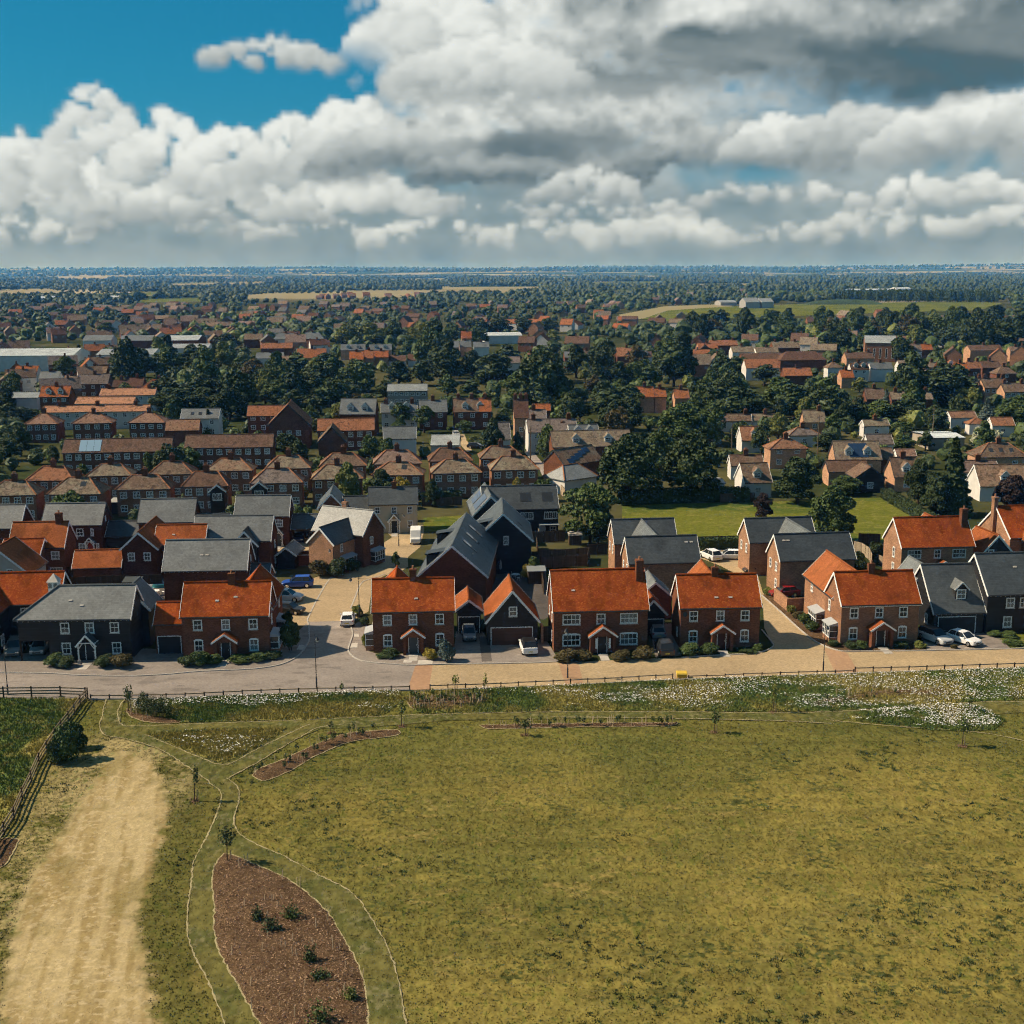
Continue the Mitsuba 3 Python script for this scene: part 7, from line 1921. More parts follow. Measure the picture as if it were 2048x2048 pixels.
# shrubs in the front gardens and along the side street
SHRUBS = [
    ((-52.31,130.05,1.54,2.51), 'leaf_mid', 'flowering shrubs left of the white porch'), ((-50.87,129.72,1.3,2.28), 'leaf_dark', 'dark low shrub just left of the slab path'), ((-46.46,129.61,1.54,2.5), 'leaf_dark', 'shrub right of the slab path with small white flowers'), ((-44.48,129.64,1.72,2.84), 'leaf_brown', 'reddish shrub at the right corner of the black boarded house'),
    ((-37.05,129.92,1.37,2.28), 'leaf_dark', 'dark shrub at the left corner of the link garage house'), ((-35.51,130.13,1.84,2.85), 'leaf_mid', 'tall green shrub under the left window of the link garage house'), ((-34.01,130.5,1.31,2.06), 'leaf_mid', 'shrub just left of the link garage house porch'), ((-31.16,131.08,0.9,2.87), 'leaf_mid', 'low hedge right of the link garage house porch'), ((-29.31,131.84,1.02,2.66), 'leaf_mid', 'hedge under the right window of the link garage house'), ((-27.69,132.41,0.96,2.32), 'leaf_dark', 'hedge at the street corner of the link garage house'),
    ((-26.33,135.42,3.93,2.61), 'leaf_dark', 'tall dark hedge beside the bay windows of the left street corner'), ((-27.72,140.95,3.19,1.84), 'leaf_dark', 'dark hedge further up beside the bay windows'), ((-14.26,132.61,1.21,2.32), 'leaf_dark', 'dark round shrub under the left window of the corner house'), ((-9.5,131.78,1.5,1.85), 'leaf_yellow', 'yellowish round shrub by the corner house porch'), ((-7.61,131.08,2.69,2.18), 'leaf_blue', 'silvery blue spruce at the right end of the corner house'), ((-15.11,132.42,0.6,1.51), 'leaf_mid', 'low green plants on the street corner'),
    ((6.17,131.12,1.44,2.99), 'leaf_brown', 'brown hedge left of the porch with side lights'), ((8.01,131.14,1.2,2.53), 'leaf_brown', 'brown hedge just left of the side light door'), ((12.5,131.21,1.32,2.53), 'leaf_brown', 'brown hedge right of the side light door'), ((14.96,131.61,1.44,2.88), 'leaf_brown', 'brown hedge at the right corner of the big chimney house'), ((20.45,132.97,1.51,2.56), 'leaf_mid', 'green hedge under the left window of the satellite dish house'), ((22.67,133.0,1.39,2.56), 'leaf_mid', 'green hedge left of the satellite dish house porch'),
    ((27.37,133.81,0.55,2.34), 'leaf_dark', 'low plants right of the satellite dish house porch'), ((28.77,134.39,0.86,1.41), 'leaf_mid', 'small shrub at the lane corner of the satellite dish house'), ((36.44,153.39,1.16,1.73), 'leaf_light', 'pale yellow shrub at the head of the lane border'), ((36.41,149.85,1.21,1.43), 'leaf_light', 'second pale shrub in the lane border'), ((36.67,147.59,1.06,1.54), 'leaf_brown', 'reddish shrub in the lane border'), ((36.81,144.96,1.57,1.77), 'leaf_mid', 'green shrub beside the far bay window'), ((37.1,142.01,1.41,1.86), 'leaf_mid', 'green shrub beside the near bay window'),
    ((38.15,135.86,0.93,1.54), 'leaf_dark', 'dark shrub under the left corner of the bay window house'), ((40.03,135.13,0.92,2.01), 'leaf_dark', 'shrub under the left window of the bay window house'), ((41.23,134.77,1.17,1.53), 'leaf_mid', 'shrub left of the porch of the bay window house'), ((46.03,135.41,0.86,2.13), 'leaf_dark', 'dark shrub right of the porch of the bay window house'), ((48.11,135.26,0.8,1.66), 'leaf_light', 'pale shrub by the silver car with black roof'), ((52.13,134.94,0.55,0.94), 'leaf_brown', 'small reddish plant between the two cars at the right'),
    ((58.59,139.51,0.76,1.83), 'leaf_mid', 'low hedge by the black house at the right edge'), ((60.19,138.93,0.95,2.18), 'leaf_mid', 'second low hedge by the black house at the right edge'), ((59.67,136.2,0.62,2.38), 'leaf_mid', 'clipped hedge on the small front lawn'),
    ((-28.22,170.52,2.72,3.39), 'leaf_brown', 'reddish hedge below the lit gable at the street bend'), ((-25.82,170.28,2.79,3.23), 'leaf_dark', 'dark hedge right of the lit gable at the street bend'), ((-24.17,173.33,2.37,3.29), 'leaf_dark', 'hedge under the first bay window at the street bend'), ((-22.72,182.83,1.39,3.94), 'leaf_dark', 'hedge under the second bay window at the street bend'), ((-20.25,149.79,1.55,1.69), 'leaf_light', 'yellowish bush beside the white car on the street'), ((-18.72,145.33,1.31,1.39), 'leaf_mid', 'green bush by the bay window of the corner house'), ((-17.56,136.33,1.86,0.95), 'leaf_light', 'climbing shrub beside the white bay of the corner house'),
    ((37.42,164.94,2.35,2.43), 'leaf_light', 'pale garden shrub by the red car'), ((35.27,159.05,1.14,1.79), 'leaf_light', 'low pale shrubs beside the lane'), ((51.3,172.67,2.75,2.98), 'leaf_dark', 'dark shrub behind the right slate pair'), ((56.54,180.27,2.86,2.64), 'leaf_dark', 'bushes by the curved fence'), ((57.37,173.48,1.82,2.69), 'leaf_brown', 'reddish climber on the lit gable before the park hedge'),
    ((-41.14,103.05,3.69,2.94), 'leaf_mid', 'big dark bush growing through the diagonal rail fence'), ((-41.52,102.36,2.47,2.01), 'leaf_dark', 'lower end of the bush at the diagonal rail fence'), ((-41.1,105.76,2.49,2.16), 'leaf_dark', 'upper right part of the bush at the diagonal rail fence'),
]
for t, mat, lab in SHRUBS:
    x, y, h, w = t
    plant('shrub', x, y, max(0.5, h), w, 'shrub', mat, lab, cat='shrub', z=-0.02)


def hedge(label, pts, w, h, mat):
    c = curve(pts, 0.5)
    r = np.random.default_rng(len(label))
    n = int(len(c) * 60 * h)
    i = r.integers(0, len(c) - 1, n)
    t = unit(np.gradient(c, axis=0))
    nn = np.stack([-t[:, 1], t[:, 0]], 1)
    side, zz = r.uniform(-1, 1, n), r.uniform(0.05, 1, n)
    top = r.random(n) < 0.4
    s = np.where(top, side, np.sign(side)) * w / 2 * r.uniform(0.85, 1.1, n)
    z = np.where(top, 1.0, zz) * h * r.uniform(0.85, 1.08, n)
    p = np.c_[c[i] + nn[i] * s[:, None] + r.normal(0, 0.12, (n, 2)), z]
    nrm = unit(np.c_[nn[i] * np.sign(s)[:, None] * np.where(top, 0.2, 1)[:, None], np.where(top, 1.0, 0.2)] + 0.6 * r.normal(size=(n, 3)))
    m = M().arr(*cards(p, nrm, r.uniform(0.1, 0.22, n), r))
    m.arr(*ribbon(c, w * 0.85, 0, h * 0.88).get())
    key = thing('hedge', label, 'hedge')
    put(key, 'foliage', m, 'leaf_' + mat)


hedge('long clipped hedge running away along the right side of the park lawn', [(72.9,229.31),(72.85,219.92),(72.95,211.68),(73.18,202.39)], 1.6, 1.9, 'dark')
hedge('hedge along the near side of the park lawn behind the parked white cars', [(30.16,186.44),(33.44,186.86),(36.73,187.28)], 1.4, 1.7, 'dark')
hedge('dark hedge along the far side of the park lawn under the great trees', [(20.58,223.45),(29.44,225.66),(38.3,226.89),(45.88,226.08)], 2.5, 2.6, 'dark')
hedge('hedge at the back of the small lawn beyond the cream house', [(-17.74,228.52),(-14.17,230.69),(-9.75,230.81)], 1.2, 1.5, 'dark')
hedge('green garden hedge below the olive hipped bungalow', [(109.67,267.93),(114.26,262.63)], 1.4, 1.6, 'mid')


# ---- young trees on the field, with stakes
def young_tree(label, base, h, w, mat='leaf_dark', lean=0.05, shape='birch'):
    x, y = base
    key = thing('young_tree', label, 'young tree')
    r = np.random.default_rng(int(abs(x * 100 + y * 10)))
    t = M().tube([(x, y, 0.05), (x + lean * 0.5, y, h * 0.45), (x + lean, y, h * 0.95)], [0.05, 0.035, 0.012], 6)
    for i in range(7):
        a, zz = r.uniform(0, 6.28), h * r.uniform(0.4, 0.85)
        t.tube([(x + lean * zz / h, y, zz), (x + lean + w * 0.4 * math.cos(a), y + w * 0.4 * math.sin(a), zz + h * 0.13)], [0.018, 0.006], 4)
    put(key, 'trunk', t, 'bark')
    n = int(170 * w * h / 3)
    d = unit(r.normal(size=(n, 3)))
    p = np.stack([x + lean, y, h * 0.70] + d * (r.random((n, 1)) ** 0.4) * [w / 2, w / 2, h * 0.30] * (0.7 + 0.5 * r.random((n, 1))), 0) if False else np.array([x + lean, y, h * 0.70]) + d * (r.random((n, 1)) ** 0.4) * np.array([w / 2, w / 2, h * 0.30]) * (0.7 + 0.5 * r.random((n, 1)))
    put(key, 'crown', cards(p, unit(d + r.normal(size=d.shape)), r.uniform(0.06, 0.13, n), r), mat)
    put(key, 'stake', M().tube([(x + 0.25, y + 0.1, 0), (x + 0.25, y + 0.1, min(1.1, h * 0.4))], 0.035, 6), 'wood', tint=(0.7, 1))
    q = r.normal(0, 0.22, (60, 2)) + (x, y)
    put(key, 'mulch_ring', cards(np.c_[q, np.full(60, 0.16)], unit(np.array([0, 0, 1.0]) + 0.4 * r.normal(size=(60, 3))), r.uniform(0.05, 0.11, 60), r), 'chips', tint=(0.3, 1), kind='stuff')


for lab, t, mat in (('young tree at the tip of the large mulch bed, casting a shadow to the right', (-21.7,83.45,3.34,1.44), 'leaf_dark'), ('thin leaning young tree on the grass left of the path junction', (-27.0,94.21,3.42,0.59), 'leaf_dark'),
                    ('young tree at the left end of the daisy verge by the road', (-39.2,115.33,2.89,1.02), 'leaf_mid'), ('young tree beside the narrow curved mulch bed, near the end of the verge', (-10.95,110.8,3.05,0.98), 'leaf_light'),
                    ('bare thin sapling over the narrow curved mulch bed', (-17.67,109.16,1.48,0.29), 'leaf_mid'), ('small round-headed tree before the long thin mulch bed', (1.16,108.39,1.83,1.25), 'leaf_dark'), ('young tree on the lawn right of the long thin mulch bed', (19.43,108.87,2.5,1.06), 'leaf_mid'),
                    ('slim light green tree in the middle of the daisies', (26.25,114.12,3.5,0.61), 'leaf_light'), ('young tree below the daisy island, with a dark shadow beside it', (42.02,105.24,3.12,1.22), 'leaf_mid'), ('thin sapling above the daisy island', (45.87,113.83,2.01,0.5), 'leaf_mid'),
                    ('small tree by the knee rail near the reddish road band', (-6.16,120.35,2.22,0.74), 'leaf_light'), ('thin sapling at the knee rail right of the small tree', (-2.98,120.09,2.38,0.42), 'leaf_light'), ('tiny tree by the low rail near the street lamp', (-18.14,119.57,1.66,0.42), 'leaf_mid')):
    x, y, h, w = t
    young_tree(lab, (x, y), max(h, 1.2), max(w, 0.5), mat, lean=0.25 if 'leaning' in lab else 0.08)

# saplings in the beds
def saplings(label, poly, n, hh, mat, seed):
    r = np.random.default_rng(seed)
    for i, (x, y) in enumerate(scatter(poly, n * 6, r)[:n]):
        key = thing('sapling', label, 'sapling', label + 's')
        h = hh * r.uniform(0.6, 1.25)
        k = 46
        d = unit(r.normal(size=(k, 3)))
        p = np.array([x, y, h * 0.68 + 0.15]) + d * np.array([h * 0.24, h * 0.24, h * 0.36]) * r.random((k, 1)) ** 0.4
        put(key, 'leaves', cards(p, unit(d + r.normal(size=d.shape)), r.uniform(0.05, 0.10, k), r), mat)
        put(key, 'stem', M().tube([(x, y, 0.1), (x, y, h * 0.8)], [0.02, 0.01], 4), 'bark')


saplings('leafy sapling planted in the long thin mulch bed', BED_MID, 18, 1.0, 'leaf_dark', 4)
saplings('leafy sapling planted in the narrow curved mulch bed', BED_DIAG, 20, 0.95, 'leaf_dark', 5)
saplings('slender green sapling in the bed beside the reddish road band', BED_ROAD, 34, 0.9, 'leaf_mid', 6)
saplings('dense sapling in the crescent bed at the left end of the verge', [(-39.17,116.04),(-38.1,117.07),(-35.37,115.67),(-33.62,113.04),(-36.03,112.74)], 46, 1.35, 'leaf_dark', 7)
saplings('low plant growing among the canes of the bed at the right', BED_RIGHT, 8, 0.5, 'leaf_mid', 8)
for lab, t, mat in (('left shrub growing in the large mulch bed', (-17.62,74.97,1.39,1.03), 'leaf_dark'), ('second shrub in the large mulch bed, right of the left one', (-16.44,73.71,1.26,1.36), 'leaf_dark'), ('taller shrub in the large mulch bed', (-15.37,75.25,1.51,1.45), 'leaf_mid'),
                    ('thin shrub in the middle of the large mulch bed', (-13.18,69.93,1.56,0.97), 'leaf_dark'), ('spreading shrub low in the large mulch bed', (-12.23,68.05,0.76,1.45), 'leaf_dark'), ('largest shrub at the lower end of the large mulch bed', (-11.52,63.66,1.85,1.73), 'leaf_mid'), ('pale shrub near the right edge of the large mulch bed', (-10.05,65.96,0.95,1.04), 'leaf_light')):
    x, y, h, w = t
    n0 = 320
    r = np.random.default_rng(int(x * 10) % 977)
    key = thing('bed_shrub', lab, 'shrub')
    d = unit(r.normal(size=(n0, 3)))
    d[:, 2] = np.abs(d[:, 2])
    p = np.array([x, y, 0.25]) + d * np.array([w / 2, w / 2 * 0.8, max(h, 0.7) * 0.8]) * r.random((n0, 1)) ** 0.55 * (0.6 + 0.7 * r.random((n0, 1)))
    put(key, 'leaves', cards(p, unit(d + r.normal(size=d.shape)), r.uniform(0.05, 0.11, n0), r), mat)
    m = M()
    for i in range(6):
        a = i * 1.05
        m.tube([(x, y, 0.15), (x + w * 0.3 * math.cos(a), y + w * 0.25 * math.sin(a), 0.3 + 0.6 * max(h, 0.7))], [0.02, 0.008], 4)
    put(key, 'stems', m, 'bark')


# ------------------------------------------------------------------ far houses, far trees, fields
sheet('green_field', 'long bright green field beyond the wood at the right', 'field', [(172.38,1350.72),(250.72,1432.42),(331.19,1502.86),(496.18,1638.93),(621.82,1613.94),(620.56,1528.32),(490.85,1272.01),(393.95,1231.62),(296.46,1167.83),(217.91,1111.4),(169.37,1094.58),(130.65,1038.18),(120.13,1099.75)], 0.06, 'turf', (0, 1))
sheet('stubble_field', 'pale stubble at the left end of the green field', 'field', [(105.67,1194.29),(183.17,1459.76),(272.22,1556.1),(266.4,1453.57),(170.97,1318.15),(120.13,1099.75),(102.2,1055.05)], 0.12, 'stubble')
STRIPS = [('pale field strip far left of centre', [(-503.83,2239.79),(-462.25,2408.22),(-321.18,2391.48),(-152.81,2233.21),(-157.93,2059.54),(-310.18,1949.34),(-432.85,1996.56)]), ('thin pale field on the plain left of centre', [(-360.77,2687.17),(-98.15,2767.39),(37.2,2671.28),(23.35,2376.33),(-156.01,2280.11),(-321.18,2391.48)]),
          ('pale field at the right on the plain', [(417.66,1649.26),(635.65,1763.98),(631.18,1638.37),(474.75,1567.71),(382.87,1511.07)]), ('thin straw field far away on the left', [(-1279.39,3030.01),(-1193.2,3165.56),(-1026.88,2768.6),(-1123.38,2659.5)]), ('narrow straw field in the far centre', [(-642.9,6354.06),(-363.17,7000.66),(-311.17,5557.12),(-526.43,5422.12)]),
          ('straw field far away at the right', [(1804.31,8722.59),(2296.86,9113.89),(1656.28,6790.98),(1399.12,6629.71)]), ('thin straw field at the far right', [(2027.39,7851.37),(2207.37,7977.53),(1791.66,6531.54),(1683.71,6467.23)]), ('long thin straw field below the hills', [(-1265.34,4485.49),(-975.83,4882.75),(-858.65,4125.45),(-1072.78,3857.99)]),
          ('dull pasture strip left of the pale field', [(-597.47,1958.85),(-529.81,2053.69),(-460.93,1814.76),(-543.37,1766.37)]), ('distant pale field at the far left', [(-3275.1,8799.47),(-3297.28,10021.07),(-2423.75,7318.34),(-2627.64,7097.43)]), ('small far field just left of centre', [(-249.21,11827.64),(94.19,12282.44),(51.54,9165.76),(-170.11,8945.63)]), ('small straw field right of the centre', [(226.11,7468.81),(418.56,7621.7),(332.78,6292.73),(198.09,6203.57)]),
          ('second small straw field right of the centre', [(835.38,8521.77),(1089.85,8738.37),(863.26,7035.38),(692.34,6915.58)]), ('long thin field beyond the hangars', [(524.78,3606.75),(733.0,3684.27),(631.58,3240.29),(477.33,3189.24)]), ('thin pale field in the centre of the plain', [(-188.19,3239.76),(85.04,3239.94),(65.77,2970.27),(-162.34,2896.82)]), ('straw field in the far right corner', [(3070.88,9728.8),(3287.86,9901.18),(2565.05,7770.47),(2443.83,7690.23)]), ('green pasture on the plain right of centre', [(273.46,4326.15),(556.38,4455.8),(446.2,3693.2),(243.52,3615.31)]), ('green pasture on the plain at the left', [(-908.91,2519.72),(-754.98,2634.54),(-682.55,2347.18),(-823.35,2308.18)])]
for i, (lab, p) in enumerate(STRIPS):
    sheet('pasture' if 'pasture' in lab else 'straw_field', lab, 'field', p, 0.2 + 0.004 * i, 'turf' if 'pasture' in lab else 'stubble')

TAKEN = [(x, y, r) for _, x, y, r, *_ in PLANTED]
BLOCKED = [np.asarray(PARK), np.asarray(LANE)] + [np.asarray(p) for p in ([(105.67,1194.29),(188.22,1500.27),(345.5,1568.22),(661.02,1716.28),(645.44,1573.88),(479.63,1242.71),(290.22,1143.05),(166.03,1072.77),(100.26,1034.76)], [(-317.54,745.74),(-272.48,749.57),(-214.86,733.27),(-190.31,648.55),(-269.23,631.0)], [(-174.07,423.98),(-162.73,424.53),(-151.56,395.7),(-162.48,395.21)],
            [(2.88,290.99),(10.52,291.24),(10.18,237.27),(7.15,237.19)], [(-15.5,326.2),(-12.76,326.3),(-9.44,291.41),(-11.65,291.34)])]


BOXED = [(q, q.min(0), q.max(0)) for q in BLOCKED]


VIEWS = [(np.asarray(p), np.asarray(p).min(0), np.asarray(p).max(0)) for _, p in STRIPS] + [BOXED[2]]


def open_field(x, y):
    """kept free of trees: on a field or close before it"""
    return any(a[0] < x * s < b[0] and a[1] < y * s < b[1] and inside(q, np.array([[x * s, y * s]]))[0] for s in (1.0, 1.05, 1.1, 1.16) for q, a, b in VIEWS)


class Cells:
    """fast test for room"""

    def __init__(s, size=12.0):
        s.c, s.size = {}, size

    def add(s, x, y, r):
        s.c.setdefault((int(x // s.size), int(y // s.size)), []).append((x, y, r))

    def free(s, x, y, r):
        i, j = int(x // s.size), int(y // s.size)
        for a in range(i - 2, i + 3):
            for b in range(j - 2, j + 3):
                for q in s.c.get((a, b), ()):
                    if math.hypot(x - q[0], y - q[1]) < r + q[2]:
                        return False
        return True


cells = Cells()
for x, y, r in FOOT:
    cells.add(x, y, r)
for x, y, r in TAKEN:
    cells.add(x, y, r * 0.6)


def blocked(x, y):
    p = np.array([[x, y]])
    return any(a[0] < x < b[0] and a[1] < y < b[1] and inside(q, p)[0] for q, a, b in BOXED)


fr = np.random.default_rng(5)


def polar(u0, u1, y0, y1):
    y = math.exp(fr.uniform(math.log(y0), math.log(y1)))
    return fr.uniform(u0, u1) * y, y


def small_house(m, x, y, rot, w, d, he, hr):
    """walls and roof of a gabled house into the two meshes"""
    X = pose(x, y, rot)
    B, t = d / 2, 0.25
    v = [(-w / 2, -B, 0), (w / 2, -B, 0), (w / 2, B, 0), (-w / 2, B, 0), (-w / 2, -B, he), (w / 2, -B, he), (w / 2, B, he), (-w / 2, B, he), (-w / 2, 0, hr - 0.1), (w / 2, 0, hr - 0.1)]
    a = M().add(v, [(0, 1, 5, 4), (2, 3, 7, 6), (1, 2, 6, 9, 5), (3, 0, 4, 8, 7)]).get(X)
    k = (hr - he) / B
    W = w / 2 + 0.2
    q = [(-W, -B - 0.3, he - 0.3 * k), (W, -B - 0.3, he - 0.3 * k), (W, 0, hr), (-W, 0, hr), (W, B + 0.3, he - 0.3 * k), (-W, B + 0.3, he - 0.3 * k)]
    q = q + [(i, j, l + t) for i, j, l in q]
    b = M().add(q, [(6, 7, 8, 9), (9, 8, 10, 11), (0, 1, 2, 3), (3, 2, 4, 5), (0, 1, 7, 6), (5, 4, 10, 11), (0, 6, 9, 3), (3, 9, 11, 5), (1, 7, 8, 2), (2, 8, 10, 4)]).get(X)
    return a, b


# zones of far housing: (left and right as x / y, near and far, how many, roof colours)
ZONES = [(-0.43, -0.16, 640, 1500, 160, (0.0, 0.12, 0.2, 0.28, 0.45, 0.9, 1.0)), (-0.16, 0.0, 800, 1500, 34, (0.05, 0.2, 0.45, 0.95)), (0.0, 0.16, 640, 1150, 24, (0.05, 0.2, 0.45, 0.5)), (0.14, 0.43, 500, 1050, 40, (0.05, 0.12, 0.25, 0.45)),
         (-0.43, -0.33, 400, 640, 14, (0.1, 0.3, 0.45, 0.95)), (-0.05, 0.20, 1250, 2300, 40, (0.1, 0.25, 0.9)), (-0.16, -0.02, 1900, 2100, 34, (0.35, 0.4, 0.3))]
spots = []
for u0, u1, y0, y1, n, cols in ZONES:
    for _ in range(n):
        for _try in range(6):
            x, y = polar(u0, u1, y0, y1)
            if cells.free(x, y, 7.5) and not blocked(x, y):
                cells.add(x, y, 5.5)
                spots.append((x, y, cols[int(fr.integers(len(cols)))]))
                break
spots.sort(key=lambda s: s[1])
n_named = 300 - sum(1 for k, l in labels.items() if '__' not in k and 'house' in l.get('category', ''))
far_walls, far_roofs, uvw, uvr = M(), M(), [], []
FARKEYS = []
for i, (x, y, u) in enumerate(spots):
    w, d, he = fr.uniform(8.5, 13), fr.uniform(6.5, 8.5), fr.choice([3.0, 5.0, 5.0, 5.2])
    hr = he + d / 2 * fr.uniform(0.7, 1.0)
    rot = fr.choice([0, 0, 90, 90, 180]) + 22 * math.sin(x * 0.008 + y * 0.005) + fr.normal(0, 4)
    a, b = small_house(None, x, y, rot, w, d, he, hr)
    white = fr.random() < 0.3
    k = fr.uniform(0.85, 1.15)
    if i < n_named:
        key = thing('house', None, 'house')
        FARKEYS.append((key, x, y, u, white))
        put(key, 'wall', a, 'render_wall' if white else 'brick', tint=(0.95, 0.9) if white else (fr.uniform(0.1, 0.9), 0.9))
        put(key, 'roof', b, 'roof_old', tint=(u, k))
        c, X = fr.uniform(-0.35, 0.35) * w, pose(x, y, rot)
        put(key, 'chimney', M().box(c - 0.4, -0.3, hr - 0.8, c + 0.4, 0.3, hr + 1.3), 'brick', xf=X, tint=(0.3, 0.8))
        if y < 900:
            for side in (-1, 1):
                for q in (-0.25, 0.25):
                    put(key, 'window', M().frame((q * w, side * d / 2, 1.0 if he < 4 else 3.1), (1, 0, 0), (0, side, 0), (0, 0, 1), (-0.65, -0.03, 0), (0.65, 0.05, 1.15)), 'glass', xf=X, tint=(fr.uniform(0.3, 1.0), 1))
    else:
        far_walls.arr(*a)
        far_roofs.arr(*b)
        uvw.append(np.tile((0.95, 0.9) if white else (0.5, 0.9), (len(a[0]), 1)))
        uvr.append(np.tile((u, k), (len(b[0]), 1)))
if uvw:
    key = thing('distant_houses', 'mass of small houses too far away to tell apart', 'houses')
    labels[key]['kind'] = 'stuff'
    scene[key + '__walls'] = mikit.ply(far_walls.get(), 'mat_brick', uv=np.vstack(uvw))
    scene[key + '__roofs'] = mikit.ply(far_roofs.get(), 'mat_roof_old', uv=np.vstack(uvr))
    labels[key + '__walls'] = labels[key + '__roofs'] = {'kind': 'stuff'}

# garden trees between the houses, largest in view first
cand = []
WOODS = [np.asarray(p) for p in ([(-166.41,497.92),(-178.02,614.99),(-146.96,582.74),(-100.79,519.04),(-66.39,521.04),(-55.79,409.42),(-59.62,368.59),(-81.67,370.31),(-107.85,364.01),(-130.14,422.61)], [(-65.02,588.11),(-23.75,597.47),(-3.55,552.06),(52.0,555.45),(84.2,604.62),(61.69,414.8),(31.7,334.24),(11.63,368.91),(-11.23,411.46),(-50.39,454.2)], [(129.56,858.1),(180.91,921.0),(242.74,868.63),(417.18,985.91),(241.62,567.04),(223.42,613.83),(176.35,628.42),(162.77,733.57),(113.43,729.65)], [(71.75,470.59),(103.31,461.99),(126.5,434.84),(139.43,435.46),(174.18,465.58),(156.95,400.28),(121.57,373.43),(89.96,347.55),(60.52,346.42)])]
FT = np.array(FOOT)


def hides(x, y, h):
    """a tree here would stand right before one of the listed buildings"""
    d = FT[:, 1] - y
    return bool(((d > 0) & (d < y * h / (44 - min(h, 30)) + 6) & (np.abs(FT[:, 0] - x * FT[:, 1] / y) < FT[:, 2] * 0.9)).any())


for y0, y1, n, hmin, hmax, k in ((205, 420, 3000, 1.4, 4.6, 1.0), (255, 420, 500, 5, 9, 0.7), (300, 720, 2000, 4, 11, 0.62), (380, 1000, 1600, 11, 19, 0.45), (720, 1300, 5200, 6, 15, 0.5), (1300, 1900, 2600, 7, 15, 0.5)):
    Y = np.exp(fr.uniform(math.log(y0), math.log(y1), n))
    X = fr.uniform(-0.44, 0.44, n) * Y
    dens = meshkit.fbm(np.stack([X / (60 + Y * 0.14), Y / (90 + Y * 0.22), 0.5 + 0 * X], -1), 2, 3)
    dens = np.clip((dens - 0.36) * 2.4, 0, 1)
    R = fr.uniform(0.30, 0.42, n) * (hmin + (hmax - hmin) * fr.random(n) * (1 if y0 < 600 else 0.35 + 1.1 * dens))
    for x, y, r, ok in zip(X, Y, R, fr.random(n) < (0.16 if y0 < 600 else 0.07) + 1.1 * dens):
        if ok and cells.free(x, y, r * k) and not blocked(x, y) and not (y < 262 and x > -26) and not (y < 335 and -4 < x < 26):
            if y > 290 and k > 0 and hides(x, y, 2.6 * r) and fr.random() < 0.85:
                continue
            if hmin > 9.5 and y < 1001 and y0 == 380 and not any(inside(w, np.array([[x, y]]))[0] for w in WOODS):
                continue
            if y > 900 and open_field(x, y):
                continue
            if x > 0.12 * y and 800 < y < 1300:
                r = min(r, 2.6)
            cells.add(x, y, r * k)
            cand.append((x, y, r))
cand.sort(key=lambda c: -c[2] / c[1])
n_trees = 296 - sum(1 for p in PLANTED if labels[p[0]]['category'] == 'tree')
MATS = ['leaf_dark'] * 10 + ['leaf_mid'] * 8 + ['leaf_light'] * 2 + ['leaf_brown']
rest = []
for i, (x, y, r) in enumerate(cand):
    if i < n_trees:
        plant('round_tree', x, y, r * fr.uniform(2.2, 3.2), 2.2 * r, 'round', MATS[int(fr.integers(len(MATS)))])
    else:
        rest.append((x, y, r))


def blobs(pts, n_cards, seed, sub=1, k=1.0):
    """many trees as one mass: rough lumps with leaf sprays"""
    import trimesh
    r = np.random.default_rng(seed)
    s = trimesh.creation.icosphere(sub)
    sv, sf = np.array(s.vertices), np.array(s.faces)
    size, k = k, len(pts)
    P = np.asarray(pts, float)
    asp = r.uniform(0.7, 1.15, k)
    rad = 0.75 + 0.45 * r.random((k, len(sv), 1))
    v = sv[None] * rad * np.stack([P[:, 2], P[:, 2], P[:, 2] * asp], 1)[:, None]
    v[..., 0] += P[:, 0, None]
    v[..., 1] += P[:, 1, None]
    v[..., 2] += (P[:, 2] * asp)[:, None]
    v[..., 2] = np.maximum(v[..., 2], 0)
    f = (sf[None] + (np.arange(k) * len(sv))[:, None, None]).reshape(-1, 3)
    m = M().arr(v.reshape(-1, 3), f)
    if n_cards:
        i = np.repeat(np.arange(k), n_cards)
        d = unit(r.normal(size=(len(i), 3)) + [0, -0.2, 0.45])
        R = np.stack([P[i, 2], P[i, 2], P[i, 2] * asp[i]], 1)
        p = np.c_[P[i, :2], P[i, 2] * asp[i]] + d * R * r.uniform(0.85, 1.12, (len(i), 1))
        p[:, 2] = np.maximum(p[:, 2], 0.1)
        m.arr(*cards(p, unit(d + 0.8 * r.normal(size=d.shape)), P[i, 2] * r.uniform(0.14, 0.3, len(i)) * size, r))
    return m


rest = np.array(rest)
near_rest = rest[rest[:, 1] < 620]
rest = rest[rest[:, 1] >= 620]
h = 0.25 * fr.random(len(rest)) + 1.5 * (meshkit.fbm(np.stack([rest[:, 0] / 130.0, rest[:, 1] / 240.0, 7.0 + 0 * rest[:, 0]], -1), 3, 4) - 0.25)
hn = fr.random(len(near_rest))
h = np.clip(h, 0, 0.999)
key = thing('far_trees', 'countless trees between the far houses and beyond', 'trees')
labels[key]['kind'] = 'stuff'
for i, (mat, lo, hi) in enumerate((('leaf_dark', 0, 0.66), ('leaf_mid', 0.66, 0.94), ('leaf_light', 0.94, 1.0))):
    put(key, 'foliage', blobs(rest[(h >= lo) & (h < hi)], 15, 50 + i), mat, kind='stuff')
    put(key, 'foliage', blobs(near_rest[(hn >= lo) & (hn < hi)], 80, 70 + i, k=0.72), mat, kind='stuff')

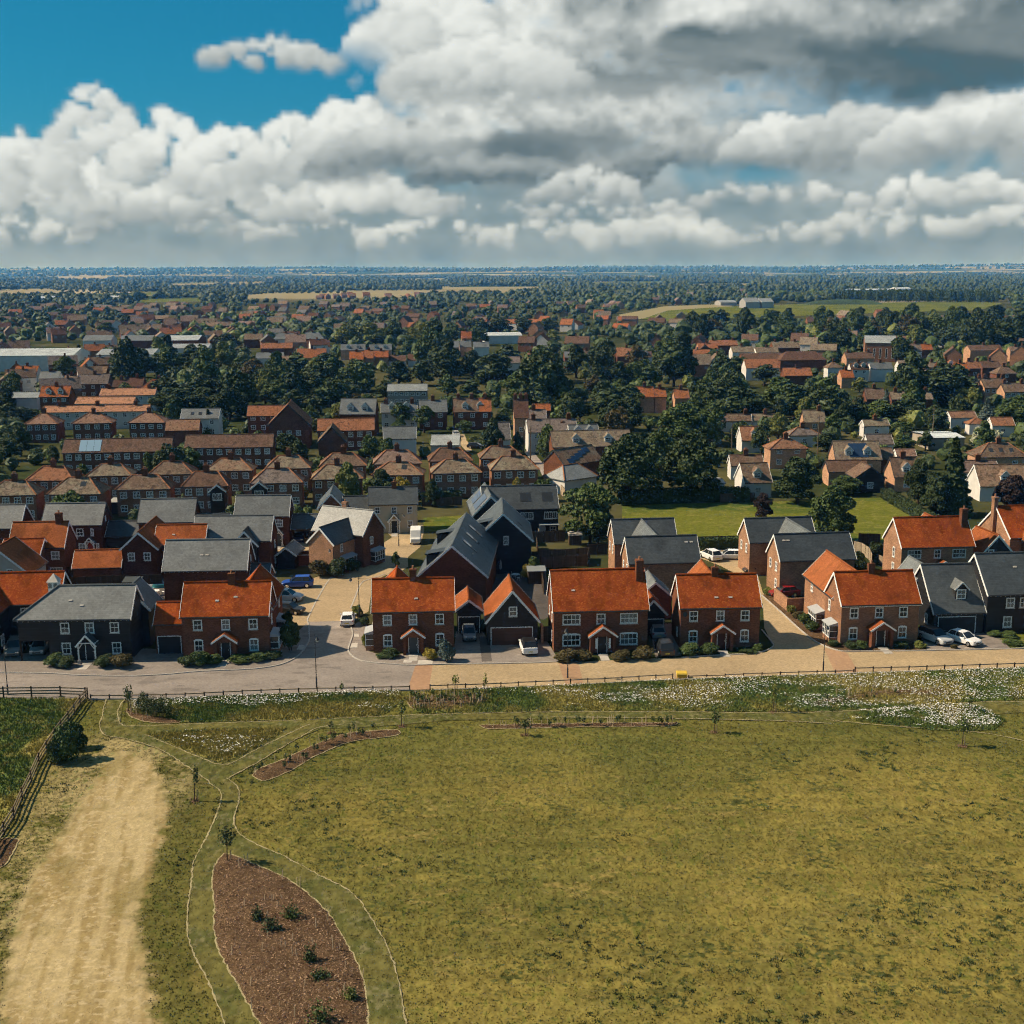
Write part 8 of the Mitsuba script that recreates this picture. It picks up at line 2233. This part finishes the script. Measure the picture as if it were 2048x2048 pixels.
# hedgerows, woods and copses of the plain
pts = []
Y = np.exp(fr.uniform(math.log(1750), math.log(9500), 26000))
X = fr.uniform(-0.46, 0.46, 26000) * Y
g = meshkit.fbm(np.stack([X / 800.0, Y / 230.0, 0 * X], -1), 3, 8)
for x, y, gg, q in zip(X, Y, g, fr.random(26000)):
    if (gg > 0.54 - 0.03 * (y > 3500) or q < 0.02) and (y > 3500 or not blocked(x, y)) and not open_field(x, y):
        pts.append((x, y, fr.uniform(3.5, 6) * (1 + y / 9000)))
for _ in range(520):                                   # hedgerow lines
    y = math.exp(fr.uniform(math.log(1700), math.log(8000)))
    x, a, L = fr.uniform(-0.46, 0.46) * y, fr.choice([0, 0, 0, 1.2]) + fr.normal(0, 0.12), fr.uniform(120, 420) * (1 + y / 4000)
    for t in np.arange(0, L, 9 * (1 + y / 4000)):
        q = (x + t * math.cos(a), y + t * math.sin(a))
        if (q[1] > 3500 or not blocked(*q)) and not open_field(*q):
            pts.append((*q, fr.uniform(2.5, 4.0) * (1 + y / 8000)))
pts = np.array(pts)
far = pts[:, 1] > 2600
key = thing('countryside_trees', 'woods and hedgerows of the plain fading into blue distance', 'trees')
labels[key]['kind'] = 'stuff'
hz = fr.random(len(pts))
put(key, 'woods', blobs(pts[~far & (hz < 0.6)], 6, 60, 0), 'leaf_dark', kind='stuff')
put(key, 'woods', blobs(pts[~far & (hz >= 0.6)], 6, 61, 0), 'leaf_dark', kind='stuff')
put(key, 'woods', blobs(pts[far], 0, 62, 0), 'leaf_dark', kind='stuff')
# woods on the hills
Y = fr.uniform(8500, 13500, 8000)
X = fr.uniform(-0.47, 0.47, 8000) * Y
g = meshkit.fbm(np.stack([X / 1500.0, Y / 700.0, 3.0 + 0 * X], -1), 3, 8)
hp = [(x, y, fr.uniform(9, 16)) for x, y, q in zip(X, Y, g) if q > 0.45]
hp = np.array(hp)
m = blobs(hp, 0, 63, 0)
v, f = m.get()
v[:, 2] += np.maximum(np.repeat(hill_z(hp[:, 0], hp[:, 1]), len(v) // len(hp)), 0) - 6
put(key, 'woods', (v, f), 'leaf_dark', kind='stuff')

# the poplar row at the right and the dark mound before it
for i, u in enumerate(np.linspace(0.273, 0.405, 58)):
    y = 1640 + 14 * math.sin(i * 1.7) - i * 1.2
    plant('poplar_tree', u * y * 0.99, y, 14 + 3.0 * fr.random(), 5.2, 'poplar', 'leaf_mid', 'tall slim poplar in the long row beyond the green field', 'poplar', 'poplars in the row beyond the green field')
gv, gf = grid_mesh(np.linspace(-48, 48, 25), np.linspace(-14, 14, 9), lambda x, y: 6.0 * np.clip(1 - (x / 48) ** 2, 0, 1) ** 0.5 * np.clip(1 - (y / 14) ** 2, 0, 1))
solo('spoil_heap', 'dark overgrown spoil heap at the far edge of the green field', 'mound', (gv + [*(415.46,1516.24), 0.0], gf), 'leaf_dark', smooth=True)


# ------------------------------------------------------------------ cars, lamps, fences
def rounded(hw, z0, z1, r, y):
    """cross-section of a car body at y: half width hw between z0 and z1"""
    pts = []
    for cx, cz, a0 in ((hw - r, z0 + r, -90), (hw - r, z1 - r, 0), (-hw + r, z1 - r, 90), (-hw + r, z0 + r, 180)):
        for k in range(3):
            a = math.radians(a0 + 45 * k)
            pts.append((cx + r * math.cos(a), y, cz + r * math.sin(a)))
    return pts


def loft(sections, cap=True):
    n = len(sections[0])
    m = M()
    f = [(i * n + j, i * n + (j + 1) % n, (i + 1) * n + (j + 1) % n, (i + 1) * n + j) for i in range(len(sections) - 1) for j in range(n)]
    if cap:
        f += [tuple(range(n))[::-1], tuple((len(sections) - 1) * n + j for j in range(n))]
    return m.add(np.array(sections).reshape(-1, 3), f)


def car(label, xy, deg, color, kind='hatch', roof=None, cat='car'):
    """a car heading along its own -y; deg turns it"""
    L, W, Ht = {'hatch': (4.1, 1.76, 1.47), 'suv': (4.5, 1.86, 1.66), 'estate': (4.6, 1.8, 1.46), 'small': (3.7, 1.66, 1.5)}[kind]
    key = thing('car', label, cat)
    X = pose(xy[0], xy[1], deg, 0.03)
    P = lambda name, m, mat, parent=None, **k: put(parent or key, name, m, mat, xf=X, **k)
    hw, belt = W / 2, 0.93 if kind != 'suv' else 1.03
    S = [(-L / 2, 0.80, 0.40, 0.66), (-L / 2 + 0.12, 0.92, 0.26, 0.76), (-L / 2 + 0.55, 0.98, 0.22, belt - 0.10), (-L * 0.18, 1.0, 0.22, belt), (L * 0.2, 1.0, 0.22, belt + 0.03), (L / 2 - 0.35, 0.98, 0.24, belt + 0.04), (L / 2 - 0.06, 0.93, 0.30, belt - 0.02), (L / 2, 0.86, 0.42, belt - 0.14)]
    P('body', loft([rounded(hw * s, a, b, 0.13, y) for y, s, a, b in S]), 'car_paint', smooth=35, color=color)
    rear = L / 2 - 0.16 if kind in ('suv', 'estate', 'small') else L / 2 - 0.3
    G0, G1, G2, G3 = -L * 0.24, -L * 0.05, rear - 0.42, rear
    gl = [[(-hw * 0.90, G0, belt - 0.06), (hw * 0.90, G0, belt - 0.06), (hw * 0.90, G0 + 0.02, belt - 0.02), (-hw * 0.90, G0 + 0.02, belt - 0.02)]]
    sec = lambda y, zb, zt, b, t: [(-b, y, zb), (b, y, zb), (t, y, zt), (-t, y, zt)]
    secs = [sec(G0, belt - 0.06, belt - 0.02, hw * 0.88, hw * 0.86), sec(G1, belt - 0.06, Ht - 0.05, hw * 0.94, hw * 0.70), sec(G2, belt - 0.06, Ht - 0.04, hw * 0.94, hw * 0.70), sec(G3, belt - 0.04, belt + 0.05, hw * 0.88, hw * 0.82)]
    P('windows', loft(secs), 'glass', tint=(0.03, 1))
    rp = [(-hw * 0.71, G1 - 0.03, Ht - 0.06), (hw * 0.71, G1 - 0.03, Ht - 0.06), (hw * 0.71, G2 + 0.05, Ht - 0.05), (-hw * 0.71, G2 + 0.05, Ht - 0.05)]
    mid = [(-hw * 0.6, G1 + 0.15, Ht), (hw * 0.6, G1 + 0.15, Ht), (hw * 0.6, G2 - 0.1, Ht), (-hw * 0.6, G2 - 0.1, Ht)]
    P('roof', M().add(rp + mid, [(4, 5, 6, 7), (0, 1, 5, 4), (1, 2, 6, 5), (2, 3, 7, 6), (3, 0, 4, 7), (3, 2, 1, 0)]), 'car_paint', smooth=40, color=roof or color)
    pil = M()
    for sx in (-1, 1):
        pil.beam((sx * hw * 0.87, G0, belt - 0.04), (sx * hw * 0.70, G1, Ht - 0.04), 0.07, 0.05)
        pil.beam((sx * hw * 0.87, G3, belt), (sx * hw * 0.71, G2, Ht - 0.04), 0.16, 0.06)
        pil.beam((sx * hw * 0.955, (G1 + G2) / 2, belt - 0.05), (sx * hw * 0.715, (G1 + G2) / 2, Ht - 0.04), 0.05, 0.07)
    P('pillars', pil, 'car_paint', color=roof or color)
    R = 0.33 if kind != 'suv' else 0.37
    for sy in (-L * 0.31, L * 0.30):
        for sx in (-1, 1):
            a, b = sx * (hw - 0.19), sx * (hw + 0.012)
            wk = P('wheel', M().tube([(a, sy, R), (b - sx * 0.03, sy, R), (b, sy, R)], [R, R, R * 0.88], 16), 'tyre')
            P('rim', M().tube([(b - sx * 0.02, sy, R), (b + sx * 0.012, sy, R)], [R * 0.66, R * 0.6], 10), 'chrome', parent=wk)
    for sx in (-1, 1):
        P('headlight', M().box(sx * hw * 0.66 - 0.17, -L / 2 + 0.02, 0.60, sx * hw * 0.66 + 0.17, -L / 2 + 0.25, 0.74), 'chrome')
        P('taillight', M().box(sx * hw * 0.78 - 0.1, L / 2 - 0.16, 0.62, sx * hw * 0.78 + 0.1, L / 2 - 0.005, 0.90), 'paint', color=(0.30, 0.015, 0.012))
        P('mirror', M().box(sx * (hw + 0.07) - 0.09, G0 + 0.22, belt - 0.02, sx * (hw + 0.07) + 0.09, G0 + 0.34, belt + 0.13), 'car_paint', color=color)
    P('grille', M().box(-0.45, -L / 2 - 0.012, 0.40, 0.45, -L / 2 + 0.1, 0.56), 'dark_metal')
    P('number_plate', M().box(-0.26, L / 2 - 0.05, 0.50, 0.26, L / 2 + 0.012, 0.61), 'paint', color=(0.62, 0.5, 0.08))
    return key


WHITE, SILVER, BLACK, GREY = (0.72, 0.72, 0.71), (0.46, 0.47, 0.47), (0.012, 0.012, 0.013), (0.30, 0.33, 0.34)
CARS = [('dark green-grey estate car parked at the left edge under the boarded house', (-58.69,134.91), 12, (0.10, 0.13, 0.13), 'suv', None), ('silver-grey car in the carport of the black boarded house', (-55.85,135.34), 8, GREY, 'hatch', None),
        ('bright blue car parked across the side street', (-30.49,164.21), -84, (0.012, 0.06, 0.30), 'suv', None), ('silver car with dark windows parked behind the left red house', (-30.72,157.09), 82, SILVER, 'suv', None), ('black car parked by the bay windows', (-29.27,151.03), 75, BLACK, 'hatch', None),
        ('white hatchback seen from behind at the mouth of the side street', (-20.96,146.39), 184, WHITE, 'hatch', None), ('small grey car facing the road in front of the small garage', (-5.29,139.68), 4, (0.17, 0.2, 0.22), 'small', None),
        ('white crossover with a black roof seen from behind before the barn garage', (1.85,134.72), 186, WHITE, 'suv', BLACK), ('silver car seen from behind between the two middle houses', (17.66,140.46), 182, (0.27, 0.30, 0.30), 'hatch', None), ('black car seen from behind in front of the silver one', (17.77,133.85), 182, BLACK, 'suv', None),
        ('silver car with a black roof beside the bay window house', (50.69,137.6), 25, (0.46, 0.47, 0.47), 'suv', BLACK), ('white hatchback parked before the slate barn', (53.91,136.88), 32, WHITE, 'hatch', None), ('dark red car at the head of the lane', (37.19,158.07), -80, (0.22, 0.012, 0.012), 'hatch', None),
        ('left one of two white cars by the park hedge', (30.69,179.74), 200, WHITE, 'suv', None), ('right one of two white cars by the park hedge', (33.64,179.8), -98, WHITE, 'estate', None), ('dark car in the shade behind the satellite dish house', (36.28,170.6), -85, (0.02, 0.022, 0.024), 'estate', None),
        ('dark blue car under the open carport', (-35.47,193.7), 6, (0.03, 0.05, 0.11), 'hatch', None), ('silver car beside the carport court', (-33.11,194.51), 10, SILVER, 'hatch', None), ('red car at the end of the pale street', (1.42,330.99), 0, (0.42, 0.05, 0.02), 'hatch', None),
        ('dark car parked on the pale street', (8.65,266.3), 175, (0.05, 0.06, 0.06), 'hatch', None), ('black car parked below the dark one on the pale street', (8.62,258.24), 178, BLACK, 'suv', None), ('black car on the lawn by the sandy track', (-8.9,298.18), 80, BLACK, 'estate', None), ('white car beside the small barn roof', (-14.95,320.16), 10, SILVER, 'hatch', None)]
for lab, xy, deg, col, kind, roof in CARS:
    car(lab, xy, deg, col, kind, roof)
cr = np.random.default_rng(3)
for i in range(16):
    x, y = (-161.9,407.76)
    q = (x - 18 + (i % 8) * 4.6 + (i // 8) * 1.5, y - 5 + (i // 8) * 9)
    car('car in the crowded car park at the left, too small to tell apart', q, cr.choice([0, 180]) + cr.normal(0, 3), [(0.7, 0.7, 0.7), SILVER, BLACK, GREY, (0.05, 0.08, 0.2)][i % 5], 'hatch')
for k in labels:
    if 'crowded car park' in (labels[k].get('label') or ''):
        labels[k]['group'] = 'cars in the crowded car park'

# the white camper van at the end of the side street
x, y = (-15.93,192.64)
key = thing('camper_van', 'white camper van half hidden behind the slate roof', 'camper van')
X = pose(x, y, 3, 0.03, 0.82)
put(key, 'body', loft([rounded(1.05 * s, 0.35, b, 0.14, yy) for yy, s, b in ((-2.9, 0.85, 1.0), (-2.75, 0.95, 1.25), (-2.2, 1.0, 1.35), (-1.5, 1.0, 2.7), (2.6, 1.0, 2.75), (2.8, 0.97, 2.6))]), 'car_paint', xf=X, smooth=35, color=(0.72, 0.72, 0.68))
put(key, 'windscreen', M().add([(-0.85, -2.12, 1.45), (0.85, -2.12, 1.45), (0.8, -1.58, 2.45), (-0.8, -1.58, 2.45)], [(0, 1, 2, 3)]), 'glass', xf=X, tint=(0.03, 1))
put(key, 'window', M().box(-1.07, 0.2, 1.5, -1.04, 1.6, 2.1), 'glass', xf=X, tint=(0.03, 1))
put(key, 'window', M().box(1.04, 0.2, 1.5, 1.07, 1.6, 2.1), 'glass', xf=X, tint=(0.03, 1))
for sy in (-1.9, 1.7):
    for sx in (-1, 1):
        put(key, 'wheel', M().tube([(sx * 0.8, sy, 0.33), (sx * 1.06, sy, 0.33)], 0.33, 14), 'tyre', xf=X)

# street lamps
def lamp(label, xy, h, arm=0.45, side=1):
    x, y = xy
    key = thing('street_lamp', label, 'street lamp')
    put(key, 'base', M().tube([(x, y, 0), (x, y, 1.1), (x, y, 1.2)], [0.085, 0.085, 0.05], 8), 'dark_metal')
    put(key, 'post', M().tube([(x, y, 1.1), (x, y, h)], [0.05, 0.035], 8), 'dark_metal')
    put(key, 'arm', M().tube([(x, y, h - 0.35), (x + side * arm * 0.6, y, h - 0.22), (x + side * arm, y, h - 0.3)], 0.022, 6), 'dark_metal')
    hd = put(key, 'lamp_head', M().tube([(x + side * arm, y, h - 0.28), (x + side * arm, y, h - 0.42), (x + side * arm, y, h - 0.62), (x + side * arm, y, h - 0.66)], [0.05, 0.12, 0.24, 0.2], 10), 'dark_metal')
    put(hd, 'lens', M().tube([(x + side * arm, y, h - 0.665), (x + side * arm, y, h - 0.80)], [0.16, 0.10], 10), 'white_paint')


for lab, xy, h, a, s in (('street lamp at the left edge of the road', (-53.64,120.6), 5.8, 0.2, 1), ('street lamp on the verge in front of the side street', (-21.12,122.31), 6.0, 0.25, 1), ('street lamp before the house with side lights', (6.03,125.11), 5.9, 0.2, -1), ('street lamp at the lane mouth on the right', (34.57,126.86), 5.6, 0.2, 1),
                         ('street lamp with a long arm beside the corner house', (-19.81,148.88), 5.6, 1.0, -1), ('street lamp near the cream house', (-18.47,189.65), 5.6, 0.9, 1), ('street lamp by the lit gable at the street bend', (-26.07,169.39), 4.6, 0.5, -1)):
    lamp(lab, xy, h, a, s)
for lab, xy, h in (('thin telegraph pole at the left kerb of the pale street', (2.86,288.54), 9.0), ('telegraph pole in the middle of the pale street', (4.41,277.69), 8.0), ('telegraph pole before the tan roof', (9.41,291.2), 9.0), ('telegraph pole beside the white flat roof', (106.61,300.31), 9.5), ('telegraph pole left of the large red chalet', (73.99,286.04), 9.5), ('telegraph pole before the solar array of the red chalet', (81.47,274.17), 8.5), ('telegraph pole by the red chalet with one dormer', (53.63,288.57), 8)):
    key = thing('telegraph_pole', lab, 'pole')
    put(key, 'pole', M().tube([(*xy, 0), (*xy, h)], [0.15, 0.1], 7), 'wood', tint=(0.5, 0.9))
    put(key, 'crossarm', M().box(xy[0] - 0.5, xy[1] - 0.05, h - 0.6, xy[0] + 0.5, xy[1] + 0.05, h - 0.5), 'wood', tint=(0.3, 0.8))


# rails and fences
def rail_fence(label, line, h, rails, step=None, post=0.12, rail=0.09, tint=(0.75, 1.1), z=0.1):
    key = thing('rail_fence', label, 'fence')
    pts = curve(line, 0.05)
    t = np.r_[0, np.cumsum(np.linalg.norm(np.diff(pts, axis=0), axis=1))]
    if step:
        u = np.linspace(0, t[-1], max(2, int(round(t[-1] / step)) + 1))
        P = np.stack([np.interp(u, t, pts[:, k]) for k in (0, 1)], 1)
    else:
        P = np.asarray(line, float)
    r = np.random.default_rng(len(label))
    for x, y in P:
        put(key, 'post', M().box(x - post / 2, y - post / 2, 0, x + post / 2, y + post / 2, h + 0.08), 'wood', tint=(0.1, 0.8))
    for (x0, y0), (x1, y1) in zip(P[:-1], P[1:]):
        for zz in rails:
            j = r.normal(0, 0.02, 2)
            put(key, 'rail', M().beam((x0, y0, h * zz + j[0]), (x1, y1, h * zz + j[1]), rail * 0.6 if h > 0.8 else rail, rail * (1.5 if h > 0.8 else 1)), 'wood', tint=(tint[0] + 0.2 * r.random(), tint[1]))


rail_fence('three-rail timber fence running diagonally down beside the meadow', [(-44.74,119.35),(-44.73,117.12),(-44.48,114.7),(-44.33,112.63),(-44.18,110.24),(-43.95,107.94),(-43.59,105.01),(-43.2,102.11),(-42.37,98.19),(-41.73,94.63),(-40.93,90.94),(-40.59,88.19),(-40.07,84.05),(-39.3,78.96)], 1.15, (0.28, 0.6, 0.92))
rail_fence('timber rail fence between the meadow and the left road', [(-59.69,119.6),(-56.72,119.79),(-53.78,119.83),(-50.84,119.87),(-47.79,119.91),(-45.0,119.5)], 1.15, (0.35, 0.62, 0.92))
rail_fence('low knee rail along the left road', [(-44.32,119.06),(-36.41,119.32),(-27.69,120.35),(-17.72,121.11),(-11.02,121.36)], 0.5, (0.9,), 1.95, 0.11, 0.10)
rail_fence('low knee rail along the paved road in front of the middle houses', [(-8.85,121.54),(-3.34,121.94),(4.2,122.83),(15.12,124.27),(17.51,124.63)], 0.55, (0.9,), 1.95, 0.11, 0.10)
rail_fence('short low rail right of the yellow grit bin', [(19.21,124.65),(26.32,125.41),(37.84,126.41)], 0.35, (0.85,), 2.0, 0.1, 0.09)
rail_fence('low knee rail along the paved road at the right', [(38.05,126.58),(46.16,127.03),(58.3,128.06)], 0.55, (0.9,), 1.95, 0.11, 0.10)
x, y = (18.54,124.97)
key = thing('grit_bin', 'yellow grit bin at the end of the knee rail', 'grit bin')
put(key, 'bin', M().add([(x - 0.5, y - 0.3, 0.05), (x + 0.5, y - 0.3, 0.05), (x + 0.55, y - 0.33, 0.5), (x - 0.55, y - 0.33, 0.5), (x - 0.5, y + 0.3, 0.05), (x + 0.5, y + 0.3, 0.05), (x + 0.55, y + 0.33, 0.62), (x - 0.55, y + 0.33, 0.62)], [(0, 1, 2, 3), (1, 5, 6, 2), (5, 4, 7, 6), (4, 0, 3, 7)]), 'paint', color=(0.55, 0.33, 0.03))
put(key, 'lid', M().add([(x - 0.6, y - 0.38, 0.5), (x + 0.6, y - 0.38, 0.5), (x + 0.6, y + 0.38, 0.66), (x - 0.6, y + 0.38, 0.66), (x - 0.55, y - 0.3, 0.62), (x + 0.55, y - 0.3, 0.62), (x + 0.55, y + 0.3, 0.74), (x - 0.55, y + 0.3, 0.74)], [(0, 1, 5, 4), (1, 2, 6, 5), (2, 3, 7, 6), (3, 0, 4, 7), (4, 5, 6, 7)]), 'paint', color=(0.62, 0.42, 0.05))


def panel_fence(label, pts, h=1.8, tint=(0.3, 0.8), w=1.85, name='garden_fence'):
    key = thing(name, label, 'fence')
    r = np.random.default_rng(len(label))
    for (x0, y0), (x1, y1) in zip(pts[:-1], pts[1:]):
        L = math.hypot(x1 - x0, y1 - y0)
        n = max(1, round(L / w))
        for i in range(n):
            a, b = np.array((x0 + (x1 - x0) * i / n, y0 + (y1 - y0) * i / n)), np.array((x0 + (x1 - x0) * (i + 1) / n, y0 + (y1 - y0) * (i + 1) / n))
            d = (b - a) / np.linalg.norm(b - a)
            a2, b2 = a + d * 0.06, b - d * 0.06
            put(key, 'panel', M().beam((*a2, 0.05 + h / 2 - 0.02), (*b2, 0.05 + h / 2 - 0.02), 0.04, h - 0.06), 'wood', tint=(tint[0] + 0.12 * r.random(), tint[1]))
            put(key, 'post', M().box(a[0] - 0.05, a[1] - 0.05, 0, a[0] + 0.05, a[1] + 0.05, h + 0.08), 'wood', tint=(0.2, 0.7))


for lab, p, h, t in (('garden fence behind the black boarded house', [(-63.72,163.03),(-58.48,164.23),(-49.81,164.95)], 1.8, (0.1, 0.6)), ('garden fence across the left gardens', [(-66.15,169.19),(-57.67,170.53)], 1.8, (0.1, 0.7)), ('short garden fence between the left gardens', [(-50.34,152.32),(-48.05,153.08)], 1.8, (0.1, 0.5)),
                     ('stepped garden fence behind the black gable', [(3.91,187.99),(4.05,179.19),(8.22,179.28),(12.17,180.66)], 1.8, (0.3, 0.8)), ('lower garden fence before the slate pair', [(4.25,174.16),(11.39,175.54),(11.86,180.66)], 1.8, (0.25, 0.7)), ('brown garden fence right of the black gable', [(3.31,191.58),(8.76,192.07)], 1.9, (0.15, 0.8)), ('pale garden fence under the solar-panelled house', [(3.3,201.6),(4.5,193.09)], 1.9, (0.8, 1.0)), ('pale garden fence beside the sparse olive tree', [(10.0,200.95),(10.97,193.23)], 1.8, (0.8, 1.0)),
                     ('dark garden fence between the olive tree and the slate pair', [(11.66,182.64),(15.05,182.71)], 1.8, (0.1, 0.6)), ('fence behind the barn garage gardens', [(-4.46,177.1),(3.95,177.91),(4.34,159.52)], 1.8, (0.2, 0.6)), ('curved pale fence behind the right slate pair', [(53.87,183.52),(54.76,182.2),(54.91,178.94),(54.08,174.54)], 1.9, (0.95, 1.2)), ('low fence before the lit gable house at the park', [(55.51,175.8),(56.47,171.58)], 1.5, (0.8, 1.1)),
                     ('dark close fence on the near side of the park lawn', [(56.25,189.11),(59.63,188.47)], 1.9, (0.0, 0.7)), ('green-grey fence along the park lawn behind the left slate pair', [(29.68,188.54),(37.06,189.05)], 1.6, (0.1, 0.5)), ('orange board fence right of the solar-panelled house', [(8.86,242.89),(10.35,229.25)], 2.0, (0.9, 1.5)), ('dark brown fence at the back of the park lawn', [(39.9,224.93),(46.85,226.1)], 1.8, (0.05, 0.7)),
                     ('garden fence between the last left slates', [(-69.97,201.95),(-66.06,203.28)], 1.8, (0.1, 0.6)), ('garden fence before the grey shed court', [(-36.89,179.0),(-30.85,179.78)], 1.7, (0.3, 0.8)), ('fence of the garden behind the cream house', [(-17.0,222.5),(-9.45,223.68)], 1.7, (0.2, 0.7))):
    panel_fence(lab, p, h, t)
H = House('garden_wall', 'low brick garden wall before the grey shed', 'wall', (-36.39,176.45), 3)
H.put('wall', M().box(0, 0, 0, 8.0, 0.25, 1.6), 'brick', tint=(0.2, 0.8))
H.put('coping', M().box(-0.03, -0.04, 1.6, 8.03, 0.29, 1.68), 'stone', tint=(0, 0.9))

# garden things
for lab, xy, s, c in (('grey-roofed garden shed behind the barn garage', (3.48,165.4), (2.4, 1.8, 2.1), (0.2, 0.22, 0.22)), ('small shed in the garden behind the black boarded house', (-50.37,156.99), (2.0, 1.6, 1.9), (0.17, 0.19, 0.2)), ('dark shed in the left gardens', (-53.09,161.08), (2.2, 1.8, 1.9), (0.05, 0.06, 0.06)), ('grey hut behind the middle front hipped house', (-71.83,217.28), (5.5, 3.2, 2.4), (0.3, 0.31, 0.29)), ('pale lean-to beside the olive tree garden', (10.29,189.55), (2.0, 1.6, 1.9), (0.4, 0.38, 0.33))):
    key = thing('garden_shed', lab, 'shed')
    X = pose(xy[0], xy[1], 3)
    a, b, hh = s
    put(key, 'wall', M().box(-a / 2, 0, 0, a / 2, b, hh - 0.3), 'boards' if c[0] < 0.1 else 'wood', xf=X, tint=(0.2, 0.7))
    put(key, 'roof', M().add([(-a / 2 - 0.15, -0.15, hh - 0.3), (a / 2 + 0.15, -0.15, hh - 0.3), (a / 2 + 0.15, b + 0.15, hh), (-a / 2 - 0.15, b + 0.15, hh), (-a / 2 - 0.15, -0.15, hh - 0.2), (a / 2 + 0.15, -0.15, hh - 0.2), (a / 2 + 0.15, b + 0.15, hh + 0.1), (-a / 2 - 0.15, b + 0.15, hh + 0.1)], [(0, 1, 5, 4), (1, 2, 6, 5), (2, 3, 7, 6), (3, 0, 4, 7), (4, 5, 6, 7), (0, 1, 2, 3)]), 'paint', xf=X, color=c)
    put(key, 'door', M().box(-0.4, -0.03, 0.05, 0.4, 0.0, 1.7), 'wood', xf=X, tint=(0.1, 0.6))
for lab, xy in (('white garden table and chairs behind the barn garage', (0.48,168.17)), ('pale garden furniture in the left garden', (-49.45,160.09))):
    key = thing('garden_table', lab, 'garden furniture')
    x, y = xy
    put(key, 'table_top', M().tube([(x, y, 0.70), (x, y, 0.74)], 0.6, 12), 'white_paint')
    put(key, 'table_leg', M().tube([(x, y, 0), (x, y, 0.7)], 0.05, 6), 'white_paint')
    for i in range(4):
        cx, cy = x + 1.05 * math.cos(i * 1.57 + 0.4), y + 1.05 * math.sin(i * 1.57 + 0.4)
        put(key, 'chair', M().box(cx - 0.22, cy - 0.22, 0.40, cx + 0.22, cy + 0.22, 0.45).box(cx - 0.22 if math.cos(i * 1.57 + 0.4) < 0 else cx + 0.18, cy - 0.22, 0.45, cx - 0.18 if math.cos(i * 1.57 + 0.4) < 0 else cx + 0.22, cy + 0.22, 0.85).box(cx - 0.2, cy - 0.2, 0, cx - 0.15, cy + 0.2, 0.4).box(cx + 0.15, cy - 0.2, 0, cx + 0.2, cy + 0.2, 0.4), 'white_paint')
for lab, xy, r in (('closed grey parasol behind the barn garage', (-1.71,169.86), 0.2), ):
    key = thing('parasol', lab, 'parasol')
    x, y = xy
    put(key, 'canopy', M().tube([(x, y, 1.0), (x, y, 1.2), (x, y, 2.3), (x, y, 2.5)], [0.05, 0.22, 0.1, 0.02], 8), 'paint', color=(0.3, 0.3, 0.3))
    put(key, 'pole', M().tube([(x, y, 0), (x, y, 2.5)], 0.03, 6), 'dark_metal')
x, y = (-50.38,165.21)
key = thing('paddling_pool', 'turquoise paddling pool in the left garden', 'pool')
put(key, 'wall', M().tube([(x, y, 0), (x, y, 0.45)], 1.2, 18), 'paint', color=(0.05, 0.30, 0.34))
put(key, 'water', M().tube([(x, y, 0.40), (x, y, 0.47)], 1.1, 18), 'solar_glass')
x, y = (-59.77,260.19)
key = thing('trampoline_tent', 'pale turquoise garden tent between two hipped houses', 'tent')
put(key, 'cover', M().tube([(x, y, 0), (x, y, 2.0), (x, y, 2.6)], [1.9, 1.9, 0.6], 10), 'paint', color=(0.30, 0.55, 0.56))


# ------------------------------------------------------------------ labels of the many
def side_word(dx, dy):
    if abs(dx) > 1.3 * abs(dy):
        return 'right of' if dx > 0 else 'left of'
    return 'beyond' if dy > 0 else 'in front of'


MARKS = []
for k, l in labels.items():
    if '__' not in k and l.get('category') in ('house', 'terrace', 'hall', 'warehouse', 'hangar', 'school', 'supermarket', 'shops', 'factory') and l.get('label'):
        part = next((q for q in scene if q.startswith(k + '__')), None)
        c = meshkit.WRITTEN[scene[part]['filename']][0].mean(0)
        MARKS.append((float(c[0]), float(c[1]), l['label']))
SHORT = lambda s: ' '.join(s.split(',')[0].split()[:9])
seen_labels = {}


def place_label(head, x, y):
    d = sorted((math.hypot(x - a, (y - b) * 0.6), a, b, s) for a, b, s in MARKS)
    for dist, a, b, s in d[:14]:
        lab = ' '.join((head + ' ' + side_word(x - a, y - b) + ' the ' + SHORT(s)).split()[:16])
        if lab not in seen_labels:
            seen_labels[lab] = 1
            return lab
    for n in ('second', 'third', 'fourth', 'fifth', 'sixth', 'seventh', 'eighth', 'ninth', 'tenth'):
        lab = ' '.join((n + ' ' + head + ' ' + side_word(x - d[0][1], y - d[0][2]) + ' the ' + SHORT(d[0][3])).split()[:16])
        if lab not in seen_labels:
            seen_labels[lab] = 1
            return lab
    return lab


RN = lambda u: 'brown' if u < 0.1 else 'tan' if u < 0.3 else 'orange' if u < 0.6 else 'grey'
for key, x, y, u, white in FARKEYS:
    labels[key]['label'] = place_label(('white ' if white else '') + RN(u) + '-roofed far house', x, y)
TONE = {'leaf_dark': 'dark', 'leaf_mid': 'green', 'leaf_light': 'yellow-green', 'leaf_brown': 'olive', 'leaf_purple': 'purple', 'leaf_blue': 'bluish', 'leaf_yellow': 'golden', 'leaf_white': 'pale'}
for key, x, y, r, h, w, mat, shape, auto in PLANTED:
    if auto:
        size = 'small ' if h < 6.5 else 'tall ' if h > 13 else 'broad ' if w > 1.15 * h else ''
        labels[key]['label'] = place_label(size + TONE[mat] + ' tree', x, y)
